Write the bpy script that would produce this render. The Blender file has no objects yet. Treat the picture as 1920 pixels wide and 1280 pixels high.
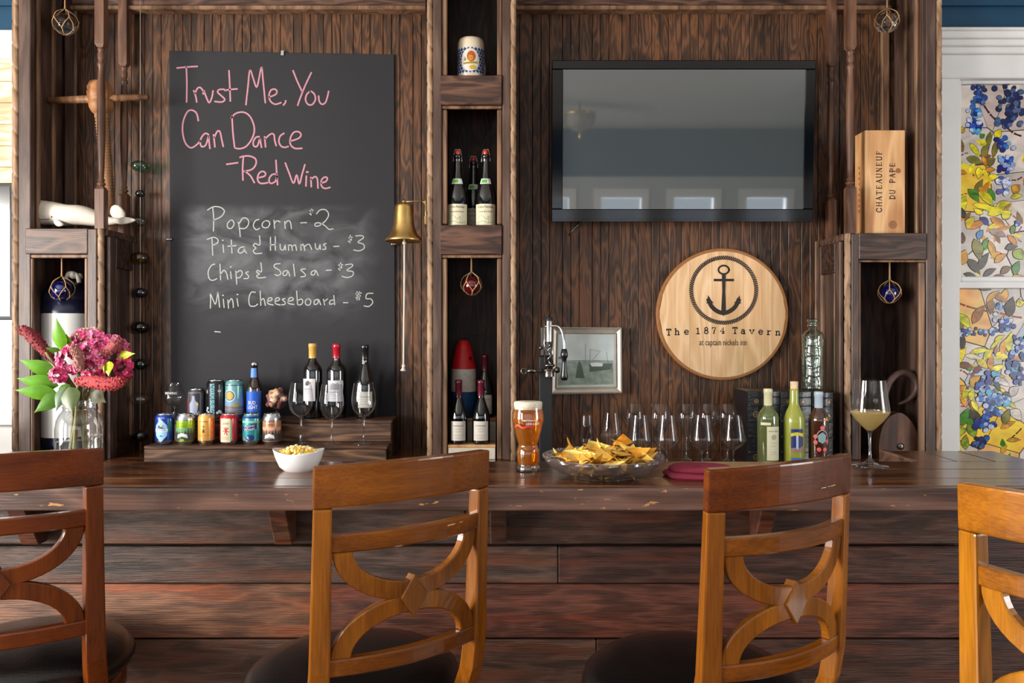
import bpy, bmesh, math, random
from math import sin, cos, pi, radians, sqrt, atan2
from mathutils import Vector, Matrix
random.seed(7)
S = bpy.context.scene
C = bpy.data.collections.new('bar_scene'); S.collection.children.link(C)

# ------------------------------------------------------------------ camera, world, light, exposure
F, HY, ZC = 1500.0, 620.0, 1.42          # focal length in pixels, horizon row, eye height
def X(px, D): return (px - 960) * D / F
def Z(py, D): return ZC - (py - HY) * D / F
cam = bpy.data.cameras.new('camera'); cam.sensor_width = 36; cam.lens = F / 1920 * 36
cam.shift_y = -20 / 1920; cam.clip_start = 0.05
camo = bpy.data.objects.new('camera', cam); camo.location = (0, 0, ZC); camo.rotation_euler = (pi / 2, 0, 0)
C.objects.link(camo); S.camera = camo
W = bpy.data.worlds.new('sky'); S.world = W; W.use_nodes = True
W.node_tree.nodes['Background'].inputs[0].default_value = (.75, .86, 1, 1)
W.node_tree.nodes['Background'].inputs[1].default_value = 1.0
def area(name, loc, rot, sx, sy, power, col=(1, .97, .93)):
    l = bpy.data.lights.new(name, 'AREA'); l.shape = 'RECTANGLE'; l.size = sx; l.size_y = sy
    l.energy = power; l.color = col
    o = bpy.data.objects.new(name, l); o.location = loc; o.rotation_euler = rot; C.objects.link(o)
    return o
# daylight standing in each window opening of the room (wall behind the camera, left wall, right wall)
BACKY, LWX, RWX, CEIL = -4.4, -3.9, 4.1, 3.3
BACK_WIN = [(-3.46, .55), (-2.47, .55), (-1.48, .55), (-.49, .55), (.50, .55), (1.49, .55), (2.48, .55), (3.47, .55)]
for cx, w in BACK_WIN:
    area('window_daylight', (cx, BACKY - .03, 1.565), (pi / 2, 0, pi), w, 1.63, 42, (.93, .97, 1))
area('window_daylight', (LWX + .02, .6, 1.55), (pi / 2, 0, -pi / 2), 1.3, 1.6, 190, (1, .96, .90))
area('window_daylight', (LWX + .02, -1.6, 1.55), (pi / 2, 0, -pi / 2), 1.3, 1.6, 90, (1, .96, .90))
area('window_daylight', (RWX - .02, .4, 1.55), (pi / 2, 0, pi / 2), 1.3, 1.6, 45, (1, .98, .96))
S.view_settings.view_transform = 'Standard'; S.view_settings.look = 'None'
S.view_settings.gamma = 1; S.view_settings.use_curve_mapping = False
S.view_settings.exposure = 0.82
S.cycles.max_bounces = 8; S.cycles.diffuse_bounces = 3; S.cycles.glossy_bounces = 4
S.cycles.transmission_bounces = 8; S.cycles.transparent_max_bounces = 24
S.cycles.sample_clamp_indirect = 4; S.cycles.blur_glossy = 1.0
S.cycles.caustics_refractive = False; S.cycles.caustics_reflective = False

# ------------------------------------------------------------------ mesh helpers
class MB:
    def __init__(s): s.v = []; s.f = []; s.sm = []; s.mi = []; s.m = 0
    def add(s, vs, fs, smooth=False):
        n = len(s.v); s.v += [tuple(v) for v in vs]
        for f in fs: s.f.append(tuple(i + n for i in f)); s.sm.append(smooth); s.mi.append(s.m)
        return s
    def box(s, x0, x1, y0, y1, z0, z1):
        v = [(x, y, z) for x in (x0, x1) for y in (y0, y1) for z in (z0, z1)]
        return s.add(v, [(0, 1, 3, 2), (4, 6, 7, 5), (0, 4, 5, 1), (2, 3, 7, 6), (0, 2, 6, 4), (1, 5, 7, 3)])
    def hexa(s, v8):   # two quads of 4 corners
        return s.add(v8, [(3, 2, 1, 0), (4, 5, 6, 7), (0, 1, 5, 4), (1, 2, 6, 5), (2, 3, 7, 6), (3, 0, 4, 7)])
    def lathe(s, prof, seg=28, o=(0, 0, 0), smooth=True, sx=1, sy=1, a0=0, a1=2 * pi, fn=None):
        full = abs(a1 - a0 - 2 * pi) < 1e-6; n = seg if full else seg + 1
        vs = []
        for r, z in prof:
            for k in range(n):
                a = a0 + (a1 - a0) * k / seg
                rr = r * (fn(a, z) if fn else 1)
                vs.append((o[0] + rr * cos(a) * sx, o[1] + rr * sin(a) * sy, o[2] + z))
        fs = []
        for i in range(len(prof) - 1):
            for k in range(seg):
                k2 = (k + 1) % n if full else k + 1
                fs.append((i * n + k, i * n + k2, (i + 1) * n + k2, (i + 1) * n + k))
        return s.add(vs, fs, smooth)
    def tube(s, pts, r, seg=8, cap=True, smooth=True, sq=1.0):
        pts = [Vector(p) for p in pts]; n = len(pts)
        R = r if isinstance(r, (list, tuple)) else [r] * n
        t0 = (pts[1] - pts[0]).normalized()
        up = Vector((0, 0, 1)) if abs(t0.z) < .9 else Vector((1, 0, 0))
        nrm = t0.cross(up).normalized(); vs = []
        for i, p in enumerate(pts):
            t = (pts[min(i + 1, n - 1)] - pts[max(i - 1, 0)])
            t = t.normalized() if t.length > 1e-9 else t0
            nrm = (nrm - t * nrm.dot(t))
            nrm = nrm.normalized() if nrm.length > 1e-6 else t.cross(Vector((1, 0, 0))).normalized()
            b = t.cross(nrm)
            for k in range(seg):
                a = 2 * pi * k / seg
                vs.append(p + nrm * (R[i] * cos(a)) + b * (R[i] * sin(a) * sq))
        fs = [(i * seg + k, i * seg + (k + 1) % seg, (i + 1) * seg + (k + 1) % seg, (i + 1) * seg + k)
              for i in range(n - 1) for k in range(seg)]
        if cap: fs += [tuple(range(seg))[::-1], tuple((n - 1) * seg + k for k in range(seg))]
        return s.add(vs, fs, smooth)
    def prism(s, poly, mp, d0=0.0, d1=.01):
        """poly of (u, v); mp(u, v, d) -> xyz; both caps and the rim"""
        n = len(poly)
        vs = [mp(u, v, d0) for u, v in poly] + [mp(u, v, d1) for u, v in poly]
        fs = [tuple(range(n)), tuple(range(2 * n - 1, n - 1, -1))]
        fs += [(i, (i + 1) % n, n + (i + 1) % n, n + i) for i in range(n)]
        return s.add(vs, fs)
    def ball(s, c, r, seg=12, rings=8, sc=(1, 1, 1)):
        pr = [(r * sin(pi * i / rings), -r * cos(pi * i / rings)) for i in range(rings + 1)]
        pr[0] = (1e-5, -r); pr[-1] = (1e-5, r)
        n = len(s.v); s.lathe(pr, seg)
        s.v[n:] = [(c[0] + x * sc[0], c[1] + y * sc[1], c[2] + z * sc[2]) for x, y, z in s.v[n:]]
        return s
    def xf(s, M, start=0):
        s.v[start:] = [tuple(M @ Vector(v)) for v in s.v[start:]]; return s
    def mesh(s, name, mats, bevel=0, bseg=1, fixn=True):
        me = bpy.data.meshes.new(name); me.from_pydata(s.v, [], s.f)
        me.polygons.foreach_set('use_smooth', s.sm); me.polygons.foreach_set('material_index', s.mi)
        for m in (mats if isinstance(mats, (list, tuple)) else [mats]): me.materials.append(m)
        if bevel or fixn:
            bm = bmesh.new(); bm.from_mesh(me)
            if fixn: bmesh.ops.recalc_face_normals(bm, faces=bm.faces[:])
            if bevel:
                ed = [e for e in bm.edges if len(e.link_faces) == 2 and e.calc_face_angle(0) > .6]
                bmesh.ops.bevel(bm, geom=ed, offset=bevel, segments=bseg, affect='EDGES', clamp_overlap=True, profile=.6)
            bm.to_mesh(me); bm.free()
        me.update(); return me

def obj(name, mb, mat, parent=None, bevel=0, loc=None, rot=None, color=None, bseg=1, **kw):
    me = mb if isinstance(mb, bpy.types.Mesh) else mb.mesh(name, mat, bevel, bseg)
    o = bpy.data.objects.new(name, me); C.objects.link(o)
    if parent: o.parent = parent
    if loc: o.location = loc
    if rot: o.rotation_euler = rot
    if color: o.color = (*color, 1)
    for k, v in kw.items(): o[k] = v
    return o
def thing(name, label, cat, loc=(0, 0, 0), rz=0, group=None):
    o = bpy.data.objects.new(name, None); C.objects.link(o); o.empty_display_size = .05
    o.location = loc; o.rotation_euler = (0, 0, rz); o['label'] = label; o['category'] = cat
    if group: o['group'] = group
    return o
def tag(o, label, cat, group=None):
    o['label'] = label; o['category'] = cat
    if group: o['group'] = group
    return o
def kids(o): return [c for c in C.objects if c.parent == o]
def copy_tree(o, parent=None):
    c = o.copy(); C.objects.link(c)
    if parent: c.parent = parent
    for k in kids(o): copy_tree(k, c)
    return c
def place(o, loc, label=None, rz=None, group=None):
    o.location = loc
    if label: o['label'] = label
    if rz is not None: o.rotation_euler.z = rz
    if group: o['group'] = group
    return o

def spline(pts, n=5):
    if len(pts) < 3: return [tuple(p) for p in pts]
    P = [pts[0]] + list(pts) + [pts[-1]]; out = []
    for i in range(1, len(P) - 2):
        a, b, c, d = P[i - 1], P[i], P[i + 1], P[i + 2]
        for k in range(n):
            t = k / n
            out.append(tuple(.5 * ((2 * b[j]) + (-a[j] + c[j]) * t + (2 * a[j] - 5 * b[j] + 4 * c[j] - d[j]) * t * t
                       + (-a[j] + 3 * b[j] - 3 * c[j] + d[j]) * t ** 3) for j in range(len(b))))
    out.append(tuple(pts[-1])); return out
def ribbon(mb, pts, w, mp, d=0.0006, taper=False):
    """flat stroke of width w along pts (u, v)"""
    n = len(pts)
    if n == 1: pts = [(pts[0][0] - w * .4, pts[0][1]), (pts[0][0] + w * .4, pts[0][1])]; n = 2
    L, R = [], []
    for i in range(n):
        a, b = pts[max(i - 1, 0)], pts[min(i + 1, n - 1)]
        dx, dy = b[0] - a[0], b[1] - a[1]; l = sqrt(dx * dx + dy * dy) or 1
        nx, ny = -dy / l * w / 2, dx / l * w / 2
        ex, ey = (0, 0)
        if i == 0: ex, ey = -dx / l * w * .35, -dy / l * w * .35
        if i == n - 1: ex, ey = dx / l * w * .35, dy / l * w * .35
        L.append((pts[i][0] + nx + ex, pts[i][1] + ny + ey)); R.append((pts[i][0] - nx + ex, pts[i][1] - ny + ey))
    vs = [mp(u, v, d) for u, v in L] + [mp(u, v, d) for u, v in R]
    mb.add(vs, [(i, i + 1, n + i + 1, n + i) for i in range(n - 1)])
_tc = {}
def text_geo(s):
    if s not in _tc:
        cu = bpy.data.curves.new('t', 'FONT'); cu.body = s; cu.size = 1; cu.resolution_u = 2
        o = bpy.data.objects.new('t', cu); C.objects.link(o)
        bpy.context.view_layer.update()
        dg = bpy.context.evaluated_depsgraph_get(); me = o.evaluated_get(dg).to_mesh()
        v = [(a.co.x, a.co.y) for a in me.vertices]; f = [tuple(p.vertices) for p in me.polygons]
        o.evaluated_get(dg).to_mesh_clear(); bpy.data.objects.remove(o); bpy.data.curves.remove(cu)
        x0 = min(a[0] for a in v); x1 = max(a[0] for a in v); y0 = min(a[1] for a in v); y1 = max(a[1] for a in v)
        v = [((a[0] - (x0 + x1) / 2) / (x1 - x0), (a[1] - (y0 + y1) / 2) / (y1 - y0)) for a in v]
        _tc[s] = (v, f)
    return _tc[s]
def text(mb, s, cu, cv, w, h, mp, d=.0006, rot=0):
    """text s centred on (cu, cv) filling w x h of the (u, v) surface"""
    v, f = text_geo(s); cr, sr = cos(rot), sin(rot)
    mb.add([mp(cu + a * w * cr - b * h * sr, cv + a * w * sr + b * h * cr, d) for a, b in v], f)
def cyl_map(r, z0=0, cx=0, cy=0, ang=0):
    """(u, v, d): u metres round the front of an upright cylinder (camera side, -y), v height"""
    def mp(u, v, d):
        a = -pi / 2 + ang + u / r
        return (cx + (r + d) * cos(a), cy + (r + d) * sin(a), z0 + v)
    return mp
def flat_map(x0, y, z0):
    return lambda u, v, d: (x0 + u, y - d, z0 + v)
def patch(mb, u0, u1, v0, v1, mp, d=.0004, n=10, th=None):
    vs = []
    for i in range(n + 1):
        u = u0 + (u1 - u0) * i / n
        vs += [mp(u, v0, d), mp(u, v1, d)]
    mb.add(vs, [(2 * i, 2 * i + 2, 2 * i + 3, 2 * i + 1) for i in range(n)], True)
def blob(mb, poly, mp, d):
    """filled outline on a surface, in rings so that it follows a curved one"""
    cu = sum(p[0] for p in poly) / len(poly); cv = sum(p[1] for p in poly) / len(poly)
    q = []
    for i in range(len(poly)):
        (x0, y0), (x1, y1) = poly[i], poly[(i + 1) % len(poly)]; n = max(1, min(6, int(abs(x1 - x0) / .006)))
        q += [(x0 + (x1 - x0) * k / n, y0 + (y1 - y0) * k / n) for k in range(n)]
    m = len(q); w = max(p[0] for p in q) - min(p[0] for p in q); R = max(1, min(5, int(w / .012) + 1))
    vs = [mp(cu, cv, d)]
    for r in range(1, R + 1): vs += [mp(cu + (u - cu) * r / R, cv + (v - cv) * r / R, d) for u, v in q]
    fs = [(0, i + 1, (i + 1) % m + 1) for i in range(m)]
    for r in range(R - 1):
        fs += [(1 + r * m + i, 1 + (r + 1) * m + i, 1 + (r + 1) * m + (i + 1) % m, 1 + r * m + (i + 1) % m) for i in range(m)]
    mb.add(vs, fs)
def disc(cu, cv, ru, rv=None, n=16):
    rv = rv or ru
    return [(cu + ru * cos(2 * pi * i / n), cv + rv * sin(2 * pi * i / n)) for i in range(n)]

# ------------------------------------------------------------------ materials
def lin(c): return tuple(((x / 255) / 12.92 if x / 255 <= .04045 else ((x / 255 + .055) / 1.055) ** 2.4) for x in c)
def newmat(name):
    m = bpy.data.materials.new(name); m.use_nodes = True
    return m, m.node_tree, m.node_tree.nodes['Principled BSDF']
def plain(name, rgb, rough=.5, metal=0, spec=.5, coat=0, bump=0, bscale=40, var=0, emis=0, ecol=None, objcol=False):
    m, t, b = newmat(name); c = (*lin(rgb), 1); L = t.links.new
    b.inputs['Base Color'].default_value = c; b.inputs['Roughness'].default_value = rough
    b.inputs['Metallic'].default_value = metal; b.inputs['Specular IOR Level'].default_value = spec
    b.inputs['Coat Weight'].default_value = coat; b.inputs['Coat Roughness'].default_value = .08
    if emis: b.inputs['Emission Color'].default_value = (*lin(ecol or rgb), 1); b.inputs['Emission Strength'].default_value = emis
    src = None
    if objcol:
        oi = t.nodes.new('ShaderNodeObjectInfo'); src = oi.outputs['Color']; L(src, b.inputs['Base Color'])
    if bump or var:
        tc = t.nodes.new('ShaderNodeTexCoord'); n = t.nodes.new('ShaderNodeTexNoise')
        n.inputs['Scale'].default_value = bscale; n.inputs['Detail'].default_value = 5; L(tc.outputs['Object'], n.inputs['Vector'])
        if bump:
            bp = t.nodes.new('ShaderNodeBump'); bp.inputs['Strength'].default_value = bump; bp.inputs['Distance'].default_value = .01
            L(n.outputs['Fac'], bp.inputs['Height']); L(bp.outputs['Normal'], b.inputs['Normal'])
        if var:
            mx = t.nodes.new('ShaderNodeMix'); mx.data_type = 'RGBA'; mx.blend_type = 'MULTIPLY'
            mr = t.nodes.new('ShaderNodeMapRange'); mr.inputs['From Min'].default_value = .3; mr.inputs['From Max'].default_value = .7
            mr.inputs['To Min'].default_value = 1 - var; mr.inputs['To Max'].default_value = 1 + var
            L(n.outputs['Fac'], mr.inputs['Value']); mx.inputs[0].default_value = 1
            if src: L(src, mx.inputs[6])
            else: mx.inputs[6].default_value = c
            L(mr.outputs['Result'], mx.inputs[7]); L(mx.outputs[2], b.inputs['Base Color'])
    return m
def wood(name, dark, mid, light, axis='z', fig=1.0, bands=9, fine=.35, rough=.5, coat=0, bump=.15, shift=True,
         stretch=9, spec=.4, wear=None, wearamt=.0, stain=.5, tint=True, ramp=(.28, .5, .72), fines=(180, 6), streak=None, samt=.5):
    """grain drawn as contour lines of a stretched noise field, plus fine fibres; tinted by the object's own colour"""
    m, t, b = newmat(name); N = t.nodes.new; L = t.links.new
    tc = N('ShaderNodeTexCoord'); oi = N('ShaderNodeObjectInfo')
    vec = tc.outputs['Object']
    if shift:
        mul = N('ShaderNodeVectorMath'); mul.operation = 'SCALE'; mul.inputs[0].default_value = (17.3, 11.1, 23.7)
        L(oi.outputs['Random'], mul.inputs['Scale'])
        ad = N('ShaderNodeVectorMath'); L(vec, ad.inputs[0]); L(mul.outputs[0], ad.inputs[1]); vec = ad.outputs[0]
    def mapped(k_across, k_along):
        mp = N('ShaderNodeMapping'); sc = [k_across] * 3; sc['xyz'.index(axis)] = k_along
        mp.inputs['Scale'].default_value = sc; L(vec, mp.inputs['Vector']); return mp.outputs[0]
    n1 = N('ShaderNodeTexNoise'); n1.inputs['Scale'].default_value = 1; n1.inputs['Detail'].default_value = 2.5
    n1.inputs['Roughness'].default_value = .45; n1.inputs['Distortion'].default_value = .4
    L(mapped(stretch * fig, stretch * fig / 6), n1.inputs['Vector'])
    mm = N('ShaderNodeMath'); mm.operation = 'MULTIPLY'; mm.inputs[1].default_value = bands; L(n1.outputs['Fac'], mm.inputs[0])
    sn = N('ShaderNodeMath'); sn.operation = 'PINGPONG'; sn.inputs[1].default_value = .5; L(mm.outputs[0], sn.inputs[0])
    mr = N('ShaderNodeMapRange'); mr.inputs['From Max'].default_value = .5; L(sn.outputs[0], mr.inputs['Value'])
    n2 = N('ShaderNodeTexNoise'); n2.inputs['Scale'].default_value = 1; n2.inputs['Detail'].default_value = 4
    L(mapped(*fines), n2.inputs['Vector'])
    n3 = N('ShaderNodeTexNoise'); n3.inputs['Scale'].default_value = 1; n3.inputs['Detail'].default_value = 3
    L(mapped(8, 2.2), n3.inputs['Vector'])
    def mixf(a, bb, f):
        x = N('ShaderNodeMix'); x.data_type = 'FLOAT'; x.inputs[0].default_value = f; L(a, x.inputs[2]); L(bb, x.inputs[3]); return x.outputs[0]
    g = mixf(mr.outputs[0], n2.outputs['Fac'], fine)
    g = mixf(g, n3.outputs['Fac'], stain)
    cr = N('ShaderNodeValToRGB'); e = cr.color_ramp.elements
    e[0].position = ramp[0]; e[0].color = (*lin(dark), 1); e[1].position = ramp[2]; e[1].color = (*lin(light), 1)
    k = cr.color_ramp.elements.new(.5); k.color = (*lin(mid), 1)
    L(g, cr.inputs[0]); colr = cr.outputs[0]
    if streak:                       # redder heartwood streaks and patches
        n5 = N('ShaderNodeTexNoise'); n5.inputs['Scale'].default_value = 1; n5.inputs['Detail'].default_value = 5; n5.inputs['Roughness'].default_value = .65; L(mapped(22, 2.6), n5.inputs['Vector'])
        rs = N('ShaderNodeMapRange'); rs.inputs['From Min'].default_value = .5; rs.inputs['From Max'].default_value = .68; rs.inputs['To Max'].default_value = samt; L(n5.outputs['Fac'], rs.inputs['Value'])
        ms = N('ShaderNodeMath'); ms.operation = 'MULTIPLY'; L(rs.outputs[0], ms.inputs[0]); L(g, ms.inputs[1]); m3 = N('ShaderNodeMath'); m3.operation = 'MULTIPLY'; m3.use_clamp = True; m3.inputs[1].default_value = 1.8; L(ms.outputs[0], m3.inputs[0])
        mk = N('ShaderNodeMix'); mk.data_type = 'RGBA'; L(m3.outputs[0], mk.inputs[0]); L(colr, mk.inputs[6]); mk.inputs[7].default_value = (*lin(streak), 1); colr = mk.outputs[2]
    if tint:
        mx = N('ShaderNodeMix'); mx.data_type = 'RGBA'; mx.blend_type = 'MULTIPLY'; mx.inputs[0].default_value = 1
        L(colr, mx.inputs[6]); L(oi.outputs['Color'], mx.inputs[7]); colr = mx.outputs[2]
    if wear:
        geo = N('ShaderNodeNewGeometry'); nw = N('ShaderNodeTexNoise'); nw.inputs['Scale'].default_value = 30; nw.inputs['Detail'].default_value = 6
        mp = N('ShaderNodeMapping'); sc = [2.2] * 3; sc['xyz'.index(axis)] = .8; mp.inputs['Scale'].default_value = sc
        L(vec, mp.inputs['Vector']); L(mp.outputs[0], nw.inputs['Vector'])
        gt = N('ShaderNodeMapRange'); gt.inputs['From Min'].default_value = wearamt; gt.inputs['From Max'].default_value = wearamt + .04
        L(nw.outputs['Fac'], gt.inputs['Value'])
        mx = N('ShaderNodeMix'); mx.data_type = 'RGBA'; L(gt.outputs[0], mx.inputs[0]); L(colr, mx.inputs[6])
        mx.inputs[7].default_value = (*lin(wear), 1); colr = mx.outputs[2]
    L(colr, b.inputs['Base Color'])
    bp = N('ShaderNodeBump'); bp.inputs['Strength'].default_value = bump; bp.inputs['Distance'].default_value = .004
    L(mixf(g, n2.outputs['Fac'], .75), bp.inputs['Height']); L(bp.outputs[0], b.inputs['Normal'])
    rr = N('ShaderNodeMapRange'); rr.inputs['To Min'].default_value = rough * .8; rr.inputs['To Max'].default_value = rough * 1.2
    L(n3.outputs['Fac'], rr.inputs['Value']); L(rr.outputs[0], b.inputs['Roughness'])
    b.inputs['Specular IOR Level'].default_value = spec; b.inputs['Coat Weight'].default_value = coat; b.inputs['Coat Roughness'].default_value = .12
    return m
def thin_glass(name, tint=(1, 1, 1), edge=(.55, .6, .6), refl=1.0, rough=.0, milk=.0, milkc=(1, 1, 1)):
    """one wall of thin glass: clear face-on, darker and more mirror-like towards its edges"""
    m = bpy.data.materials.new(name); m.use_nodes = True; t = m.node_tree; t.nodes.clear(); N = t.nodes.new; L = t.links.new
    out = N('ShaderNodeOutputMaterial'); mix = N('ShaderNodeMixShader'); tr = N('ShaderNodeBsdfTransparent'); gl = N('ShaderNodeBsdfGlossy')
    gl.inputs['Roughness'].default_value = rough
    lw = N('ShaderNodeLayerWeight'); lw.inputs['Blend'].default_value = .5
    def powr(e, k, add):
        p = N('ShaderNodeMath'); p.operation = 'POWER'; p.inputs[1].default_value = e; L(lw.outputs['Facing'], p.inputs[0])
        q = N('ShaderNodeMath'); q.operation = 'MULTIPLY_ADD'; q.use_clamp = True; q.inputs[1].default_value = k; q.inputs[2].default_value = add; L(p.outputs[0], q.inputs[0]); return q.outputs[0]
    mx = N('ShaderNodeMix'); mx.data_type = 'RGBA'; mx.inputs[6].default_value = (*tint, 1); mx.inputs[7].default_value = (*edge, 1)
    L(powr(3.5, 1, 0), mx.inputs[0]); L(mx.outputs[2], tr.inputs[0])
    L(powr(2.6, .8, .045 * refl), mix.inputs[0]); L(tr.outputs[0], mix.inputs[1]); L(gl.outputs[0], mix.inputs[2]); last = mix
    if milk:
        df = N('ShaderNodeBsdfDiffuse'); df.inputs[0].default_value = (*milkc, 1); tl = N('ShaderNodeBsdfTranslucent'); tl.inputs[0].default_value = (*milkc, 1)
        m1 = N('ShaderNodeMixShader'); L(df.outputs[0], m1.inputs[1]); L(tl.outputs[0], m1.inputs[2])
        m2 = N('ShaderNodeMixShader'); m2.inputs[0].default_value = milk; L(mix.outputs[0], m2.inputs[1]); L(m1.outputs[0], m2.inputs[2]); last = m2
    L(last.outputs[0], out.inputs[0]); return m
def solid_glass(name, rgb, ior=1.45, rough=.02):
    m, t, b = newmat(name); b.inputs['Base Color'].default_value = (*lin(rgb), 1)
    b.inputs['Transmission Weight'].default_value = 1; b.inputs['IOR'].default_value = ior; b.inputs['Roughness'].default_value = rough
    return m

M = {}
M['ply'] = wood('beadboard_plywood', (28, 21, 17), (74, 50, 35), (120, 79, 50), 'z', fig=2.4, bands=7, fine=.33, rough=.42, shift=False, stain=.5, bump=.3, ramp=(.22, .5, .76), fines=(320, 9), streak=(108, 64, 36), samt=.5)
M['stile'] = wood('stained_frame_wood', (48, 34, 29), (80, 60, 51), (108, 86, 74), 'z', fig=2.4, bands=2.5, fine=.6, rough=.42, bump=.25, stain=.4, ramp=(.25, .5, .75), fines=(300, 8))
M['stile_x'] = wood('stained_frame_wood_across', (48, 34, 28), (80, 57, 47), (108, 80, 64), 'x', fig=2.2, bands=5, fine=.4, rough=.42, bump=.25, stain=.25, ramp=(.25, .5, .75), fines=(300, 8))
M['bead'] = wood('worn_bead_wood', (74, 54, 40), (124, 92, 68), (150, 115, 88), 'z', fig=1.5, bands=4, fine=.5, rough=.5, bump=.2, stain=.4)
M['rope'] = wood('rope_carved_wood', (98, 74, 54), (150, 118, 90), (182, 148, 118), 'z', fig=2, bands=5, fine=.4, rough=.5, bump=.3, stain=.5)
M['spindle'] = wood('spindle_wood', (48, 30, 22), (88, 58, 42), (124, 88, 66), 'z', fig=2, bands=3, fine=.5, rough=.4, bump=.1)
M['riser'] = wood('stained_pine', (52, 34, 26), (96, 68, 50), (132, 98, 72), 'x', fig=1.7, bands=6, fine=.5, rough=.5, bump=.15, stain=.2)
M['bartop'] = wood('varnished_bar_wood', (44, 24, 15), (92, 54, 32), (132, 82, 48), 'x', fig=1.8, bands=4, fine=.5, rough=.2, coat=.3, bump=.05, stain=.4, fines=(260, 6))
M['bartop_y'] = wood('varnished_bar_wood_across', (44, 24, 15), (86, 52, 34), (120, 78, 50), 'y', fig=1.8, bands=4, fine=.5, rough=.2, coat=.3, bump=.05, stain=.4, fines=(260, 6))
M['baredge'] = wood('worn_bar_edge_wood', (50, 35, 30), (84, 62, 54), (116, 86, 74), 'x', fig=1.5, bands=3, fine=.5, rough=.3, coat=.2, bump=.25, stain=.4, wear=(176, 128, 76), wearamt=.665)
M['barfront'] = wood('rough_sawn_bar_board', (46, 36, 33), (80, 64, 56), (120, 98, 86), 'x', fig=3.6, bands=3, fine=.65, rough=.40, bump=.8, stain=.25, ramp=(.26, .5, .76), fines=(420, 14), streak=(132, 74, 38), samt=.6)
M['stool'] = wood('amber_stool_wood', (92, 48, 8), (132, 76, 14), (166, 100, 26), 'z', fig=1.5, bands=2, fine=.6, rough=.25, coat=.3, bump=.05, stain=.4, wear=(220, 180, 120), wearamt=.80, fines=(300, 10))
M['stool_x'] = wood('amber_stool_wood_across', (82, 42, 8), (122, 66, 12), (154, 90, 22), 'x', fig=1.5, bands=2, fine=.6, rough=.25, coat=.3, bump=.05, stain=.4, wear=(220, 180, 120), wearamt=.78, fines=(300, 10))
M['oak'] = wood('pale_oak', (205, 165, 118), (222, 184, 140), (236, 204, 164), 'z', fig=1.2, bands=5, fine=.5, rough=.5, bump=.08, stain=.4)
M['oakrim'] = plain('oak_rim_brown', (150, 98, 52), .5, var=.15)
M['crate'] = wood('pine_crate', (178, 124, 76), (205, 155, 105), (222, 178, 128), 'z', fig=1.0, bands=5, fine=.4, rough=.55, bump=.08, stain=.3)
M['pine'] = wood('pale_pine_board', (214, 180, 140), (238, 214, 180), (246, 230, 204), 'x', fig=.8, bands=8, fine=.3, rough=.6, bump=.05, stain=.2)
M['toolwood'] = wood('old_tool_wood', (92, 62, 40), (134, 94, 62), (166, 124, 88), 'z', fig=2, bands=4, fine=.4, rough=.5)
M['blockwood'] = wood('old_block_wood', (52, 32, 22), (92, 58, 40), (124, 82, 58), 'z', fig=1.5, bands=4, fine=.4, rough=.45)
M['white'] = plain('white_trim_paint', (240, 239, 237), .45, var=.03, bscale=8)
M['ceil'] = plain('ceiling_paint', (188, 189, 186), .8)
M['wallw'] = plain('white_wall_paint', (186, 190, 192), .7)
M['teal'] = plain('blue_siding_paint', (28, 74, 104), .55, var=.08, bscale=6)
M['floor'] = wood('floor_wood', (80, 54, 36), (120, 84, 58), (148, 106, 76), 'y', fig=.7, bands=5, rough=.35)
M['dark'] = plain('dark_backing', (20, 14, 11), .8)
M['chalkboard'] = None
M['black'] = plain('black_plastic', (14, 14, 16), .18, spec=.5, coat=.6)
M['matte'] = plain('matte_black', (20, 21, 24), .55)
M['steel'] = plain('brushed_steel', (190, 186, 182), .22, metal=1)
M['darksteel'] = plain('dark_cast_steel', (110, 104, 98), .3, metal=1, bump=.1)
M['alu'] = plain('can_aluminium', (205, 207, 210), .25, metal=1)
M['brass'] = plain('aged_brass', (214, 176, 110), .30, metal=1, var=.14, bscale=25)
M['leather'] = plain('black_leather', (17, 15, 15), .24, spec=.5, bump=.12, bscale=160, coat=.15)
M['cord'] = plain('jute_cord', (188, 148, 104), .8, bump=.3, bscale=400)
M['ropew'] = plain('white_rope', (214, 206, 192), .8, bump=.3, bscale=300)
M['glass'] = thin_glass('clear_stemware_glass', (.97, .97, .98), (.66, .67, .69), 1.2)
M['glass_rim'] = thin_glass('clear_glass_base', (.90, .91, .93), (.62, .64, .66), 2.5)
M['chalk_pink'] = plain('pink_chalk', (186, 130, 144), .9, var=.2, bscale=500)
M['chalk_white'] = plain('white_chalk', (172, 178, 172), .9, var=.25, bscale=500)
M['ink'] = plain('burnt_ink', (38, 26, 22), .7)
M['paper'] = plain('label_paper', (226, 222, 210), .6)
M['cream'] = plain('cream_paper', (222, 214, 186), .6, var=.06)
M['print'] = plain('print_colour', (255, 255, 255), .5, objcol=True)
M['gloss'] = plain('glossy_colour', (255, 255, 255), .25, objcol=True, coat=.3)
M['metalcol'] = plain('metallic_can_print', (255, 255, 255), .3, metal=.35, objcol=True, coat=.3)
def c8(*rgb): return lin(rgb)

# ================================================================== SETTING
def struct(name, mb, mat, parent=None, **kw):
    o = obj(name, mb, mat, parent, **kw)
    if not parent: o['kind'] = 'structure'
    return o
WY, CY = 3.43, 3.16        # back wall face, front face of the cabinets
ZB = 1.06                  # bar top
ZCN = .91                  # back counter top
struct('floor', MB().box(LWX, RWX, BACKY, 3.6, -.05, 0), M['floor'])
struct('ceiling', MB().box(LWX, RWX, BACKY, 3.6, CEIL, CEIL + .05), M['ceil'])
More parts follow.
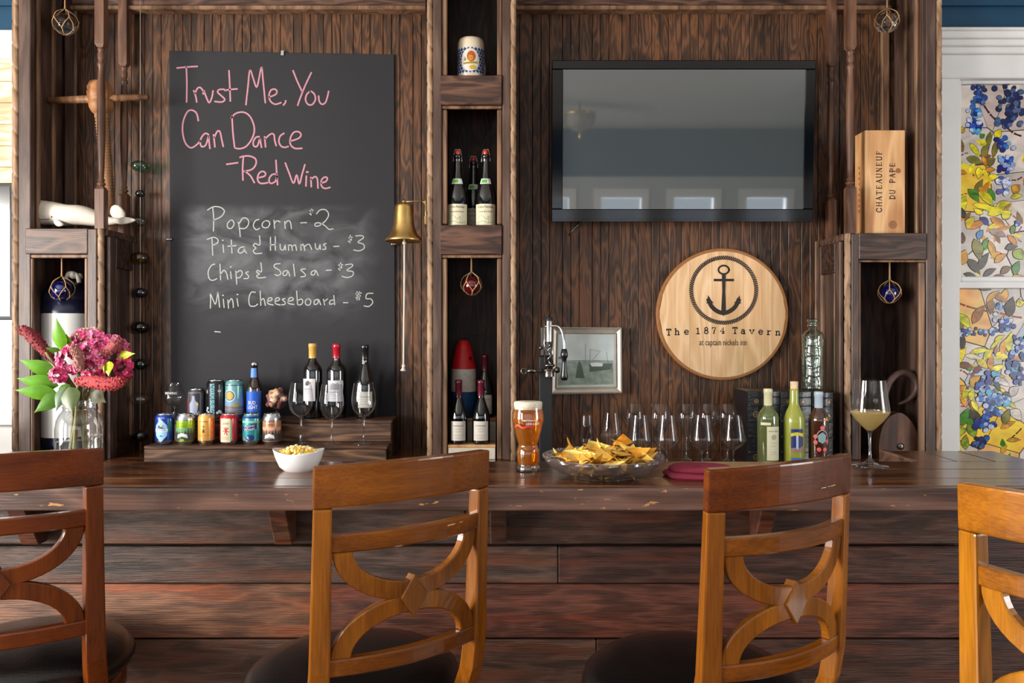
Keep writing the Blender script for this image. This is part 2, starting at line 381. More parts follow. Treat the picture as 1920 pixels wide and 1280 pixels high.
# wall behind the camera with four windows; white below, a blue-green band above
def wall_with_windows(name, axis, pos, a0, a1, wins, z0, z1, thick, m):
    mb = MB()
    def bx(u0, u1, za, zb):
        if axis == 'x': mb.box(u0, u1, min(pos, pos + thick), max(pos, pos + thick), za, zb)
        else: mb.box(min(pos, pos + thick), max(pos, pos + thick), u0, u1, za, zb)
    bx(a0, a1, 0, z0); bx(a0, a1, z1, 2.66); u = a0
    for c, w in sorted(wins): bx(u, c - w / 2, z0, z1); u = c + w / 2
    bx(u, a1, z0, z1)
    o = struct(name, mb, M['wallw'])
    m2 = MB()
    if axis == 'x': m2.box(a0, a1, min(pos, pos + thick), max(pos, pos + thick), 2.66, CEIL)
    else: m2.box(min(pos, pos + thick), max(pos, pos + thick), a0, a1, 2.66, CEIL)
    struct('upper_wall_panel', m2, M['teal'], o)
    for c, w in wins:
        f = MB(); th = -.03 if thick > 0 else .03
        for (u0, u1, za, zb) in ((c - w / 2 - .1, c - w / 2, z0 - .1, z1 + .12), (c + w / 2, c + w / 2 + .1, z0 - .1, z1 + .12),
                                 (c - w / 2, c + w / 2, z1, z1 + .12), (c - w / 2, c + w / 2, z0 - .1, z0),
                                 (c - w / 2, c + w / 2, (z0 + z1) / 2 - .02, (z0 + z1) / 2 + .02)):
            if axis == 'x': f.box(u0, u1, min(pos + .02 * (1 if thick < 0 else -1), pos), max(pos + .02 * (1 if thick < 0 else -1), pos), za, zb)
            else: f.box(min(pos + th, pos), max(pos + th, pos), u0, u1, za, zb)
        struct('window_casing', f, M['white'], o)
    return o
wall_with_windows('wall_front', 'x', BACKY, LWX, RWX, BACK_WIN, .75, 2.38, -.12, None)
wall_with_windows('wall_left', 'y', LWX, BACKY, 3.6, [(.6, 1.3), (-1.6, 1.3)], .75, 2.35, -.12, None)
wall_with_windows('wall_right', 'y', RWX, BACKY, 3.6, [(.4, 1.3)], .75, 2.35, .12, None)

# the bar wall: dark backing with beadboard strips laid over it, siding and windows either side
wb = struct('wall_back', MB().box(-1.99, 1.72, WY + .008, WY + .1, 0, CEIL), M['dark'])
random.seed(3)
xs = -1.96; k = 0
pat = [.036, .036, .056]
while xs < 1.66:
    w = pat[k % 3]; k += 1
    struct('plank', MB().box(xs + .0008, xs + w - .0008, WY, WY + .01, ZCN - .05, 2.92), M['ply'], wb, bevel=.002,
           color=[(random.uniform(.86, 1.08),) * 3][0])
    xs += w
# cornice rail along the top of the two open bays
for x0, x1 in ((X(145, WY), X(802, WY)), (X(966, WY), X(1660, WY))):
    t = struct('trim_1' if x0 < -1 else 'trim_2', MB().box(x0, x1, WY - .05, WY, 2.795, 2.9), M['stile_x'], bevel=.004)
    struct('bead', MB().box(x0, x1, WY - .06, WY, 2.775, 2.793), M['bead'], t, bevel=.004)

struct('added_soffit', MB().box(-2.0, 1.73, 3.02, WY, 2.925, CEIL - .001), M['stile_x'], bevel=.004)  # unseen soffit over the bays, added to block light bouncing off the ceiling
# siding around the windows on either side of the bar
def side_wall(name, x0, x1, wx0, wx1, wz0, wz1):
    mb = MB(); y0, y1 = WY + .02, WY + .14
    for a, b, c, d in ((x0, wx0, 0, CEIL), (wx1, x1, 0, CEIL), (wx0, wx1, 0, wz0), (wx0, wx1, wz1, CEIL)):
        if b > a: mb.box(a, b, y0, y1, c, d)
    o = struct(name, mb, M['teal'])
    z = 2.696 - .12 * 9
    while z < CEIL:                                   # lapped boards
        if z + .12 > 2.69:
            q = MB(); q.hexa([(x0, y0 - .004, z), (x1, y0 - .004, z), (x1, y0, z), (x0, y0, z),
                              (x0, y0 - .001, z + .118), (x1, y0 - .001, z + .118), (x1, y0, z + .118), (x0, y0, z + .118)])
            q.v = [(a, b - (.014 if (i < 2) else .0), c) for i, (a, b, c) in enumerate(q.v)]
            struct('siding_board', q, M['teal'], o, bevel=.002)
        z += .12
    return o
side_wall('wall_back_right', 1.72, RWX, 1.92, 2.76, .80, 2.54)
side_wall('wall_back_left', LWX, -1.99, -2.95, -2.10, .80, 2.54)

# ---------------- window with stained glass (right of the bar)
GX0, GX1 = 1.945, 2.745
w1 = struct('window_1', MB().box(1.80, GX0 - .03, WY - .012, WY + .03, .736, 2.499), M['white'], bevel=.004)
struct('casing', MB().box(GX1 + .03, 2.87, WY - .012, WY + .03, .736, 2.499), M['white'], w1, bevel=.004)
mb = MB()
for z0, z1, d in ((2.50, 2.60, .012), (2.60, 2.628, .03), (2.628, 2.655, .045), (2.655, 2.685, .06), (2.685, 2.697, .07)):
    mb.box(1.79 - (d - .012), 2.88 + (d - .012), WY - d, WY + .03, z0, z1)
struct('head_casing', mb, M['white'], w1, bevel=.004)
struct('sill', MB().box(1.78, 2.90, WY - .07, WY + .05, .70, .735), M['white'], w1, bevel=.006)
def sash(name, x0, x1, z0, z1, y, st, parent):
    m = MB(); m.box(x0 - st, x0, y, y + .035, z0 - .03, z1 + .03); m.box(x1, x1 + st, y, y + .035, z0 - .03, z1 + .03)
    m.box(x0, x1, y, y + .035, z0 - .03, z0); m.box(x0, x1, y, y + .035, z1, z1 + .03)
    return struct(name, m, M['white'], parent, bevel=.003)
US = (GX0, GX1, 1.655, 2.49, 3.462); LS = (X(1793, 3.435), GX1, .78, 1.602, 3.432)
s_up = sash('upper_sash', US[0], US[1], US[2], US[3], US[4], .05, w1)
s_lo = sash('lower_sash', LS[0], LS[1], LS[2], LS[3], LS[4], .05, w1)

# glass pieces: glowing with the daylight behind them
def pane_mat(name, strength, nz=1.0, lo=.45, hi=1.35, scale=18):
    m, t, b = newmat(name); N = t.nodes.new; L = t.links.new
    oi = N('ShaderNodeObjectInfo'); tc = N('ShaderNodeTexCoord')
    n = N('ShaderNodeTexNoise'); n.inputs['Scale'].default_value = scale; n.inputs['Detail'].default_value = 4; n.inputs['Distortion'].default_value = 1.2
    mp = N('ShaderNodeMapping'); mp.inputs['Scale'].default_value = (1, 1, 1.6); L(tc.outputs['Object'], mp.inputs[0]); L(mp.outputs[0], n.inputs['Vector'])
    r = N('ShaderNodeMapRange'); r.inputs['From Min'].default_value = .3; r.inputs['From Max'].default_value = .7
    r.inputs['To Min'].default_value = lo; r.inputs['To Max'].default_value = hi; L(n.outputs['Fac'], r.inputs['Value'])
    # a second hue drifting through the sheet, as in streaky art glass
    n2 = N('ShaderNodeTexNoise'); n2.inputs['Scale'].default_value = 9; n2.inputs['Detail'].default_value = 2; L(tc.outputs['Object'], n2.inputs['Vector'])
    hs = N('ShaderNodeHueSaturation'); r2 = N('ShaderNodeMapRange'); r2.inputs['From Min'].default_value = .3; r2.inputs['From Max'].default_value = .7
    r2.inputs['To Min'].default_value = .5 - .05 * nz; r2.inputs['To Max'].default_value = .5 + .05 * nz
    L(n2.outputs['Fac'], r2.inputs['Value']); L(r2.outputs[0], hs.inputs['Hue']); L(oi.outputs['Color'], hs.inputs['Color'])
    mx = N('ShaderNodeMix'); mx.data_type = 'RGBA'; mx.blend_type = 'MULTIPLY'; mx.inputs[0].default_value = 1
    L(hs.outputs[0], mx.inputs[6]); L(r.outputs[0], mx.inputs[7])
    L(mx.outputs[2], b.inputs['Emission Color']); b.inputs['Base Color'].default_value = (.02, .02, .02, 1); b.inputs['Specular IOR Level'].default_value = .15
    b.inputs['Emission Strength'].default_value = strength; b.inputs['Roughness'].default_value = .12
    return m
M['pane'] = pane_mat('art_glass', .46, .6)
M['grape'] = pane_mat('grape_glass', .34, .5, .5, 1.7, 60); M['palepane'] = pane_mat('pale_streaky_glass', .46, .35, .78, 1.16, 9)
M['came'] = plain('lead_came', (16, 14, 14), .5)
M['daylight'] = plain('daylit_pane', (235, 240, 245), .3, emis=.55)

YG = c8(206, 190, 20); YG2 = c8(232, 214, 40); OL = c8(120, 112, 40); GR = c8(70, 130, 30); DK = c8(62, 54, 34); AM = c8(206, 140, 30); BR = c8(120, 82, 34)
PALE = [c8(206, 192, 180), c8(190, 178, 168), c8(214, 198, 186)]; WARM = [c8(222, 170, 90), c8(208, 176, 110), c8(190, 170, 160), c8(232, 190, 60), c8(170, 180, 190)]
RED = c8(140, 30, 22); RD2 = c8(86, 34, 28)
BL = [c8(30, 60, 160), c8(20, 40, 120), c8(34, 96, 180), c8(60, 120, 196), c8(150, 180, 225), c8(50, 60, 150), c8(24, 34, 100), c8(80, 170, 200), c8(190, 195, 225)]
NV = [c8(22, 32, 84), c8(28, 46, 110), c8(30, 40, 90), c8(60, 90, 140), c8(24, 26, 70), c8(90, 100, 140)]

def leafpoly(cx, cy, L_, W_, ang, n=7, bend=.12):
    p = []
    for i in range(n + 1):
        t = i / n; p.append((t - .5, .5 * sin(pi * t ** .85)))
    q = p + [(a, -b) for a, b in p[-2:0:-1]]
    ca, sa = cos(ang), sin(ang)
    return [(cx + (a * L_) * ca - (b * W_ + bend * W_ * cos(pi * a)) * sa, cy + (a * L_) * sa + (b * W_ + bend * W_ * cos(pi * a)) * ca) for a, b in q]
def clip(poly, ax, ay, c):            # keep ax*x+ay*y<=c
    out = []
    for i in range(len(poly)):
        p, q = poly[i], poly[(i + 1) % len(poly)]
        dp, dq = ax * p[0] + ay * p[1] - c, ax * q[0] + ay * q[1] - c
        if dp <= 0: out.append(p)
        if (dp < 0 < dq) or (dq < 0 < dp):
            t = dp / (dp - dq); out.append((p[0] + (q[0] - p[0]) * t, p[1] + (q[1] - p[1]) * t))
    return out
def inset(poly, d):
    cx = sum(p[0] for p in poly) / len(poly); cy = sum(p[1] for p in poly) / len(poly)
    out = []
    for x, y in poly:
        l = sqrt((x - cx) ** 2 + (y - cy) ** 2) or 1; k = max(.2, (l - d) / l); out.append((cx + (x - cx) * k, cy + (y - cy) * k))
    return out
def tolocal(sash_, pts):              # picture-traced outline -> metres on that sash's plane
    y = sash_[4]; return [(X(u, y), Z(v, y)) for u, v in pts]
EXTRA = []
def make_glass(s, parent, leaves, clusters, branches, seed, paleness, panes):
    rnd = random.Random(seed); x0, x1, z0, z1, y = s; lead = MB()
    mp = lambda u, v, d: (u, y + .018 - d, v)
    lead.box(x0 - .01, x1 + .01, y + .018, y + .022, z0 - .01, z1 + .01)
    lay = [0.0]
    vis = X(1940, y)
    extra = MB()
    def piece(poly, col, mat='pane', gap=.0028, th=.0012):
        poly = [q for q in poly]
        for ax, ay, c in ((-1, 0, -x0), (1, 0, x1), (0, -1, -z0), (0, 1, z1)): poly = clip(poly, ax, ay, c) if poly else poly
        if len(poly) < 3: return
        lay[0] += .00002; d = .001 + lay[0]
        lead.prism(poly, mp, 0, d)
        ip = inset(poly, gap)
        if min(p[0] for p in ip) > vis:
            extra.prism(ip, mp, d, d + th)
        else:
            struct('pane', MB().prism(ip, mp, d, d + th), M[mat], parent, color=col, bevel=0)
    seeds = [(rnd.uniform(x0, x1), rnd.uniform(z0, z1)) for _ in range(panes)]
    for i, (a, b) in enumerate(seeds):
        poly = [(x0, z0), (x1, z0), (x1, z1), (x0, z1)]
        for j, (c, d) in enumerate(seeds):
            if i != j and poly: poly = clip(poly, c - a, d - b, ((c * c + d * d) - (a * a + b * b)) / 2)
        if poly:
            t = (z1 - b) / (z1 - z0)
            col = rnd.choice(PALE if rnd.random() < paleness(t) else WARM); piece(poly, col, 'palepane')
    for pts, w, col in branches:
        pts = spline(tolocal(s, pts), 3)
        for i in range(0, len(pts) - 1, 3):
            seg = pts[i:i + 4]
            if len(seg) < 2: continue
            L_, R_ = [], []
            for k2 in range(len(seg)):
                a = seg[max(k2 - 1, 0)]; b = seg[min(k2 + 1, len(seg) - 1)]; dx, dy = b[0] - a[0], b[1] - a[1]; l = sqrt(dx * dx + dy * dy) or 1
                L_.append((seg[k2][0] - dy / l * w / 2, seg[k2][1] + dx / l * w / 2)); R_.append((seg[k2][0] + dy / l * w / 2, seg[k2][1] - dx / l * w / 2))
            piece(L_ + R_[::-1], col)
    for i in range(34):                      # filler leaves behind the traced ones
        u, v = rnd.uniform(x0, vis + .02), rnd.uniform(z0, z0 + (z1 - z0) * .72)
        piece(leafpoly(u, v, rnd.uniform(.05, .08), rnd.uniform(.022, .034), rnd.uniform(0, pi)), rnd.choice([YG, YG2, AM, OL, YG2, AM, GR, BR]))
    for cx, cy, L_, W_, ang, col in leaves:
        (a, b), = tolocal(s, [(cx, cy)]); piece(leafpoly(a, b, L_ * y / F, W_ * y / F, radians(ang)), col)
    for pts, hw, n, cols, sz in clusters:
        path = spline(pts, 4)
        for i in range(n):
            px_, py_ = path[int(rnd.random() * (len(path) - 1))]; a = rnd.uniform(0, 2 * pi); r = hw * sqrt(rnd.random())
            (u, v), = tolocal(s, [(px_ + r * cos(a), py_ + r * sin(a) * .8)])
            rr = rnd.uniform(.7, 1.25) * sz * y / F; e = rnd.uniform(.75, 1); a2 = rnd.uniform(0, pi)
            q = []
            for k2 in range(9):
                t = 2 * pi * k2 / 9; xx, yy = rr * cos(t), rr * e * sin(t); q.append((u + xx * cos(a2) - yy * sin(a2), v + xx * sin(a2) + yy * cos(a2)))
            piece(q, rnd.choice(cols), 'grape', .0017)
    # the part of the design past the edge of the picture
    for i in range(46):
        u, v = rnd.uniform(vis, x1), rnd.uniform(z0, z1); piece(leafpoly(u, v, rnd.uniform(.05, .08), rnd.uniform(.02, .035), rnd.uniform(0, pi)), YG)
    struct('lead_came', lead, M['came'], parent, kind='stuff')
    if extra.v: struct('pane_field', extra, M['pane'], parent, color=c8(196, 170, 70), kind='stuff')
UZ = lambda pts, oy: [(1770 + a / 4.92, oy + b / 4.92) for a, b in pts]
def LV(oy, rows): return [(1770 + a / 4.92, oy + b / 4.92, l / 4.92, w / 4.92, g, c) for a, b, l, w, g, c in rows]
up_leaves = LV(140, [(440, 580, 160, 70, 80, OL), (525, 540, 110, 80, 65, YG), (480, 690, 170, 60, -100, OL), (405, 690, 160, 70, 70, OL), (300, 690, 170, 60, -55, YG),
    (300, 790, 170, 80, -20, OL), (455, 800, 110, 80, 40, OL), (390, 800, 120, 50, -70, AM), (335, 900, 120, 80, -90, YG2), (445, 875, 110, 60, 5, AM), (400, 920, 130, 50, -70, YG2),
    (470, 945, 120, 70, 15, YG2), (180, 640, 140, 60, 100, BR), (190, 900, 90, 50, -10, AM), (170, 800, 90, 40, 80, YG), (345, 1030, 170, 70, 65, OL), (290, 1110, 170, 80, -50, GR),
    (370, 1060, 90, 60, -30, AM), (410, 1140, 190, 90, -45, YG), (455, 1100, 150, 60, -60, GR), (370, 1215, 190, 60, -15, YG2), (565, 1195, 150, 70, 20, YG2), (690, 1050, 110, 90, 50, AM),
    (690, 1120, 120, 60, 10, YG2), (200, 1160, 110, 70, 70, YG), (480, 1240, 170, 60, 5, YG), (190, 500, 70, 60, 90, AM), (375, 560, 60, 50, 40, GR), (520, 990, 60, 30, 60, YG2)])
up_leaves += LV(380, [(200, 30, 130, 60, 60, YG2), (190, 90, 120, 80, 100, DK), (400, 40, 220, 60, -15, YG2), (560, 30, 140, 70, 40, YG), (500, 90, 170, 80, 10, YG2), (600, 110, 120, 100, 45, YG2),
    (265, 180, 140, 90, 60, YG), (330, 200, 190, 70, 25, AM), (390, 170, 120, 70, -40, c8(60, 60, 130)), (520, 190, 190, 80, -35, AM), (510, 280, 190, 80, -20, c8(170, 130, 110)),
    (355, 290, 110, 70, 60, c8(70, 120, 170)), (320, 430, 220, 110, -75, OL), (405, 370, 120, 60, 70, GR), (455, 430, 190, 70, -75, AM), (290, 590, 200, 90, -50, DK), (385, 540, 200, 80, 60, DK),
    (540, 510, 150, 70, 35, AM), (650, 350, 150, 60, -50, AM), (660, 240, 110, 60, 70, GR), (640, 410, 130, 70, 10, DK), (700, 480, 130, 110, -40, c8(150, 160, 40)), (590, 620, 130, 70, 30, BR),
    (440, 640, 150, 60, 30, DK), (190, 320, 110, 70, 90, BR), (200, 500, 150, 110, 80, AM), (690, 600, 150, 80, 70, GR), (260, 670, 140, 50, -15, DK), (520, 680, 120, 40, 10, BR), (690, 680, 110, 40, 10, AM)])
up_branches = [(UZ([(385, 270), (440, 350), (500, 410), (590, 470), (660, 530), (740, 560)], 140), .011, c8(66, 30, 24)), (UZ([(260, 820), (270, 880), (300, 935)], 140), .009, RED),
    (UZ([(160, 750), (205, 720), (245, 715)], 140), .009, RED), (UZ([(640, 965), (690, 965), (745, 935)], 140), .010, RED), (UZ([(160, 1115), (200, 1095), (240, 1090)], 140), .008, RED),
    (UZ([(590, 65), (650, 110), (700, 150), (745, 190)], 380), .009, RED), (UZ([(740, 210), (705, 270), (700, 330), (740, 360)], 380), .009, RED)]
up_clusters = [(UZ([(350, 100), (330, 180), (350, 230)], 140), 70 / 4.92, 22, BL[:4] + NV, 5.4), (UZ([(300, 300), (310, 400), (300, 470), (300, 560)], 140), 75 / 4.92, 34, BL, 5.6),
    (UZ([(600, 130), (640, 240), (600, 340), (560, 430), (700, 330), (690, 200)], 140), 120 / 4.92, 60, NV, 6.0), (UZ([(570, 610), (590, 690), (590, 760), (600, 830), (580, 900)], 140), 72 / 4.92, 36, BL + BL[2:5], 5.6),
    (UZ([(560, 960), (560, 1040), (560, 1130)], 140), 66 / 4.92, 22, [c8(200, 205, 230), c8(110, 120, 190), c8(225, 225, 235), c8(90, 100, 180)], 5.5),
    (UZ([(690, 190), (720, 240)], 380), 30 / 4.92, 6, BL, 4)]
lo_leaves = LV(380, [(135, 850, 130, 60, 90, DK), (200, 1090, 190, 90, -50, YG), (150, 1150, 150, 90, -40, OL), (340, 1030, 220, 90, 55, c8(170, 100, 40)), (440, 950, 170, 80, -85, c8(150, 90, 40)),
    (470, 860, 170, 60, 40, AM), (540, 880, 160, 80, -30, c8(180, 120, 50)), (590, 840, 120, 70, 85, AM), (640, 960, 200, 110, 80, DK), (725, 930, 90, 80, 20, YG2), (400, 800, 130, 30, 0, DK), (640, 1090, 70, 50, 60, c8(220, 220, 230))])
lo_leaves += LV(620, [(190, 100, 170, 80, 85, DK), (175, 235, 200, 90, 60, YG2), (350, 190, 190, 60, 8, YG2), (290, 245, 170, 60, -12, c8(226, 214, 170)), (430, 220, 150, 70, 50, YG), (550, 235, 160, 70, -20, YG2),
    (370, 310, 150, 80, -40, YG), (455, 290, 160, 70, 85, AM), (515, 350, 160, 70, 25, YG2), (520, 420, 150, 50, -8, AM), (220, 330, 180, 70, -10, BR), (330, 360, 110, 70, 40, c8(110, 30, 28)), (260, 355, 80, 40, 10, GR),
    (175, 550, 150, 80, 40, AM), (210, 600, 170, 50, 90, YG), (140, 650, 110, 50, 60, YG), (195, 660, 130, 50, -60, AM), (310, 470, 150, 100, 50, AM), (280, 590, 120, 70, 75, YG2), (300, 700, 130, 60, -60, YG2),
    (570, 145, 170, 70, 75, AM), (630, 100, 200, 80, 80, YG), (500, 120, 150, 40, 40, YG), (500, 180, 110, 40, 80, c8(160, 90, 80)), (560, 480, 160, 70, -30, PALE[0]), (560, 560, 90, 40, -55, YG2),
    (600, 610, 130, 70, -50, DK), (640, 690, 110, 50, -30, c8(210, 200, 60)), (670, 560, 130, 90, 50, PALE[1]), (215, 800, 190, 90, 70, GR), (300, 820, 220, 110, -60, DK), (260, 860, 130, 80, -60, GR), (160, 940, 150, 100, 25, c8(150, 170, 30)),
    (270, 930, 150, 100, -60, c8(120, 150, 30)), (220, 1030, 150, 80, 88, c8(130, 150, 30)), (150, 870, 90, 60, 50, OL), (600, 800, 170, 90, 75, OL), (680, 780, 150, 100, -45, PALE[0]), (500, 500, 150, 60, -60, c8(40, 70, 40)), (530, 70, 120, 50, 30, YG), (440, 470, 110, 80, -50, BR)])
lo_branches = [(UZ([(120, 910), (220, 950), (330, 980), (420, 1000), (530, 1015), (640, 1045), (745, 1060)], 380), .010, RED), (UZ([(115, 360), (190, 370), (250, 410), (310, 370), (380, 360)], 620), .010, RED),
    (UZ([(280, 420), (245, 500), (240, 600), (245, 700)], 620), .008, c8(110, 40, 36)), (UZ([(115, 715), (170, 700), (240, 700)], 620), .009, RED), (UZ([(650, 790), (690, 820), (740, 840)], 620), .007, RED),
    (UZ([(620, 1010), (680, 960), (740, 900)], 620), .008, RD2)]
lo_clusters = [(UZ([(170, 1200), (260, 1190), (360, 1190), (450, 1180), (500, 1190)], 380), 40 / 4.92, 48, BL + [c8(225, 225, 235)] * 3, 3.8), (UZ([(530, 960), (580, 980)], 380), 35 / 4.92, 8, BL, 4.4),
    (UZ([(510, 1070), (560, 1100), (620, 1120), (560, 1160)], 380), 60 / 4.92, 30, BL + [c8(230, 230, 235)] * 2, 4.6), (UZ([(740, 60), (720, 130), (680, 250), (640, 330), (700, 380), (720, 460)], 620), 80 / 4.92, 60, BL[:2] + BL[5:7] + NV[:3] + BL, 5),
    (UZ([(430, 430), (400, 560), (420, 620), (480, 660), (450, 760), (400, 850), (340, 1000)], 620), 95 / 4.92, 95, BL + BL[:3], 5.6), (UZ([(560, 650), (560, 740)], 620), 55 / 4.92, 20, BL[3:], 5), (UZ([(330, 1040), (290, 1060)], 620), 60 / 4.92, 16, NV, 5)]
make_glass(US, s_up, up_leaves, up_clusters, up_branches, 5, lambda t: .35 + t * .9, 30)
make_glass(LS, s_lo, lo_leaves, lo_clusters, lo_branches, 9, lambda t: .45 - t * .3, 34)

# ---------------- window left of the bar: pale pine shutter above, bright pane below
w2 = struct('window_2', MB().box(-2.14, X(19.5, WY) + .03, WY - .012, WY + .03, .76, 2.60), M['white'], bevel=.004)
struct('casing', MB().box(-3.05, -2.93, WY - .012, WY + .03, .76, 2.60), M['white'], w2, bevel=.004)
struct('head_casing', MB().box(-3.08, -1.99, WY - .03, WY + .03, 2.58, 2.70), M['white'], w2, bevel=.004)
for i in range(6):
    z0 = 2.03 + i * .092
    struct('shutter_board', MB().box(-2.93, -2.14, WY, WY + .02, z0 + .001, z0 + .091), M['pine'], w2, bevel=.002)
struct('pane', MB().box(-2.93, -2.14, WY + .03, WY + .034, 1.05, 2.03), M['daylight'], w2)
struct('glazing_bar', MB().box(-2.93, -2.14, WY, WY + .03, 1.50, 1.53), M['white'], w2, bevel=.002)
struct('sill', MB().box(-3.08, -1.98, WY - .05, WY + .04, 1.02, 1.05), M['white'], w2, bevel=.004)
struct('apron', MB().box(-3.0, -2.0, WY - .012, WY + .03, .76, 1.02), M['white'], w2, bevel=.004)
t = thing('display_screen', 'dark grey edge of a slim flat screen at far left beside the bar cabinet', 'screen', (-2.2, 3.30, 1.45))
obj('housing', MB().box(-.42, .145, 0, .035, .015, .58), M['matte'], t, bevel=.004)
obj('screen_glass', MB().box(-.41, .13, -.002, 0, .03, .565), M['black'], t)
obj('wall_bracket', MB().box(-.1, -.04, .035, .115, .2, .34), M['matte'], t)

# chair rail seen behind the far left edge
mb = MB().box(-3.2, -1.99, 3.0, 3.05, .96, 1.02)
t = thing('side_table', 'reddish brown wooden side table edge under the left window', 'table', (-2.5, 3.05, 0))
obj('table_top', MB().box(-.55, .42, -.14, .14, 1.0, 1.045), M['stool_x'], t, bevel=.004)
for sx in (-.5, .37):
    for sy in (-.1, .1): obj('leg', MB().box(sx - .02, sx + .02, sy - .02, sy + .02, 0, 1.0), M['stool'], t, bevel=.003)

# ================================================================== BACK COUNTER AND CABINETS
t = thing('back_counter', 'dark wooden counter under the bar shelves, hidden behind the bar', 'counter', (-.15, 3.1, 0))
obj('counter_top', MB().box(-1.84, 1.85, -.27, .33, .875, ZCN), M['bartop'], t, bevel=.004)
obj('counter_body', MB().box(-1.83, 1.84, -.24, .33, 0, .875), M['stile'], t)

def rope_mb(r, z0, z1, pitch=.085):
    mb = MB(); n = int((z1 - z0) / .006); prof = [(r, z0 + (z1 - z0) * i / n) for i in range(n + 1)]
    def fn(a, z):
        ph = (a + z / pitch * 2 * pi) % (2 * pi); g = abs(((ph / (2 * pi)) % 1) - .5) * 2
        return 1 - .34 * max(0, (g - .80) / .20)
    mb.lathe(prof, 16, fn=fn); return mb
def rope(parent, x, y, z0, z1, r=.0135):
    return obj('rope_molding', rope_mb(r, z0, z1), M['rope'], parent, loc=(x, y, 0))
def spindle_mb(h, w, b1, b0):
    """square blocks at the ends (b0 bottom length, b1 top length) and a turned shaft between"""
    mb = MB(); s = w / 2
    for z0, z1 in ((0, b0), (h - b1, h)):
        c = .012
        if z0 == 0: rings = [(s, 0), (s, b0 - c), (s * .6, b0)]
        else: rings = [(s * .6, z0), (s, z0 + c), (s, h)]
        vs = [(sx * r, sy * r, z) for r, z in rings for sx, sy in ((-1, -1), (1, -1), (1, 1), (-1, 1))]
        fs = [(4 * i + k, 4 * i + (k + 1) % 4, 4 * i + 4 + (k + 1) % 4, 4 * i + 4 + k) for i in range(2) for k in range(4)] + [(0, 3, 2, 1), (8, 9, 10, 11)]
        mb.add(vs, fs)
    L_ = h - b0 - b1; q = w / 2
    pr = [(.55, 0), (.9, .015), (.9, .025), (.6, .03), (.75, .05), (.55, .06), (.62, .12), (.85, .35), (.88, .6), (.72, .80), (.62, .86), (.8, .87), (.8, .89), (.55, .90), (.72, .92), (.78, .95), (.6, .975), (.85, .985), (.55, 1)]
    mb.lathe([(a * q, b0 + b * L_) for a, b in pr], 16); return mb

# left cabinet ---------------------------------------------------------------
cl = thing('display_cabinet', 'dark stained cabinet on the left with the white whale on its shelf', 'cabinet', (-1.8, WY, ZCN), 0, 'open cabinets of the back bar')
def L(x0, x1, y0, y1, z0, z1, o=(-1.8, WY, ZCN)): return MB().box(x0 - o[0], x1 - o[0], y0 - o[1], y1 - o[1], z0 - o[2], z1 - o[2])
OL_ = (-1.8, WY, ZCN)
ZS1 = 1.8245
rope(cl, X(27, CY) - OL_[0], CY + .012 - OL_[1], 0, 2.92 - ZCN, .0155)
obj('stile', L(X(34, CY), X(57, CY), CY, CY + .03, ZCN, 2.92), M['stile'], cl, bevel=.003)
obj('side_panel', L(-1.99, X(50, CY), CY + .03, WY, ZCN, 2.92), M['stile'], cl, bevel=.002)
xw = X(50, CY)
for D0, D1, nm in ((3.215, 3.235, 'bead'), (3.325, 3.345, 'bead')):
    obj(nm, L(xw, xw + .012, D0, D1, ZS1 + .002, 2.9), M['bead'], cl, bevel=.003)
obj('corner_post', L(X(128, WY), X(146, WY), WY - .03, WY, ZS1 + .002, 2.9), M['stile'], cl, bevel=.003)
obj('bead', L(X(141, 3.4), X(146, 3.4), WY - .042, WY - .031, ZS1 + .002, 2.9), M['bead'], cl, bevel=.002)
obj('shelf', L(X(50, CY) + .002, X(196, CY), CY + .02, WY - .002, ZS1 - .028, ZS1), M['stile_x'], cl, bevel=.002)
obj('shelf_fascia', L(X(48, CY), X(165, CY), CY - .004, CY + .018, 1.723, ZS1), M['stile_x'], cl, bevel=.003)
obj('inner_frame', L(X(48, CY), X(165, CY), CY + .004, CY + .02, 1.708, 1.722), M['bead'], cl, bevel=.003)
obj('inner_frame', L(X(51, CY), X(60, CY), CY + .004, CY + .02, ZCN, 1.707), M['bead'], cl, bevel=.003)
obj('inner_frame', L(X(157, CY), X(163, CY), CY + .004, CY + .02, ZCN, 1.707), M['bead'], cl, bevel=.003)
obj('stile', L(X(163, CY), X(181, CY), CY, CY + .03, ZCN, ZS1 - .002), M['stile'], cl, bevel=.003)
rope(cl, X(187, CY) - OL_[0], CY + .010 - OL_[1], 0, ZS1 - ZCN - .001, .0125)
def side_frame(parent, o, xf_, sgn, z0, z1, tag_=None):
    """frame and panel side, its face at x = xf_, looking towards sgn"""
    a, b = (xf_ - .02, xf_) if sgn > 0 else (xf_, xf_ + .02)
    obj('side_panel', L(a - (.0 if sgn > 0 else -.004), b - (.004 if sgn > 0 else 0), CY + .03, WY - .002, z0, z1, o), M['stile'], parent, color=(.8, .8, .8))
    e = sgn * .010; x0, x1 = sorted((xf_ - .004 * sgn, xf_ + e))
    obj('side_stile', L(x0, x1, CY + .024, CY + .075, z0, z1, o), M['stile'], parent, bevel=.002)
    obj('side_stile', L(x0, x1, WY - .05, WY - .002, z0, z1, o), M['stile'], parent, bevel=.002)
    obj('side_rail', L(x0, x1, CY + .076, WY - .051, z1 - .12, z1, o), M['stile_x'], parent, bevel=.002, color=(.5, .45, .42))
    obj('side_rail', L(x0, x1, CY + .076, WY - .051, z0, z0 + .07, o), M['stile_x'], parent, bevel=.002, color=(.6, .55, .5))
    obj('bead', L(x0, x1 - .003 * (sgn > 0), WY - .063, WY - .051, z0 + .071, z1 - .121, o), M['bead'], parent, bevel=.002)
    obj('bead', L(x0, x1 - .003 * (sgn > 0), CY + .076, CY + .086, z0 + .071, z1 - .121, o), M['bead'], parent, bevel=.002)
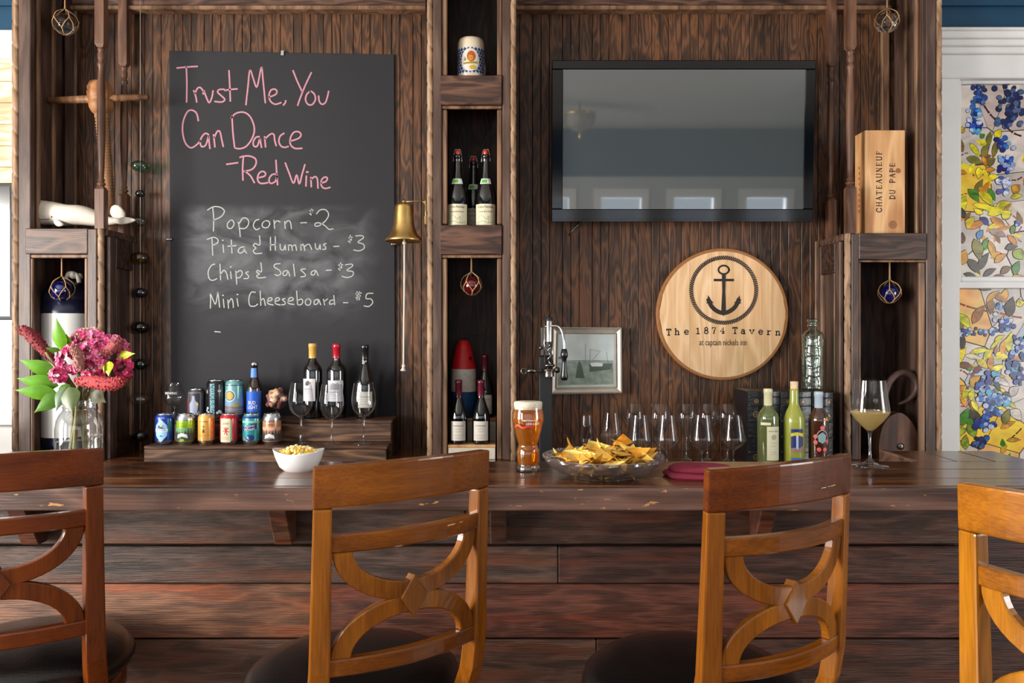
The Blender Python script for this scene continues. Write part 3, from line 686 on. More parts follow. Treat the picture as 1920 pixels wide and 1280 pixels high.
side_frame(cl, OL_, X(196, CY), 1, ZCN, ZS1 - .03)
o = obj('spindle', spindle_mb(2.9 - ZS1, .036, 2.9 - Z(90, 3.18), Z(350, 3.18) - ZS1), M['spindle'], cl, loc=(X(190, 3.18) - OL_[0], 3.18 - OL_[1], ZS1 - ZCN))
obj('spindle', spindle_mb(2.9 - ZS1, .036, 2.9 - Z(125, 3.375), Z(362, 3.375) - ZS1), M['spindle'], cl, loc=(X(233, 3.375) - OL_[0], 3.375 - OL_[1], ZS1 - ZCN))

# centre cabinet ---------------------------------------------------------------
OC = (X(884, CY), WY, ZCN)
cc = thing('display_cabinet', 'tall narrow cabinet in the middle with three open niches', 'cabinet', OC, 0, 'open cabinets of the back bar')
for px in (806, 962): rope(cc, X(px, CY) - OC[0], CY + .010 - OC[1], 0, 2.92 - ZCN, .0125)
obj('stile', L(X(812, CY), X(828, CY), CY, CY + .03, ZCN, 2.92, OC), M['stile'], cc, bevel=.003)
obj('stile', L(X(942, CY), X(957, CY), CY, CY + .03, ZCN, 2.92, OC), M['stile'], cc, bevel=.003)
for a, b in ((828, 838), (932, 941.5)):
    for z0, z1 in ((ZCN, Z(484, CY)), (Z(420, CY) + .001, Z(204, CY)), (Z(141, CY) + .001, 2.9)):
        obj('inner_frame', L(X(a, CY), X(b, CY), CY + .008, CY + .026, z0, z1, OC), M['bead'], cc, bevel=.004)
for a, b in ((800, 830), (938, 968)):
    obj('side_panel', L(X(a, CY) if a == 800 else X(b, CY) - .03, X(a, CY) + .03 if a == 800 else X(b, CY), CY + .03, WY - .001, ZCN, 2.92, OC), M['stile'], cc, color=(.8, .75, .7))
SH = []
for y0, y1 in ((142, 197), (422, 477)):
    zt = Z(y0, CY); SH.append(zt)
    obj('shelf', L(X(830, CY), X(940, CY), CY + .02, WY - .001, zt - .025, zt, OC), M['stile_x'], cc, bevel=.002)
    obj('shelf_fascia', L(X(826, CY), X(941, CY), CY - .008, CY + .018, Z(y1, CY), zt, OC), M['stile_x'], cc, bevel=.003, color=(1.0, .92, .88))
    obj('inner_frame', L(X(828, CY), X(941, CY), CY + .004, CY + .018, Z(y1 + 6, CY), Z(y1 + .5, CY), OC), M['bead'], cc, bevel=.003)

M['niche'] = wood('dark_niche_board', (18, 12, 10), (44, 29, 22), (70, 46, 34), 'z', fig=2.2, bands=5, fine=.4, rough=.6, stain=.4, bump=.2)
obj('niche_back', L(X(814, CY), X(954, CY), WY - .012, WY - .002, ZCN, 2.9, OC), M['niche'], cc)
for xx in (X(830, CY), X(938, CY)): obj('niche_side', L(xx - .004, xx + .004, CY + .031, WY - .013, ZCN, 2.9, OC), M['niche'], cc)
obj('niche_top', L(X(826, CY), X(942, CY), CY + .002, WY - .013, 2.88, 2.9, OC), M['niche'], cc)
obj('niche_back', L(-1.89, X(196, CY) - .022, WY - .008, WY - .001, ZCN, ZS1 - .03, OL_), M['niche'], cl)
# right cabinet ---------------------------------------------------------------
OR = (1.5, WY, ZCN); ZS3 = Z(437, CY)
cr_ = thing('display_cabinet', 'dark stained cabinet on the right holding the pine wine crate on its shelf', 'cabinet', OR, 0, 'open cabinets of the back bar')
rope(cr_, X(1762, CY) - OR[0], CY + .012 - OR[1], 0, 2.92 - ZCN, .0135)
obj('stile', L(X(1737, CY), X(1755, CY), CY, CY + .03, ZCN, 2.92, OR), M['stile'], cr_, bevel=.003)
obj('side_panel', L(X(1737, CY), X(1768, CY), CY + .03, WY, ZCN, 2.92, OR), M['stile'], cr_, bevel=.002)
xw = X(1737, CY)
for D0, D1 in ((3.215, 3.235), (3.305, 3.322)):
    obj('bead', L(xw - .012, xw, D0, D1, ZS3 + .002, 2.9, OR), M['bead'], cr_, bevel=.003)
obj('corner_post', L(X(1650, WY), X(1664, WY), WY - .02, WY, ZS3 + .002, 2.9, OR), M['bead'], cr_, bevel=.003)
obj('shelf', L(X(1583, CY), xw - .002, CY + .02, WY - .002, ZS3 - .028, ZS3, OR), M['stile_x'], cr_, bevel=.002)
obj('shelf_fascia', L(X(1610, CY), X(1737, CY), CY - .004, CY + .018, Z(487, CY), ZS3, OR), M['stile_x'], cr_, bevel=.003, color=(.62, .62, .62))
obj('inner_frame', L(X(1610, CY), X(1737, CY), CY + .004, CY + .018, Z(491, CY), Z(487.5, CY), OR), M['bead'], cr_, bevel=.002)
obj('inner_frame', L(X(1725, CY), X(1736, CY), CY + .004, CY + .020, ZCN, Z(492, CY), OR), M['bead'], cr_, bevel=.003)
obj('stile', L(X(1597, CY), X(1611, CY), CY, CY + .03, ZCN, ZS3 - .002, OR), M['stile'], cr_, bevel=.003)
obj('inner_frame', L(X(1611, CY), X(1615, CY), CY + .004, CY + .020, ZCN, Z(492, CY), OR), M['bead'], cr_, bevel=.002)
rope(cr_, X(1591, CY) - OR[0], CY + .010 - OR[1], 0, ZS3 - ZCN - .001, .0125)
side_frame(cr_, OR, X(1584, CY), -1, ZCN, ZS3 - .03)
obj('bead', L(X(1527, WY), X(1534, WY), WY - .012, WY - .001, ZCN, Z(452, WY), OR), M['bead'], cr_, bevel=.003)
obj('spindle', spindle_mb(2.9 - ZS3, .036, 2.9 - Z(95, 3.18), Z(348, 3.18) - ZS3), M['spindle'], cr_, loc=(X(1594, 3.18) - OR[0], 3.18 - OR[1], ZS3 - ZCN))
obj('spindle', spindle_mb(2.9 - ZS3, .034, 2.9 - Z(125, 3.375), Z(372, 3.375) - ZS3), M['spindle'], cr_, loc=(X(1558, 3.375) - OR[0], 3.375 - OR[1], ZS3 - ZCN))

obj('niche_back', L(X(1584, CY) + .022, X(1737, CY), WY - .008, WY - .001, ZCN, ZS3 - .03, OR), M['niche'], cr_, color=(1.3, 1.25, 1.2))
# stepped riser ---------------------------------------------------------------
ZR1, ZR2 = .974, 1.0615; RX0, RX1 = X(270, 3.1), X(724, 3.1)
t = thing('stepped_riser', 'two-step stained pine display riser under the cans and wine bottles', 'riser', ((RX0 + RX1) / 2, 3.25, ZCN))
OS = ((RX0 + RX1) / 2, 3.25, ZCN)
obj('lower_riser_board', L(RX0, RX1, 3.10, 3.12, ZCN, ZR1 - .014, OS), M['riser'], t, bevel=.002)
obj('lower_tread', L(RX0, RX1 + .004, 3.098, 3.24, ZR1 - .013, ZR1, OS), M['riser'], t, bevel=.002, color=(.6, .52, .48))
obj('upper_riser_board', L(RX0, RX1, 3.22, 3.238, ZR1 + .001, ZR2 - .014, OS), M['riser'], t, bevel=.002)
obj('upper_tread', L(RX0, RX1 + .004, 3.218, 3.385, ZR2 - .013, ZR2, OS), M['riser'], t, bevel=.002, color=(.6, .52, .48))
for x in (RX0, RX1 - .016):
    obj('side_board', L(x, x + .016, 3.239, 3.385, ZCN, ZR2 - .014, OS), M['riser'], t, bevel=.001, color=(.5, .45, .42))

# ================================================================== BAR
XL, XR = -2.75, 1.44; YN, YF = 1.83, 2.205
t = thing('worktop', 'long varnished dark wooden bar top with chipped front edge', 'bar top', (0, 2.0, ZB))
def B(x0, x1, y0, y1, z0, z1): return MB().box(x0, x1, y0 - 2.0, y1 - 2.0, z0 - ZB, z1 - ZB)
TH = .052
obj('edge_board', B(XL, XR, YN, YN + .03, ZB - TH, ZB - .0005), M['baredge'], t, bevel=.005, bseg=3)
for i, (a, b) in enumerate(((YN + .0305, 1.955), (1.956, 2.083), (2.085, YF))):
    obj('plank', B(XL, XR, a, b, ZB - .035, ZB), M['bartop'], t, bevel=.002, color=[(1, 1, 1), (.9, .9, .9), (.8, .78, .76)][i])
for i, (a, b) in enumerate(((1.12, 1.226), (1.2275, 1.333), (1.3345, 1.44))):
    obj('plank', B(a, b, YF + .0005, 2.40, ZB - .035, ZB + .0), M['bartop_y'], t, bevel=.002, color=[(1, 1, 1), (.85, .85, .85), (.95, .95, .95)][i])
obj('edge_board', B(1.10, 1.1195, YF + .0005, 2.40, ZB - TH, ZB + .004), M['baredge'], t, bevel=.003, color=(1.2, 1.1, 1))
PY = 2.08
t = thing('bar', 'front of the bar clad in rough dark horizontal boards', 'bar', (0, PY, 0))
def Bf(x0, x1, y0, y1, z0, z1): return MB().box(x0, x1, y0 - PY, y1 - PY, z0, z1)
rows = [(ZB - TH - .001, Z(1022, PY), .0), (Z(1022, PY), Z(1094, PY), -.006), (Z(1094, PY), Z(1199, PY), .004), (Z(1199, PY), Z(1304, PY), .004), (Z(1304, PY), Z(1405, PY), 0), (Z(1405, PY), Z(1510, PY), .004), (Z(1510, PY), Z(1620, PY), 0)]
cols = [(.72, .68, .66), (.70, .66, .66), (1.5, 1.0, .66), (.86, .72, .64), (.8, .7, .7), (1, .8, .7), (.9, .8, .7)]
cols_r = [(.66, .50, .44), (.55, .38, .36), (.92, .48, .38), (.66, .46, .40), (.6, .5, .5), (.7, .5, .5), (.6, .5, .5)]
XE = X(1812, PY)
for i, (z1, z0, off) in enumerate(rows):
    sp = [-.42, -.18, -.62, .1, -.3, .2, -.5][i] + (.3 if i < 2 else .12)
    a = -2.6
    for b in (sp, XE):
        c = cols[i] if a < -1 else cols_r[i]
        obj('plank', Bf(a, b - .0015, PY + off, PY + off + .022, max(z0, 0) + .0025, z1 - .0025), M['barfront'], t, bevel=.003, color=c)
        a = b
obj('corner_trim', Bf(XE, XE + .02, PY - .004, PY + .05, 0, Z(1094, PY)), M['barfront'], t, bevel=.003, color=(.8, .4, .3))
obj('end_board', Bf(XE - .004, XE + .016, PY + .05, 2.35, 0, ZB - TH - .001), M['barfront'], t, color=(.5, .35, .3))
obj('return_panel', Bf(XE + .02, 1.43, 2.2, 2.22, 0, ZB - .036), M['barfront'], t, color=(.55, .32, .26))
obj('carcass', Bf(-2.58, XE - .02, PY + .03, 2.18, 0, ZB - TH), M['dark'], t)
obj('return_post', Bf(1.36, 1.42, 2.3 , 2.36, 0, ZB - .036), M['stile'], t, bevel=.003)
obj('sub_top_rail', Bf(-2.6, XR - .02, PY + .03, 2.17, ZB - TH - .0, ZB - .0365), M['dark'], t)
def bracket(px0, px1, label=None, color=(1, .62, .42)):
    yb = PY - .008; mb = MB()
    x0, x1 = X(px0, 1.97), X(px1, 1.97)
    zt, zb_ = ZB - TH - .001, Z(1028, 2.0)
    prof = [(1.955, zt), (yb, zt), (yb, zb_), (2.035, zb_), (1.995, (zt + zb_) / 2)]
    mb.prism([(a, b) for a, b in prof], lambda u, v, d: (d, u - PY, v), x0, x1)
    return obj('bracket', mb, M['barfront'], t, bevel=.003, color=color)
bracket(500, 535); bracket(9, 45, color=(.7, .45, .32)); bracket(918, 950, color=(.45, .35, .3)); bracket(1428, 1458, color=(.9, .5, .35))

# ================================================================== ON THE WALL
# ---- chalkboard
def chalkboard_mat():
    m, t, b = newmat('chalkboard'); N = t.nodes.new; L_ = t.links.new
    tc = N('ShaderNodeTexCoord'); n = N('ShaderNodeTexNoise'); n.inputs['Scale'].default_value = 3.2; n.inputs['Detail'].default_value = 7; n.inputs['Distortion'].default_value = 1.5
    mp = N('ShaderNodeMapping'); mp.inputs['Scale'].default_value = (1.4, 1, 2.4); L_(tc.outputs['Object'], mp.inputs[0]); L_(mp.outputs[0], n.inputs['Vector'])
    sep = N('ShaderNodeSeparateXYZ'); L_(tc.outputs['Object'], sep.inputs[0])
    def band(v, a, b_, c, d):
        r1 = N('ShaderNodeMapRange'); r1.interpolation_type = 'SMOOTHSTEP'; r1.inputs['From Min'].default_value = a; r1.inputs['From Max'].default_value = b_; L_(v, r1.inputs['Value'])
        r2 = N('ShaderNodeMapRange'); r2.interpolation_type = 'SMOOTHSTEP'; r2.inputs['From Min'].default_value = c; r2.inputs['From Max'].default_value = d
        r2.inputs['To Min'].default_value = 1; r2.inputs['To Max'].default_value = 0; L_(v, r2.inputs['Value'])
        mu = N('ShaderNodeMath'); mu.operation = 'MULTIPLY'; L_(r1.outputs[0], mu.inputs[0]); L_(r2.outputs[0], mu.inputs[1]); return mu.outputs[0]
    bz = band(sep.outputs['Z'], -.33, -.1, .18, .23); bx = band(sep.outputs['X'], -.45, -.36, .2, .46)
    mu = N('ShaderNodeMath'); mu.operation = 'MULTIPLY'; L_(bz, mu.inputs[0]); L_(bx, mu.inputs[1])
    mr = N('ShaderNodeMapRange'); mr.inputs['From Min'].default_value = .36; mr.inputs['From Max'].default_value = .75; mr.inputs['To Min'].default_value = .04; mr.inputs['To Max'].default_value = .62; L_(n.outputs['Fac'], mr.inputs['Value'])
    m2 = N('ShaderNodeMath'); m2.operation = 'MULTIPLY'; L_(mu.outputs[0], m2.inputs[0]); L_(mr.outputs[0], m2.inputs[1])
    m3 = N('ShaderNodeMath'); m3.operation = 'ADD'; L_(m2.outputs[0], m3.inputs[0]); m3.inputs[1].default_value = .03
    mx = N('ShaderNodeMix'); mx.data_type = 'RGBA'; L_(m3.outputs[0], mx.inputs[0]); mx.inputs[6].default_value = (*lin((38, 37, 40)), 1); mx.inputs[7].default_value = (*lin((128, 128, 132)), 1)
    L_(mx.outputs[2], b.inputs['Base Color']); b.inputs['Roughness'].default_value = .7; b.inputs['Specular IOR Level'].default_value = .25
    return m
M['chalkboard'] = chalkboard_mat()
DB = 3.418
KX, KZ = X(529, DB), Z(480, DB)
cb = thing('chalkboard', 'large dark chalkboard with pink and white chalk writing left of the middle cabinet', 'chalkboard', (KX, DB, KZ))
q = [(317, 95), (739, 102), (741, 852), (321, 852)]
mb = MB().prism([(X(a, DB) - KX, Z(b, DB) - KZ) for a, b in q], lambda u, v, d: (u, d, v), 0, .009)
obj('board', mb, M['chalkboard'], cb, bevel=.001)
def board_map(scale, ox, oy):
    return lambda u, v, d: (X(ox + u / scale, DB) - KX, -d, Z(oy + v / scale, DB) - KZ)
pink = """88,190 160,183 240,178|158,185 162,300 160,445|214,360 228,400 236,445|224,380 240,345 262,336 285,365 284,385|290,360 310,415 330,450 350,410 358,362|442,350 405,352 393,372 420,398 446,425 425,445 372,441|478,210 484,330 488,438|445,358 500,350 540,347|605,465 620,330 635,205 660,270 685,335 705,260 722,182 735,300 750,450|780,408 828,388 836,360 815,348 790,360 778,400 790,440 825,462 868,450|903,435 900,450 886,468|958,210 990,290 1025,365|1095,225 1050,320 1010,420 993,470|1085,365 1060,390 1052,430 1070,462 1100,465 1125,430 1120,390 1098,367 1085,365|1150,400 1155,440 1175,462 1200,450 1215,410 1225,365|248,585 235,530 200,506 165,520 135,590 130,670 150,750 190,788 230,770 265,735|325,690 300,680 272,710 262,750 275,780 305,765 325,700 328,740 335,793|362,690 368,740 372,782|368,712 390,665 410,668 422,720 435,778|500,550 508,680 520,785|495,565 530,530 590,522 640,560 668,640 655,710 610,775 560,795 525,790|705,705 680,710 660,745 665,775 690,775 710,720 715,750 722,785|745,705 752,782|750,720 790,685 815,690 820,730 832,772|890,680 862,700 852,740 868,775 895,785 922,778|940,738 1000,717 1018,690 1000,668 965,672 940,710 938,760 970,792 1025,792|460,912 543,900|585,862 580,950 583,1030|560,860 580,853 630,850 675,870 680,910 650,950 590,965|600,965 640,1000 668,1050|700,1012 745,1000 750,975 725,965 700,985 692,1025 715,1055 768,1050|835,985 800,990 778,1025 790,1055 825,1040 838,1000|830,882 836,980 842,1065|900,902 930,980 962,1055 985,990 1005,1060 1025,990 1047,915|1058,1000 1055,1075|1065,970|1092,1010 1095,1080|1095,1025 1120,1005 1140,1020 1145,1090|1170,1052 1205,1040 1215,1015 1195,1008 1172,1030 1170,1070 1195,1093 1235,1085"""
white = """345,75 352,150 350,245|308,92 350,68 400,72 430,100 405,140 352,165|475,165 452,190 455,220 480,225 500,195 490,168 475,165|530,180 540,230 545,285|535,195 565,150 600,160 605,195 580,225 545,225|680,160 655,170 640,205 660,235 685,225|725,170 705,190 710,215 740,220 760,195 750,172 725,170|790,165 795,225|795,190 810,170 835,178|868,175 872,225|872,190 890,170 910,180 917,228|985,185 1028,183|1074,93 1052,97 1066,107 1050,120|1064,86 1059,128|1100,120 1125,92 1165,90 1188,125 1165,170 1120,205 1092,208 1090,190 1120,185 1160,205 1190,232 1220,228|340,300 342,350 345,420|305,305 350,290 382,305 380,330 345,348|420,345 425,400|418,312|480,310 485,405|455,355 515,350|575,360 545,365 530,390 545,405 570,390 575,362 580,390 592,405|685,280 688,345 655,335 640,350 660,368 640,385 655,408 702,405|765,290 765,385|800,285 800,385|765,345 800,342|835,340 838,375 860,380 872,345 875,382|895,345 897,385|897,355 915,345 925,385|925,355 945,345 955,385|985,345 987,385|987,355 1003,340 1015,385|1015,355 1045,340 1065,380|1090,335 1095,370 1115,375 1125,340 1128,378|1170,335 1150,342 1165,360 1165,375 1145,378|1225,357 1262,355|1360,290 1335,292 1355,308 1330,320|1345,275 1343,330|1385,280 1430,278 1440,295 1400,325 1440,340 1445,370 1410,388 1370,382|360,485 335,495 312,540 320,590 345,603 375,590|398,485 402,600|402,560 425,530 445,550 455,595|475,540 480,590|476,505|512,535 520,630|515,550 545,530 560,550 545,580 520,585|605,540 585,548 605,570 600,588 572,590|695,475 700,540 672,530 665,545 685,555 665,570 680,585 730,580|835,482 800,485 792,505 830,530 840,555 815,568 798,560|885,530 860,540 858,565 880,565 892,535 905,572|932,485 942,572|1020,520 985,525 1010,550 1020,570 985,578|1090,530 1065,540 1062,562 1085,560 1095,532 1112,568|1170,530 1207,528|1290,490 1260,492 1285,508 1258,520|1275,475 1270,530|1310,490 1355,485 1360,500 1320,530 1365,540 1360,570 1320,582 1285,572|328,805 330,740 328,700 350,750 365,775 378,720 382,685 390,750 395,798|422,740 428,800|420,712|455,745 460,805|460,768 480,735 492,760 495,800|522,735 530,790|525,705|655,690 625,690 608,735 615,785 650,790 672,775|690,680 695,785|695,752 715,735 728,785|745,757 775,745 770,730 750,735 745,770 785,782|800,757 830,745 825,730 805,735 800,770 835,782|870,735 850,742 870,760 868,778 845,780|890,757 930,745 922,728 900,735 893,768 935,778|955,680 962,780|962,750 990,738 1000,760 985,780 962,780|1035,735 1018,755 1025,780 1050,780 1058,750 1035,735|1110,740 1085,750 1085,778 1108,770 1115,742 1130,780|1150,740 1158,782|1155,757 1180,738|1225,745 1200,750 1195,775 1222,772|1225,712 1232,780|1295,765 1328,765|1425,695 1385,700 1420,715 1385,730|1395,685 1395,745|1412,685 1410,745|1510,697 1468,700 1460,735 1495,738 1508,765 1480,792 1445,788|360,975 400,978"""
LINES = [(0, 480, 'pink'), (480, 820, 'pink'), (820, 2000, 'pink'), (0, 0, ''), (60, 262, 'white'), (262, 445, 'white'), (445, 640, 'white'), (640, 900, 'white'), (900, 1200, 'white')]
for lo_, hi_, colr in LINES:
    mb = MB(); src, mp, w = (pink, board_map(4, 310, 80), 12) if colr == 'pink' else (white, board_map(3.878, 310, 370), 7.5)
    for st in src.split('|') if colr else []:
        pts = [tuple(float(c) for c in p.split(',')) for p in st.split()]
        cy_ = (min(p[1] for p in pts) + max(p[1] for p in pts)) / 2
        if lo_ <= cy_ < hi_: ribbon(mb, spline(pts, 4), w if len(pts) > 1 else w * 1.1, mp, .0008)
    if mb.v: obj('chalk_line', mb, M['chalk_' + colr], cb, label='pink chalk handwriting' if colr == 'pink' else 'white chalk handwriting')
for px, py, s in ((530, 100, 1), (319, 449, 0), (740, 458, 0)):
    mb = MB(); 
    if s: mb.box(-.006, .006, -.006, .012, -.010, .010)
    else: mb.tube([(-.010, -.006, 0), (.010, -.006, 0)], .005, 8); mb.ball((-.009, -.007, 0), .007, 8, 6)
    tg = obj('board_clip', mb, M['steel'], cb, loc=(X(px, DB) - KX, 0, Z(py, DB) - KZ), bevel=0)

# ---- television
TD = 3.30
tx0, tx1, tz1, tz0 = X(1034, TD), X(1525, TD), Z(117, TD), Z(415, TD)
tw, th = (tx1 - tx0) / 2, (tz1 - tz0) / 2
tv = thing('television', 'wide black flat television hung on the panelled wall, switched off', 'television', ((tx0 + tx1) / 2, TD, (tz0 + tz1) / 2))
TILT = radians(3.2)
tv.rotation_euler = (TILT, 0, 0)
def scr():
    m, t, b = newmat('dark_screen_glass'); b.inputs['Base Color'].default_value = (.055, .062, .062, 1); b.inputs['Roughness'].default_value = .03
    b.inputs['IOR'].default_value = 2.3; return m
M['screen'] = scr()
M['bezel'] = plain('piano_black_bezel', (8, 8, 10), .08, spec=.5, coat=.15)
mb = MB(); bz = .046
mb.box(-tw, tw, -.014, .02, th - .037, th); mb.box(-tw, tw, -.014, .02, -th, -th + .052)
mb.box(-tw, -tw + bz, -.014, .02, -th + .052, th - .037); mb.box(tw - .042, tw, -.014, .02, -th + .052, th - .037)
obj('bezel', mb, M['bezel'], tv, bevel=.003)
obj('screen', MB().box(-tw + bz - .001, tw - .041, -.010, .01, -th + .051, th - .036), M['screen'], tv)
obj('housing', MB().box(-tw + .02, tw - .02, .02, .06, -th + .03, th - .02), M['matte'], tv, bevel=.01)
obj('trim_strip', MB().box(-tw + .002, tw - .002, -.018, -.0145, -th + .0, -th + .010), M['bezel'], tv, bevel=.001)
obj('wall_mount', MB().box(-.2, .2, .06, .10, -.12, .12), M['matte'], tv)
mb = MB(); mb.tube([(-tw + .13, .03, -th + .01), (-tw + .10, .02, -th - .02), (-tw + .075, .02, -th - .055)], .008, 4, sq=.5)
obj('release_lever', mb, M['darksteel'], tv)

# ---- round tavern sign
SD = 3.40; sr = 124 * SD / F
sg = thing('round_sign', 'round pale oak barrel head sign with a black anchor and tavern lettering', 'sign', (X(1355, SD), SD, Z(589, SD)))
mb = MB(); n = 72
mb.lathe([(sr - .013, -.001), (sr, -.001), (sr, .028), (sr - .013, .028), (sr - .013, -.001)], n, smooth=False)
mb.xf(Matrix.Rotation(-pi / 2, 4, 'X')); mb.xf(Matrix.Rotation(pi, 4, 'Z'))
mb.v = [(a, abs(b), c) for a, b, c in mb.v]
obj('rim', mb, M['oakrim'], sg, bevel=.003)
edges = [-1, -.52, -.17, .05, .33, .62, 1]; rr = sr - .0135
for i in range(6):
    a, b = edges[i] * rr + .0004, edges[i + 1] * rr - .0004
    poly = [(a + (b - a) * k / 10, 0) for k in range(11)]
    top = [(u, sqrt(max(rr * rr - u * u, 0))) for u, _ in poly]; bot = [(u, -v) for u, v in top[::-1]]
    pl = [p for j, p in enumerate(top + bot) if j == 0 or p != (top + bot)[j - 1]]
    if abs(edges[i]) == 1: pl = pl[1:] if len(pl) > 2 and abs(pl[0][1]) < 1e-4 and abs(pl[-1][1]) < 1e-4 else pl
    obj('stave', MB().prism(pl, lambda u, v, d: (u, d, v), .001, .02), M['oak'], sg, color=random.choice([(1, .97, .95), (.96, .92, .88), (1.03, 1, .98), (.98, .90, .84)]))
sm = lambda u, v, d: (u, .0008 - d, v)
ps = SD / F
mb = MB()
ah = [(1358 + (a - 670) / 4.267, 545 - (430 - b) * -1 / 4.267) for a, b in []]
def sp(a, b): return ((1200 + a / 4.267 - 1355) * ps, -(440 + b / 4.267 - 589) * ps)
ribbon(mb, [sp(670 + 42 * cos(2 * pi * k / 24), 280 + 34 * sin(2 * pi * k / 24)) for k in range(25)], 15 * ps / 4.267, sm)
blob(mb, [sp(655, 320), sp(685, 320), sp(682, 450), sp(688, 600), sp(668, 648), sp(650, 600), sp(658, 450)], sm, .0008)
ribbon(mb, [sp(597, 362), sp(745, 362)], 20 * ps / 4.267, sm)
arc = spline([sp(548, 520), sp(575, 575), sp(620, 612), sp(668, 625), sp(716, 612), sp(762, 575), sp(790, 520)], 5)
ribbon(mb, arc, 34 * ps / 4.267, sm)
for q in ([(545, 482), (532, 550), (590, 545), (570, 525)], [(797, 482), (806, 552), (752, 545), (775, 522)]): blob(mb, [sp(*p) for p in q], sm, .0009)
blob(mb, [sp(620, 605), sp(668, 650), sp(716, 605), sp(668, 615)], sm, .0009)
obj('anchor_emblem', mb, M['ink'], sg)
mb = MB()
for k in range(104):
    a = 2 * pi * k / 104; r0, r1 = 248, 273; da = .055
    ribbon(mb, [sp(670 + r0 * cos(a), 443 + r0 * sin(a)), sp(670 + r1 * cos(a + da), 443 + r1 * sin(a + da))], 11 * ps / 4.267, sm)
obj('rope_ring_emblem', mb, M['ink'], sg)
# slab-serif letters of the first line: strokes on a 0..1 grid (y up), serifs as short bars
TYPE = {'T': ['.5,0 .5,1', '.08,.97 .92,.97', '.08,1 .08,.78', '.92,1 .92,.78', '.28,.03 .72,.03'],
 'h': ['.2,0 .2,1', '.05,.97 .2,.97', '.2,.5 .45,.66 .7,.6 .78,.4 .78,0', '.05,.03 .35,.03', '.62,.03 .94,.03'],
 'e': ['.12,.36 .85,.36 .8,.56 .5,.68 .2,.56 .1,.32 .25,.08 .5,0 .85,.1'],
 '1': ['.5,0 .5,1 .22,.84', '.2,.03 .8,.03'], '8': ['.5,.54 .22,.66 .25,.9 .5,1 .75,.9 .78,.66 .5,.54 .2,.42 .15,.15 .5,0 .85,.15 .8,.42 .5,.54'],
 '7': ['.15,.78 .15,.97 .85,.97 .55,.45 .45,0'], '4': ['.68,0 .68,1 .1,.3 .92,.3', '.5,.03 .88,.03'],
 'a': ['.2,.58 .5,.68 .75,.56 .76,.03 .95,.03', '.76,.4 .4,.4 .14,.2 .35,0 .6,.05 .76,.22'], 'v': ['.1,.64 .5,0 .9,.64', '0,.65 .3,.65', '.7,.65 1,.65'],
 'r': ['.3,0 .3,.65 .1,.65', '.3,.42 .55,.64 .85,.6', '.1,.03 .6,.03'], 'n': ['.2,0 .2,.65 .05,.65', '.2,.48 .45,.66 .7,.6 .78,.4 .78,0', '.05,.03 .35,.03', '.62,.03 .94,.03']}
mb = MB(); pxs = [230, 297, 372, None, 464, 530, 592, 658, None, 760, 824, 895, 966, 1032, 1103]
for ch, cx in zip('The 1874 Tavern', pxs):
    if cx is None: continue
    for st in TYPE[ch]:
        pts = [tuple(float(c) for c in p.split(',')) for p in st.split()]
        bow = (cx - 670) ** 2 / 440 ** 2 * 14
        f = spline(pts, 4) if ch in 'e8' or len(pts) > 3 and ch in 'hnar' else pts
        ribbon(mb, [sp(cx - 19 + a * 38, 790 + bow - b * 50) for a, b in f], 8.5 * ps / 4.267, sm)
obj('lettering', mb, M['ink'], sg); mb = MB()
text(mb, 'at captain nickels inn', *sp(664, 868), 380 * ps / 4.267, 66 * ps / 4.267, sm, .0008)
obj('small_lettering', mb, M['ink'], sg)

# ---- framed harbour picture
PD = 3.395; pc = (X(1098, PD), PD, Z(676, PD))
pf = thing('framed_picture', 'silver framed black and white photograph of a fishing boat', 'picture', pc)
q = [(1036, 613), (1166, 614), (1167, 737), (1033, 739)]; s_ = lambda a, b: (X(a, PD) - pc[0], Z(b, PD) - pc[2])
mb = MB(); cc_ = s_(1100, 676)
def lerp(q, k): return [(cc_[0] + (a - cc_[0]) * k[0], cc_[1] + (b - cc_[1]) * k[1]) for a, b in q]
O = [s_(*p) for p in q]; rings = [(O, .0, 1), (O, -.022, 1), (lerp(O, (.975, .972)), -.026, 1), (lerp(O, (.955, .95)), -.014, 1), (lerp(O, (.86, .85)), -.006, 1), (lerp(O, (.84, .83)), -.013, 1), (lerp(O, (.80, .79)), -.004, 1)]
vs = []; fs = []
for r, d, _ in rings: vs += [(a, d + .022, b) for a, b in r]
for i in range(len(rings) - 1):
    for k in range(4): fs.append((4 * i + k, 4 * i + (k + 1) % 4, 4 * i + 4 + (k + 1) % 4, 4 * i + 4 + k))
mb.add(vs, fs); M['silverframe'] = plain('silver_leaf_frame', (186, 176, 162), .35, metal=.35, var=.08)
obj('frame', mb, M['silverframe'], pf)
obj('backing', MB().prism(lerp(O, (.97, .97)), lambda u, v, d: (u, d, v), .0225, .026), M['matte'], pf)
pm, t_, b_ = newmat('picture_sky'); tc = t_.nodes.new('ShaderNodeTexCoord'); nn = t_.nodes.new('ShaderNodeTexNoise'); nn.inputs['Scale'].default_value = 14
cr2 = t_.nodes.new('ShaderNodeValToRGB'); cr2.color_ramp.elements[0].color = (*lin((148, 156, 152)), 1); cr2.color_ramp.elements[1].color = (*lin((196, 202, 198)), 1)
t_.links.new(tc.outputs['Object'], nn.inputs['Vector']); t_.links.new(nn.outputs['Fac'], cr2.inputs[0]); t_.links.new(cr2.outputs[0], b_.inputs['Base Color']); b_.inputs['Roughness'].default_value = .1
b_.inputs['Coat Weight'].default_value = .8
mb = MB(); inn = lerp(O, (.81, .80)); mb.prism(inn, lambda u, v, d: (u, .0175 + d, v), 0, .002); ph = obj('photograph', mb, pm, pf)
pmz = lambda u, v, d: (u, .0172 - d, v)
def pz(a, b): return s_(960 + a / 3.556, 560 + b / 3.556)
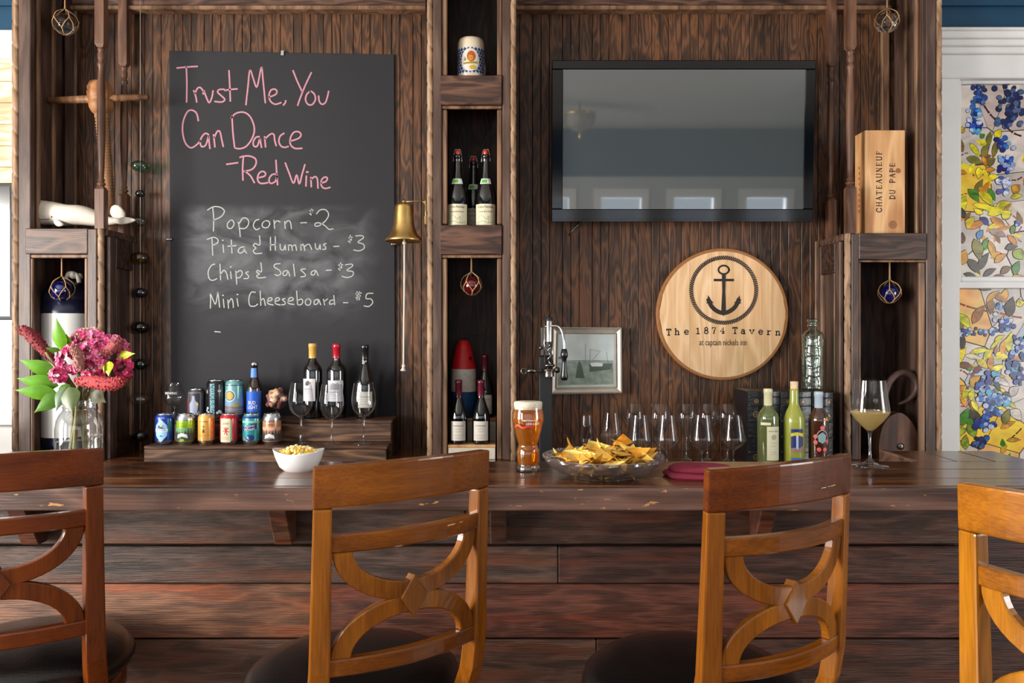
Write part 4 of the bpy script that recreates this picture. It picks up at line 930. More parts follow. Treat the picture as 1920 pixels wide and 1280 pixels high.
mb = MB(); blob(mb, [pz(270, 430), pz(360, 416), pz(520, 408), pz(678, 412), pz(680, 572), pz(270, 578)], pmz, 0); obj('sea', mb, plain('picture_water', (120, 132, 120), .15, coat=.8, var=.3, bscale=40), ph)
mb = MB(); blob(mb, [pz(515, 430), pz(672, 432), pz(665, 470), pz(600, 480), pz(520, 488)], pmz, .0004); blob(mb, [pz(290, 400), pz(330, 380), pz(370, 410)], pmz, .0002)
for st in ([(525, 335), (523, 430)], [(525, 340), (592, 350)], [(592, 350), (540, 408)], [(632, 355), (645, 430)], [(492, 300), (492, 420)], [(270, 410), (480, 412)]): ribbon(mb, [pz(*p) for p in st], .0012, pmz, .0005)
blob(mb, [pz(425, 530), pz(440, 440), pz(452, 410), pz(466, 440), pz(486, 530)], pmz, .0006)
obj('boat', mb, plain('picture_dark', (58, 74, 60), .2, coat=.8), ph)
mb = MB(); blob(mb, [pz(520, 430), pz(560, 425), pz(610, 430), pz(605, 452), pz(535, 452)], pmz, .0007); obj('deck_house', mb, plain('picture_light', (190, 196, 190), .2, coat=.8), ph)

# ---- brass bell on its bracket
BD = 3.19; bc = (X(757, BD), BD, Z(383, BD))
bl = thing('wall_bell', 'brass wall bell on a bracket with a white knotted pull rope', 'bell', bc)
k = BD / F
bellp = [(0.2, 0), (14, 0), (16, -2), (16.5, -6), (17.5, -20), (19, -34), (21.5, -46), (26, -56), (33, -64), (35, -68), (34, -69.5), (31, -66), (24, -56), (19, -44), (16, -30), (14, -5), (0.2, -3)]
obj('bell_body', MB().lathe([(a * k, b * k) for a, b in bellp], 40), M['brass'], bl)
mb = MB(); mb.lathe([(a * k, b * k) for a, b in [(.1, 10), (2, 10), (2.6, 7), (3.6, 6), (3.6, 4.4), (2.6, 4), (3.2, 0), (.1, 0)]], 14)
mb.tube([(0, 0, 5 * k), (20 * k, .004, 6.2 * k), (40 * k, .008, 7.5 * k)], .0022, 8)
mb.prism([(33 * k, 7.5 * k), (41 * k, 8 * k), (41 * k, -1 * k)], lambda u, v, d: (u, .006 + d, v), 0, .005)
mb.tube([(40.5 * k, .012, 14 * k), (40.5 * k, .014, -42 * k)], .0028, 6)
mb.prism([(38 * k, -22 * k), (42 * k, -20 * k), (42 * k, -38 * k), (39 * k, -36 * k)], lambda u, v, d: (u, .004 + d, v), 0, .008)
obj('bracket', mb, M['brass'], bl)
mb = MB(); pts = [(1 * k, 0, -60 * k), (1.2 * k, 0, -72 * k), (1 * k, 0, -160 * k), (0, 0, -240 * k), (-.5 * k, 0, -304 * k)]
mb.tube(spline(pts, 6), .0035, 8); mb.ball((1 * k, 0, -72 * k), .008, 10, 7); mb.ball((-.3 * k, 0, -303 * k), .0075, 10, 7)
mb.tube([(-.3 * k, 0, -303 * k), (-.5 * k, 0, -307 * k), (-1 * k, 0, -312 * k)], [.003, .006, .0125], 10)
obj('pull_rope', mb, M['ropew'], bl)
obj('clapper', MB().ball((0, 0, -58 * k), .008, 10, 7), M['brass'], bl)

# ================================================================== HANGING GLASS FLOATS
def net_float(loc, r, rgb, top, label, glassy, name='glass_float'):
    o = thing(name, label, 'glass float', loc, 0, 'net-wrapped glass floats hung in the cabinets')
    m = M.get('float' + label) or glassy
    obj('glass_ball', MB().ball((0, 0, 0), r, 20, 14), m, o)
    mb = MB(); R = r * 1.04; R2 = r * 1.18
    ap = (0, 0, r * 1.5); nk = 5
    for j in range(nk):
        a = 2 * pi * j / nk + .5; a2 = a + pi / nk; a3 = a - pi / nk
        up = (R2 * cos(a), R2 * sin(a), r * .35)
        mb.tube(spline([ap, (R2 * .75 * cos(a), R2 * .75 * sin(a), r * .95), up], 3), .0018, 5)
        for b in (a2, a3):
            lo = (R * .85 * cos(b), R * .85 * sin(b), -r * .62)
            mb.tube(spline([up, (R2 * .99 * cos((a + b) / 2), R2 * .99 * sin((a + b) / 2), -r * .15), lo], 3), .0018, 5)
        lo = (R * .85 * cos(a2), R * .85 * sin(a2), -r * .62)
        mb.tube([lo, (R * .45 * cos(a2), R * .45 * sin(a2), -r * .98), (0, 0, -r * 1.08)], .0018, 5)
        mb.ball(up, .0035, 6, 4); mb.ball(lo, .0035, 6, 4)
    obj('rope_net', mb, M['cord'], o)
    mb = MB(); mb.tube([ap, (0, 0, r * 1.9), (0, 0, top)], [.0045, .0035, .003], 7)
    obj('hanging_cord', mb, M['cord'], o); return o
def deep(name, rgb): return plain(name, rgb, .04, spec=.8, coat=1)
M['float_clear'] = solid_glass('clear_float_glass', (225, 232, 235)); M['float_blue'] = deep('cobalt_glass', (8, 14, 78)); M['float_red'] = deep('ruby_glass', (84, 6, 14))
for px, py, D, r, m, top, lb in ((122, 45, 3.26, 19, 'float_clear', 2.90, 'clear glass float in a rope net hanging at the top left'),
    (116, 545, 3.24, 18.5, 'float_blue', 1.797, 'cobalt blue glass float hanging in the left cabinet niche before the white fender'),
    (884, 535, 3.24, 17, 'float_red', Z(422, CY) - .025, 'ruby red glass float hanging in the middle cabinet niche'),
    (1663, 42, 3.26, 18, 'float_clear', 2.90, 'clear glass float in a rope net hanging at the top right'),
    (1668, 550, 3.24, 17, 'float_blue', ZS3 - .028, 'dark blue glass float hanging in the right cabinet niche above the wooden pulley')):
    net_float((X(px, D), D, Z(py, D)), r * D / F, None, top - Z(py, D), lb, M[m])
# upper floats hang from a rail across the cabinet heads
for o_, x0, x1, par in ((OL_, -1.99, -1.60, cl), (OR, 1.28, 1.70, cr_)):
    obj('head_board', L(x0, x1, CY + .04, WY - .06, 2.9, 2.92, o_), M['stile_x'], par)

# string of flattened glass floats in front of the left bay
gs = thing('glass_garland', 'string of coloured flattened glass balls hanging left of the chalkboard', 'hanging ornament', (X(263, 3.37), 3.37, Z(830, 3.37)))
mb = MB(); zz = Z(830, 3.37); mb.tube([(0, 0, -.03), (0, 0, 2.85 - zz)], .0011, 5); obj('string', mb, M['ropew'], gs)
GB = [(312, 17, 11, (120, 160, 140), 0), (363, 9, 7, (60, 70, 66), 0), (415, 14, 9, (150, 160, 160), 0), (484, 17, 12, (122, 112, 20), 1), (549, 14, 10, (12, 14, 24), 2), (614, 17, 12, (46, 58, 22), 1), (683, 14, 11, (12, 84, 58), 1), (748, 19, 11, (210, 214, 214), 0), (817, 14, 11, (10, 12, 26), 2)]
for i, (py, rx, rz, rgb, kind) in enumerate(GB):
    m = [thin_glass('pale_ball_glass', lin([min(255, c + 70) for c in rgb]), (.3, .34, .34), 2), None, None][kind] if kind == 0 else (thin_glass('tinted_ball_glass', [min(1, c * 3.0) for c in lin(rgb)], [c * .4 for c in lin(rgb)], 2.2) if kind == 1 else deep('dark_ball_glass', rgb))
    o = obj('glass_ball', MB().ball((0, 0, 0), 1, 18, 12, (rx * 3.37 / F, rx * 3.37 / F, rz * 3.37 / F)), m, gs, loc=(0, 0, Z(py, 3.37) - zz))

# ================================================================== LEFT SHELF
# wooden press screw with T handle, standing on the shelf
D = 3.30; sc = thing('wooden_screw', 'old wooden press screw with a T handle standing behind the white whale', 'tool', (X(209, D), D, ZS1 + .0))
base = Vector((0, 0, 0)); top = Vector((X(186, D) - X(209, D), 0, Z(153, D) - ZS1)); ax = (top - base).normalized()
mb = MB(); n = 260; prof = []; Lh = (top - base).length; px_ = D / F
mb2 = MB()
ls = Lh * .80
pr = []
for i in range(n + 1):
    z = ls * i / n; r = (10 + 3 * z / ls) * px_
    pr.append((r, z))
mb.lathe(pr, 16, fn=lambda a, z: 1 - .14 * (.5 + .5 * sin(z / .0125 * 2 * pi + a)) if z < Lh * .76 else 1)
q = ax.to_track_quat('Z', 'X').to_matrix().to_4x4()
mb.xf(q); obj('threaded_shaft', mb, M['toolwood'], sc)
hd = [(.1, .78), (13, .785), (17, .80), (21, .83), (22, .86), (19, .875), (22, .885), (23, .93), (21, .94), (22, .96), (17, .995), (.1, 1)]
obj('head', MB().lathe([(a * px_, b * Lh) for a, b in hd], 24).xf(q), M['toolwood'], sc, color=(1.15, 1, .85))
hz = Z(185, D) - ZS1
mb = MB(); mb.tube([(X(93, D) - X(209, D), 0, hz - .008), (X(186, D) - X(209, D), 0, hz), (X(278, D) - X(209, D), 0, hz + .006)], [.014, .0165, .012], 12)
obj('handle', mb, M['toolwood'], sc)

# white wooden sperm whale
D = 3.262; wh = thing('whale_figure', 'white painted wooden sperm whale on the left cabinet shelf', 'figurine', (X(160, D), D, ZS1))
kx = D / F
M['whale'] = plain('chalky_white_paint', (216, 206, 192), .55, var=.10, bscale=14)
sec = [(64, 391, 12, 9), (66, 396, 20, 15), (76, 400, 23, 19), (100, 402, 22, 20), (128, 405, 19.5, 20), (150, 405, 18.5, 19), (168, 408, 17, 17), (185, 413, 13, 13), (200, 416, 9, 9), (216, 416, 6, 6), (226, 415, 4, 5)]
mb = MB(); seg = 18; vs = []
for px, py, rz, ry in [(px, py, rz, ry) for px, py, rz, ry in spline(sec, 3)]:
    for j in range(seg):
        a = 2 * pi * j / seg; cz = Z(py, D) - ZS1 + .004
        ez = abs(sin(a)) ** .85 * (1 if sin(a) > 0 else -1)
        vs.append(((px - 160) * kx, ry * kx * cos(a), max(.001, cz + rz * kx * ez)))
m_ = len(vs) // seg
fs = [(i * seg + j, i * seg + (j + 1) % seg, (i + 1) * seg + (j + 1) % seg, (i + 1) * seg + j) for i in range(m_ - 1) for j in range(seg)]
fs += [tuple(range(seg)), tuple((m_ - 1) * seg + j for j in range(seg))[::-1]]
mb.add(vs, fs, True); body = obj('body', mb, M['whale'], wh)
for sgn, pts in ((1, [(216, 416), (205, 402), (208, 388), (220, 386), (232, 400), (230, 414)]), (-1, [(218, 414), (236, 409), (256, 414), (246, 420), (228, 423), (218, 420)])):
    mb = MB().prism([((a - 160) * kx, Z(b, D) - ZS1 + .004) for a, b in spline(pts, 3)], lambda u, v, d: (u, d + (-.012 if sgn < 0 else .004), v), 0, .012)
    obj('tail_fluke', mb, M['whale'], wh, bevel=.003)
mb = MB().prism([((a - 160) * kx, Z(b, D) - ZS1 + .006) for a, b in spline([(112, 417), (122, 419), (130, 427), (120, 430), (113, 424)], 3)], lambda u, v, d: (u, d - .048, v), 0, .012)
obj('flipper', mb, M['whale'], wh, bevel=.003)
mb = MB(); mb.tube(spline([((a - 160) * kx, -y_, Z(b, D) - ZS1 + .004) for a, b, y_ in ((66, 414, .015), (80, 415.5, .033), (102, 415, .037))], 4), .0014, 5); mb.ball(((108 - 160) * kx, -.041, Z(411, D) - ZS1 + .004), .003, 8, 6)
obj('mouth_line', mb, M['ink'], wh)

# navy and white boat fender in the left niche
D = 3.33; fr = 47 * D / F; fx = X(129, D)
fd = thing('boat_fender', 'white boat fender with navy ends standing in the left cabinet niche', 'fender', (fx, D, ZCN))
zt = Z(522, D) - ZCN; z1, z2 = Z(815, D) - ZCN, Z(588, D) - ZCN
M['navy'] = plain('navy_vinyl', (22, 24, 48), .3); M['vinyl'] = plain('white_vinyl', (232, 230, 226), .35)
cap = lambda z0, zt_: [(fr * cos(a), z0 + (zt_ - z0) * sin(a)) for a in [pi / 2 * i / 10 for i in range(10)]] + [(.014, zt_)]
obj('body', MB().lathe([(fr, z1), (fr, z2)], 36), M['vinyl'], fd)
up = cap(z2 + .05, zt); obj('end_cap', MB().lathe([(fr, z2), (fr, z2 + .05)] + up + [(.001, zt)], 36), M['navy'], fd)
obj('end_cap', MB().lathe([(.001, .002), (fr * .7, .004), (fr * .92, .018), (fr, .05), (fr, z1)], 36), M['navy'], fd)
mb = MB(); xr = -fr - .006
mb.tube(spline([(.03, -.01, zt + .02), (.0, -.02, zt + .005), (-fr * .45, -.03, zt - .045), (-fr * .9, -.02, zt - .12), (xr, -.01, zt - .22), (xr, -.01, .35), (xr, -.01, .12), (xr * .85, -.01, .03)], 6), .0055, 8)
mb.tube(spline([(.0, -.02, zt - .004), (.02, -.03, zt + .02), (.05, -.03, zt + .012), (.06, -.03, zt - .02)], 6), .009, 8)
mb.ball((.035, -.03, zt + .012), .016, 10, 8); mb.ball((.055, -.02, zt + .008), .014, 10, 8)
obj('lanyard', mb, M['ropew'], fd)

# ================================================================== CANS, BOTTLES AND GLASSES ON THE RISER
def can_body(h, r, lidc='alu'):
    return [(.001, .004), (r * .70, .002), (r * .76, 0), (r * .80, .003), (r * .97, .012), (r, .018), (r, h - .020), (r * .97, h - .014), (r * .83, h - .004)], \
           [(r * .83, h - .004), (r * .85, h), (r * .80, h), (r * .78, h - .004), (.001, h - .004)]
def can(name, label, px, D, z, h, r, base, prints, metal_top=.0, low=.0):
    t = thing(name, label, 'can', (X(px, D), D, z), 0, None)
    body, lid = can_body(h, r)
    b = obj('can_body', MB().lathe(body, 32), M['metalcol'], t, color=base)
    mb = MB().lathe(lid, 32); mb.tube([(0, -.002, h - .002), (0, -.016, h - .001)], .004, 6); obj('lid', mb, M['alu'], t)
    if metal_top: obj('silver_shoulder', MB().lathe([(r * 1.006, h - .020 - metal_top), (r * 1.006, h - .0205), (r * .975, h - .0135), (r * .835, h - .0035)], 32), M['alu'], t)
    obj('base_rim', MB().lathe([(r * .80, .0025), (r * .975, .012), (r * 1.004, .0175 + low)], 32), M['alu'], t)
    mp = cyl_map(r)
    for nm, col, fn in prints:
        mb = MB(); fn(mb, mp, r, h); obj(nm, mb, M['print'], b, color=col)
    return t
CH, CR = .121, .0345
def rect(u0, u1, v0, v1, d=.0004): return lambda mb, mp, r, h: patch(mb, u0 * r, u1 * r, v0 * h, v1 * h, mp, d)
def txt(s, cu, cv, w, hh, d=.0009, rot=0): return lambda mb, mp, r, h: text(mb, s, cu * r, cv * h, w * r, hh * h, mp, d, rot)
def ell(cu, cv, ru, rv, d=.0006, n=18): return lambda mb, mp, r, h: blob(mb, disc(cu * r, cv * h, ru * r, rv * h, n), mp, d)
def pol(pts, d=.0006): return lambda mb, mp, r, h: blob(mb, [(a * r, b * h) for a, b in pts], mp, d)
def trees(v0, v1, n=9, d=.0007, seed=1):
    def f(mb, mp, r, h):
        rd = random.Random(seed)
        patch(mb, -1.5 * r, 1.5 * r, .14 * h, v0 * h, mp, d, 14)
        for i in range(n):
            u = (-1.35 + 2.7 * i / (n - 1)) * r; t_ = v1 * h * rd.uniform(.8, 1); w = .16 * r
            blob(mb, [(u - w, v0 * h - .001), (u - w * .5, (v0 * h + t_) / 2), (u, t_), (u + w * .5, (v0 * h + t_) / 2), (u + w, v0 * h - .001)], mp, d + .0001)
    return f
DC, DT = 3.15, 3.285
WHT = c8(235, 235, 235)
can('beer_can', 'blue can with a pale diamond shield, leftmost of the front row of cans', 309, DC, ZR1, CH, .0355, c8(18, 62, 160),
    [('print_shield', c8(160, 205, 240), pol([(0, .10), (.62, .30), (.70, .5), (.62, .64), (0, .84), (-.62, .64), (-.70, .5), (-.62, .30)])),
     ('print_mountain', c8(24, 70, 130), pol([(-.5, .52), (-.25, .66), (0, .56), (.3, .66), (.5, .52)], .0007)), ('print_sun', c8(225, 190, 60), ell(0, .66, .12, .05, .0008)),
     ('print_banner', c8(225, 236, 246), rect(-.72, .72, .44, .53, .0009)), ('print_name', c8(24, 60, 120), txt('BLUE PAW', 0, .485, .95, .055, .0012)),
     ('print_fish', c8(20, 60, 130), pol([(-.3, .30), (0, .32), (.3, .30), (0, .28)], .0009)), ('print_maker', WHT, txt('SEA DOG', 0, .875, .75, .045)), ('print_stripe', c8(30, 120, 90), rect(.78, .95, .45, .85))])
can('beer_can', 'lime green can fading to dark pine trees, second in the front row', 348, DC, ZR1, CH, .0345, c8(150, 190, 30),
    [('print_mist', c8(110, 160, 110), rect(-1.5, 1.5, .40, .55)), ('print_pine_trees', c8(58, 64, 58), trees(.36, .55, 9, .0008, 4)), ('print_name', c8(90, 130, 20), txt('LUCKY', -.1, .70, .8, .05)),
     ('print_name', c8(90, 130, 20), txt('STRIKE', 0, .61, .9, .045)), ('print_badge', c8(225, 230, 225), pol([(-.6, .22), (-.55, .34), (0, .40), (.55, .34), (.6, .22), (0, .29)], .0012)), ('print_badge', c8(140, 180, 50), pol([(-.25, .14), (.25, .14), (.2, .20), (-.2, .20)], .0012))], metal_top=.006, low=.004)
can('cider_can', 'amber honeycomb coloured slim can, third in the front row', 387, DC, ZR1, CH, .0315, c8(238, 178, 92),
    [('print_name', c8(150, 84, 30), txt('Honey', 0, .76, 1.0, .09)), ('print_dot', c8(90, 50, 20), ell(0, .60, .1, .025)), ('print_drop', c8(90, 50, 20), pol([(0, .54), (.14, .45), (.1, .40), (-.1, .40), (-.14, .45)])),
     ('print_line', c8(190, 120, 50), rect(-.8, .8, .30, .31)), ('print_crest', c8(160, 84, 34), pol([(-.3, .09), (0, .14), (.3, .09), (0, .04)])), ('print_edge', c8(200, 130, 60), lambda mb, mp, r, h: [blob(mb, disc(s * r * 1.0, v * h, .07 * r, .03 * h, 8), mp, .0006) for s in (-1, 1) for v in (.2, .4, .6, .8)])])
can('beer_can', 'red can with a cream panel and small red lion, fourth in the front row', 430, DC, ZR1, CH, .0355, c8(200, 32, 48),
    [('print_panel', c8(226, 214, 180), rect(-.75, .45, .10, .86)), ('print_edge_band', c8(150, 180, 140), rect(.42, .62, .14, .82, .0006)), ('print_name', c8(150, 120, 100), txt('CIDER', -.12, .70, .8, .07)),
     ('print_lion', c8(196, 40, 46), lambda mb, mp, r, h: [ribbon(mb, [(a * r, b * h) for a, b in s], .0035, mp, .001) for s in ([(-.25, .56), (-.1, .5), (0, .42), (.1, .34)], [(.2, .56), (0, .48), (-.2, .36)], [(-.35, .46), (-.05, .46), (.25, .44)], [(-.05, .58), (0, .5)])]),
     ('print_text', c8(190, 120, 110), lambda mb, mp, r, h: [patch(mb, -.5 * r, .25 * r, v * h, (v + .012) * h, mp, .0008) for v in (.18, .22, .26)])])
can('beer_can', 'teal and navy striped can with a tilted white script, fifth in the front row', 472, DC, ZR1, CH, .0345, c8(56, 160, 168),
    [('print_band', c8(24, 44, 120), rect(-1.4, 1.4, .86, .93)), ('print_band', c8(150, 205, 170), rect(-1.4, 1.4, .72, .78)), ('print_ribbon', c8(20, 44, 104), pol([(-.9, .44), (.9, .52), (.9, .72), (-.9, .60)])),
     ('print_script', WHT, txt('Mother', .05, .62, 1.2, .08, .001, .16)), ('print_script', WHT, txt('Wheat', .0, .52, 1.3, .10, .001, .16)), ('print_whale', c8(14, 48, 110), ell(.1, .24, .5, .10)), ('print_wave', c8(150, 205, 225), pol([(-.3, .30), (-.2, .22), (0, .18), (-.05, .26)], .0009)), ('print_mark', c8(200, 90, 90), ell(-.55, .2, .12, .05))])
can('beer_can', 'orange and brown forest can with a silver shoulder, right end of the front row', 510, DC, ZR1, CH, .0355, c8(206, 148, 108),
    [('print_pine_trees', c8(60, 52, 52), trees(.34, .55, 9, .0008, 8)), ('print_name', c8(90, 60, 40), txt('BUCKLIN', 0, .76, 1.0, .055)), ('print_name', c8(150, 60, 40), txt('COFFEE', 0, .66, 1.0, .06)), ('print_glow', c8(226, 170, 150), rect(-1.4, 1.4, .48, .58, .0005)),
     ('print_badge', c8(225, 225, 225), pol([(-.55, .20), (-.5, .32), (0, .38), (.5, .32), (.55, .20), (0, .27)], .0012)), ('print_text', c8(220, 220, 220), txt('ale', 0, .24, .5, .05, .0013))], metal_top=.007, low=.004)
can('beer_can', 'dark grey can with a robed figure picture, behind the green can', 369, DT, ZR2, .122, .0355, c8(78, 74, 80),
    [('print_side', c8(170, 40, 36), rect(-1.3, -.85, .1, .70)), ('print_panel', c8(48, 48, 60), rect(-.62, .75, .12, .86)), ('print_frame', c8(130, 124, 130), lambda mb, mp, r, h: [patch(mb, a * r, b * r, c * h, d * h, mp, .0007) for a, b, c, d in ((-.66, -.60, .1, .88), (.73, .79, .1, .88), (-.66, .79, .86, .885))]),
     ('print_figure', c8(150, 156, 180), pol([(-.45, .2), (-.5, .5), (-.2, .62), (-.15, .76), (.1, .78), (.2, .62), (.55, .5), (.4, .2)], .0008)), ('print_figure', c8(190, 190, 120), ell(.38, .50, .14, .06, .0010)), ('print_script', WHT, txt('Oval', .1, .20, 1.0, .12, .0012))])
can('tall_beer_can', 'tall black can with vertical pale blue lettering', 405, DT, ZR2, .158, .037, c8(28, 28, 32),
    [('print_stripe', c8(36, 84, 100), rect(-.32, .22, .03, .86)), ('print_name', c8(150, 205, 220), txt('STORM SURGE', -.05, .52, .124 / .037, .0135 / .158 * 1.3, .0010, -pi / 2)),
     ('print_mark', c8(170, 165, 160), ell(-.75, .70, .12, .05)), ('print_mark', c8(200, 195, 190), ell(.72, .72, .2, .035)), ('print_foam', c8(200, 205, 215), lambda mb, mp, r, h: [blob(mb, disc(u * r, v * h, .16 * r, .035 * h, 9), mp, .0007) for u, v in ((-.8, .22), (-.65, .28), (-.55, .17), (.5, .16), (.7, .2), (.85, .17), (-.9, .1))])])
can('tall_beer_can', 'tall teal can with an orange sun badge', 440, DT, ZR2, .158, .037, c8(110, 168, 170),
    [('print_neck', c8(50, 50, 56), rect(-1.5, 1.5, .855, .875)), ('print_sky', c8(120, 150, 180), rect(-1.5, 1.5, .33, .52)), ('print_ground', c8(110, 110, 100), rect(-1.5, 1.5, .12, .33, .0005)), ('print_grass', c8(150, 150, 80), ell(.5, .36, .5, .05, .0007)),
     ('print_ring', c8(206, 222, 225), ell(-.25, .60, .68, .155)), ('print_ring', c8(70, 120, 130), ell(-.25, .60, .58, .132, .0008)), ('print_sun', c8(240, 158, 60), ell(-.25, .60, .42, .098, .0010)), ('print_base', c8(130, 110, 150), rect(-1.5, 1.5, .22, .27, .0007))])

def bottle(name, label, px, D, z, prof, mats, closure=None, labels=(), cat='bottle', group=None, seg=32, rz=0):
    t = thing(name, label, cat, (X(px, D), D, z), rz, group)
    b = obj('glass_body', MB().lathe(prof, seg), mats, t)
    if closure:
        nm, pr, m, col = closure; obj(nm, MB().lathe(pr, 24), m, t, color=col)
    for nm, col, fn, par in labels:
        mb = MB(); fn(mb); obj(nm, mb, M['print'], t if par else b, color=col)
    return t
def bord(h, r, neck=.0145, sh=.62):       # high-shouldered bottle
    return [(.001, .006), (r * .8, .002), (r * .95, 0), (r, .006), (r, h * sh), (r * .985, h * (sh + .03)), (r * .9, h * (sh + .065)), (r * .70, h * (sh + .10)), (neck * 1.35, h * (sh + .135)), (neck, h * (sh + .17)), (neck, h * .995), (neck * .6, h)]
def burg(h, r, neck=.0145, sh=.42):       # sloping shoulders
    return [(.001, .006), (r * .8, .002), (r * .95, 0), (r, .006), (r, h * sh), (r * .97, h * (sh + .05)), (r * .82, h * (sh + .13)), (r * .62, h * (sh + .21)), (neck * 1.25, h * (sh + .30)), (neck, h * (sh + .36)), (neck, h * .995), (neck * .6, h)]
M['dkglass'] = plain('dark_bottle_glass', (10, 9, 9), .05, spec=.7, coat=1)
def capsule(h, r, l, m='gloss', col=(1, 1, 1)):
    return ('capsule', [(r * 1.06, h - l), (r * 1.06, h - .018), (r * 1.16, h - .016), (r * 1.16, h - .005), (r * 1.08, h + .0005), (.001, h + .001)], M[m], col)
def lab(r, u0, u1, v0, v1, d=.0006): return lambda mb: patch(mb, u0, u1, v0, v1, cyl_map(r), d, 14)
def ltx(r, s, cu, cv, w, h, d=.0012, rot=0): return lambda mb: text(mb, s, cu, cv, w, h, cyl_map(r), d, rot)
def lines(r, rows, u0, u1, d=.0010, th=.0012): return lambda mb: [patch(mb, u0 * k + (1 - k) * 0, u1 * k, v, v + th, cyl_map(r), d, 6) for v, k in rows]
DW = 3.30; RW = .0395
def lblob(r, pts, d=.0011): return lambda mb: blob(mb, pts, cyl_map(r), d)
bottle('wine_bottle', 'dark wine bottle with a gold capsule and white label, left of the three', 586, DW, ZR2, bord(.306, RW), M['dkglass'], capsule(.306, .0145, .060, 'gloss', c8(214, 168, 84)),
    [('paper_label', c8(214, 212, 214), lab(RW, -.036, .020, .072, .163), 1), ('label_bird', c8(50, 34, 50), lblob(RW, [(-.022, .138), (-.018, .152), (-.008, .156), (-.002, .150), (-.006, .138), (-.012, .134)]), 0), ('label_bird', c8(190, 140, 70), lblob(RW, [(-.006, .150), (.006, .148), (-.004, .142)]), 0),
     ('label_text', c8(120, 110, 110), ltx(RW, 'VERMILION', -.008, .121, .036, .004), 0), ('label_text', c8(150, 146, 146), lines(RW, [(.112, 1), (.104, .7)], -.022, .008), 0)])
bottle('wine_bottle', 'dark wine bottle with a red capsule and grey-white label, middle of the three', 631, DW, ZR2, bord(.304, .0395), M['dkglass'], capsule(.304, .0145, .058, 'gloss', c8(176, 26, 44)),
    [('paper_label', c8(206, 204, 208), lab(RW, -.032, .036, .070, .156), 1), ('label_chateau', c8(150, 148, 156), lblob(RW, [(-.018, .118), (-.018, .138), (-.008, .146), (.006, .142), (.012, .148), (.018, .136), (.018, .118)]), 0), ('label_seal', c8(150, 150, 160), lblob(.0145, disc(0, .238, .007, .006), .001), 1),
     ('label_text', c8(90, 86, 90), ltx(RW, 'CHATEAU', 0, .108, .044, .006), 0), ('label_text', c8(140, 136, 140), lines(RW, [(.098, 1), (.092, .8), (.082, .9)], -.022, .022), 0)])
bottle('wine_bottle', 'dark sloping wine bottle with a black capsule and cream label, right of the three', 684, DW, ZR2, burg(.300, .0405), M['dkglass'], capsule(.300, .0145, .056, 'gloss', c8(26, 26, 30)),
    [('paper_label', c8(206, 204, 190), lab(.0405, -.022, .040, .045, .110), 1), ('label_text', c8(130, 126, 116), ltx(.0405, 'Domaine', .008, .090, .034, .008), 0), ('label_text', c8(150, 146, 136), lines(.0405, [(.078, 1), (.070, .7), (.058, .9)], -.010, .028), 0), ('neck_label', c8(150, 150, 140), lblob(.0165, [(-.008, .236), (.008, .236), (0, .220)], .003), 1)])
# long-neck beer bottle with blue label
t = bottle('beer_bottle', 'brown long-neck beer bottle with a blue label among the tall cans', 477, DT, ZR2,
    [(.001, .004), (.026, .001), (.0295, .004), (.0305, .01), (.0305, .118), (.029, .130), (.022, .148), (.0155, .166), (.0135, .19), (.0125, .215), (.0142, .217), (.0142, .224), (.012, .226)],
    plain('amber_bottle_glass', (34, 18, 12), .06, spec=.6, coat=1), ('crown_cap', [(.0152, .219), (.0145, .227), (.012, .230), (.001, .231)], M['alu'], (1, 1, 1)),
    [('paper_label', c8(30, 92, 200), lab(.0305, -.042, .042, .012, .112), 1), ('label_stripe', c8(20, 60, 160), lab(.0305, -.042, .042, .012, .030, .0009), 0),
     ('label_name', WHT, ltx(.0305, 'BUD', -.001, .066, .030, .014), 0), ('label_name', WHT, ltx(.0305, 'LIGHT', .001, .048, .040, .015), 0), ('neck_label', c8(90, 140, 220), lambda mb: patch(mb, -.014, .014, .168, .206, lambda u, v, d: ((.0155 - (v - .166) * .06 + d) * cos(-pi / 2 + u / .0145), (.0155 - (v - .166) * .06 + d) * sin(-pi / 2 + u / .0145), v), .0006, 10), 1)])

def glass_piece(name, label, loc, prof_bowl, prof_stem, mat='glass', cat='glass', group=None, seg=32):
    t = thing(name, label, cat, loc, 0, group)
    obj('bowl', MB().lathe(prof_bowl, seg), M[mat], t); obj('stem_and_foot', MB().lathe(prof_stem, seg), M['glass_rim'], t); return t
def stem(h, rf, rs=.0035, z0=.0):
    return [(.001, .0008), (rf, .0), (rf, .0018), (rf * .6, .0045), (rf * .25, .010), (rs * 1.25, .022), (rs, .04), (rs, h * .6), (rs * 1.3, h - .008), (rs * 2.6, h)]
def tulip(h0, h1, rm, rr, k=.42):      # ovoid wine bowl
    n = 14; out = []
    for i in range(n + 1):
        t = i / n; z = h0 + (h1 - h0) * t
        if t < k: r = rm * sin(pi / 2 * (t / k)) ** .55 if t > 0 else .004
        else: q = (t - k) / (1 - k); r = rm + (rr - rm) * (1 - cos(pi / 2 * q))
        out.append((max(r, .004), z))
    return out
def inner(p, th=.0012): return spline(p, 3) if len(p) < 12 else p
for px, lb in ((564, 'large empty wine glass in front of the gold-capped bottle'), (622, 'large empty wine glass in front of the red-capped bottle'), (682, 'large empty wine glass in front of the black-capped bottle')):
    h = .242 if px != 622 else .236
    glass_piece('wine_glass', lb, (X(px, 3.155), 3.155, ZR1), inner(tulip(.105 if px != 622 else .095, h, .048, .038)), stem(.105 if px != 622 else .095, .041), group='large wine glasses on the riser')
g = glass_piece('tulip_beer_glass', 'empty round beer glass with white lettering at the left end of the riser', (X(327, 3.30), 3.30, ZR2), inner([(.006, .048), (.030, .058), (.042, .075), (.043, .090), (.037, .110), (.027, .130), (.026, .142)]), stem(.048, .032, .005))
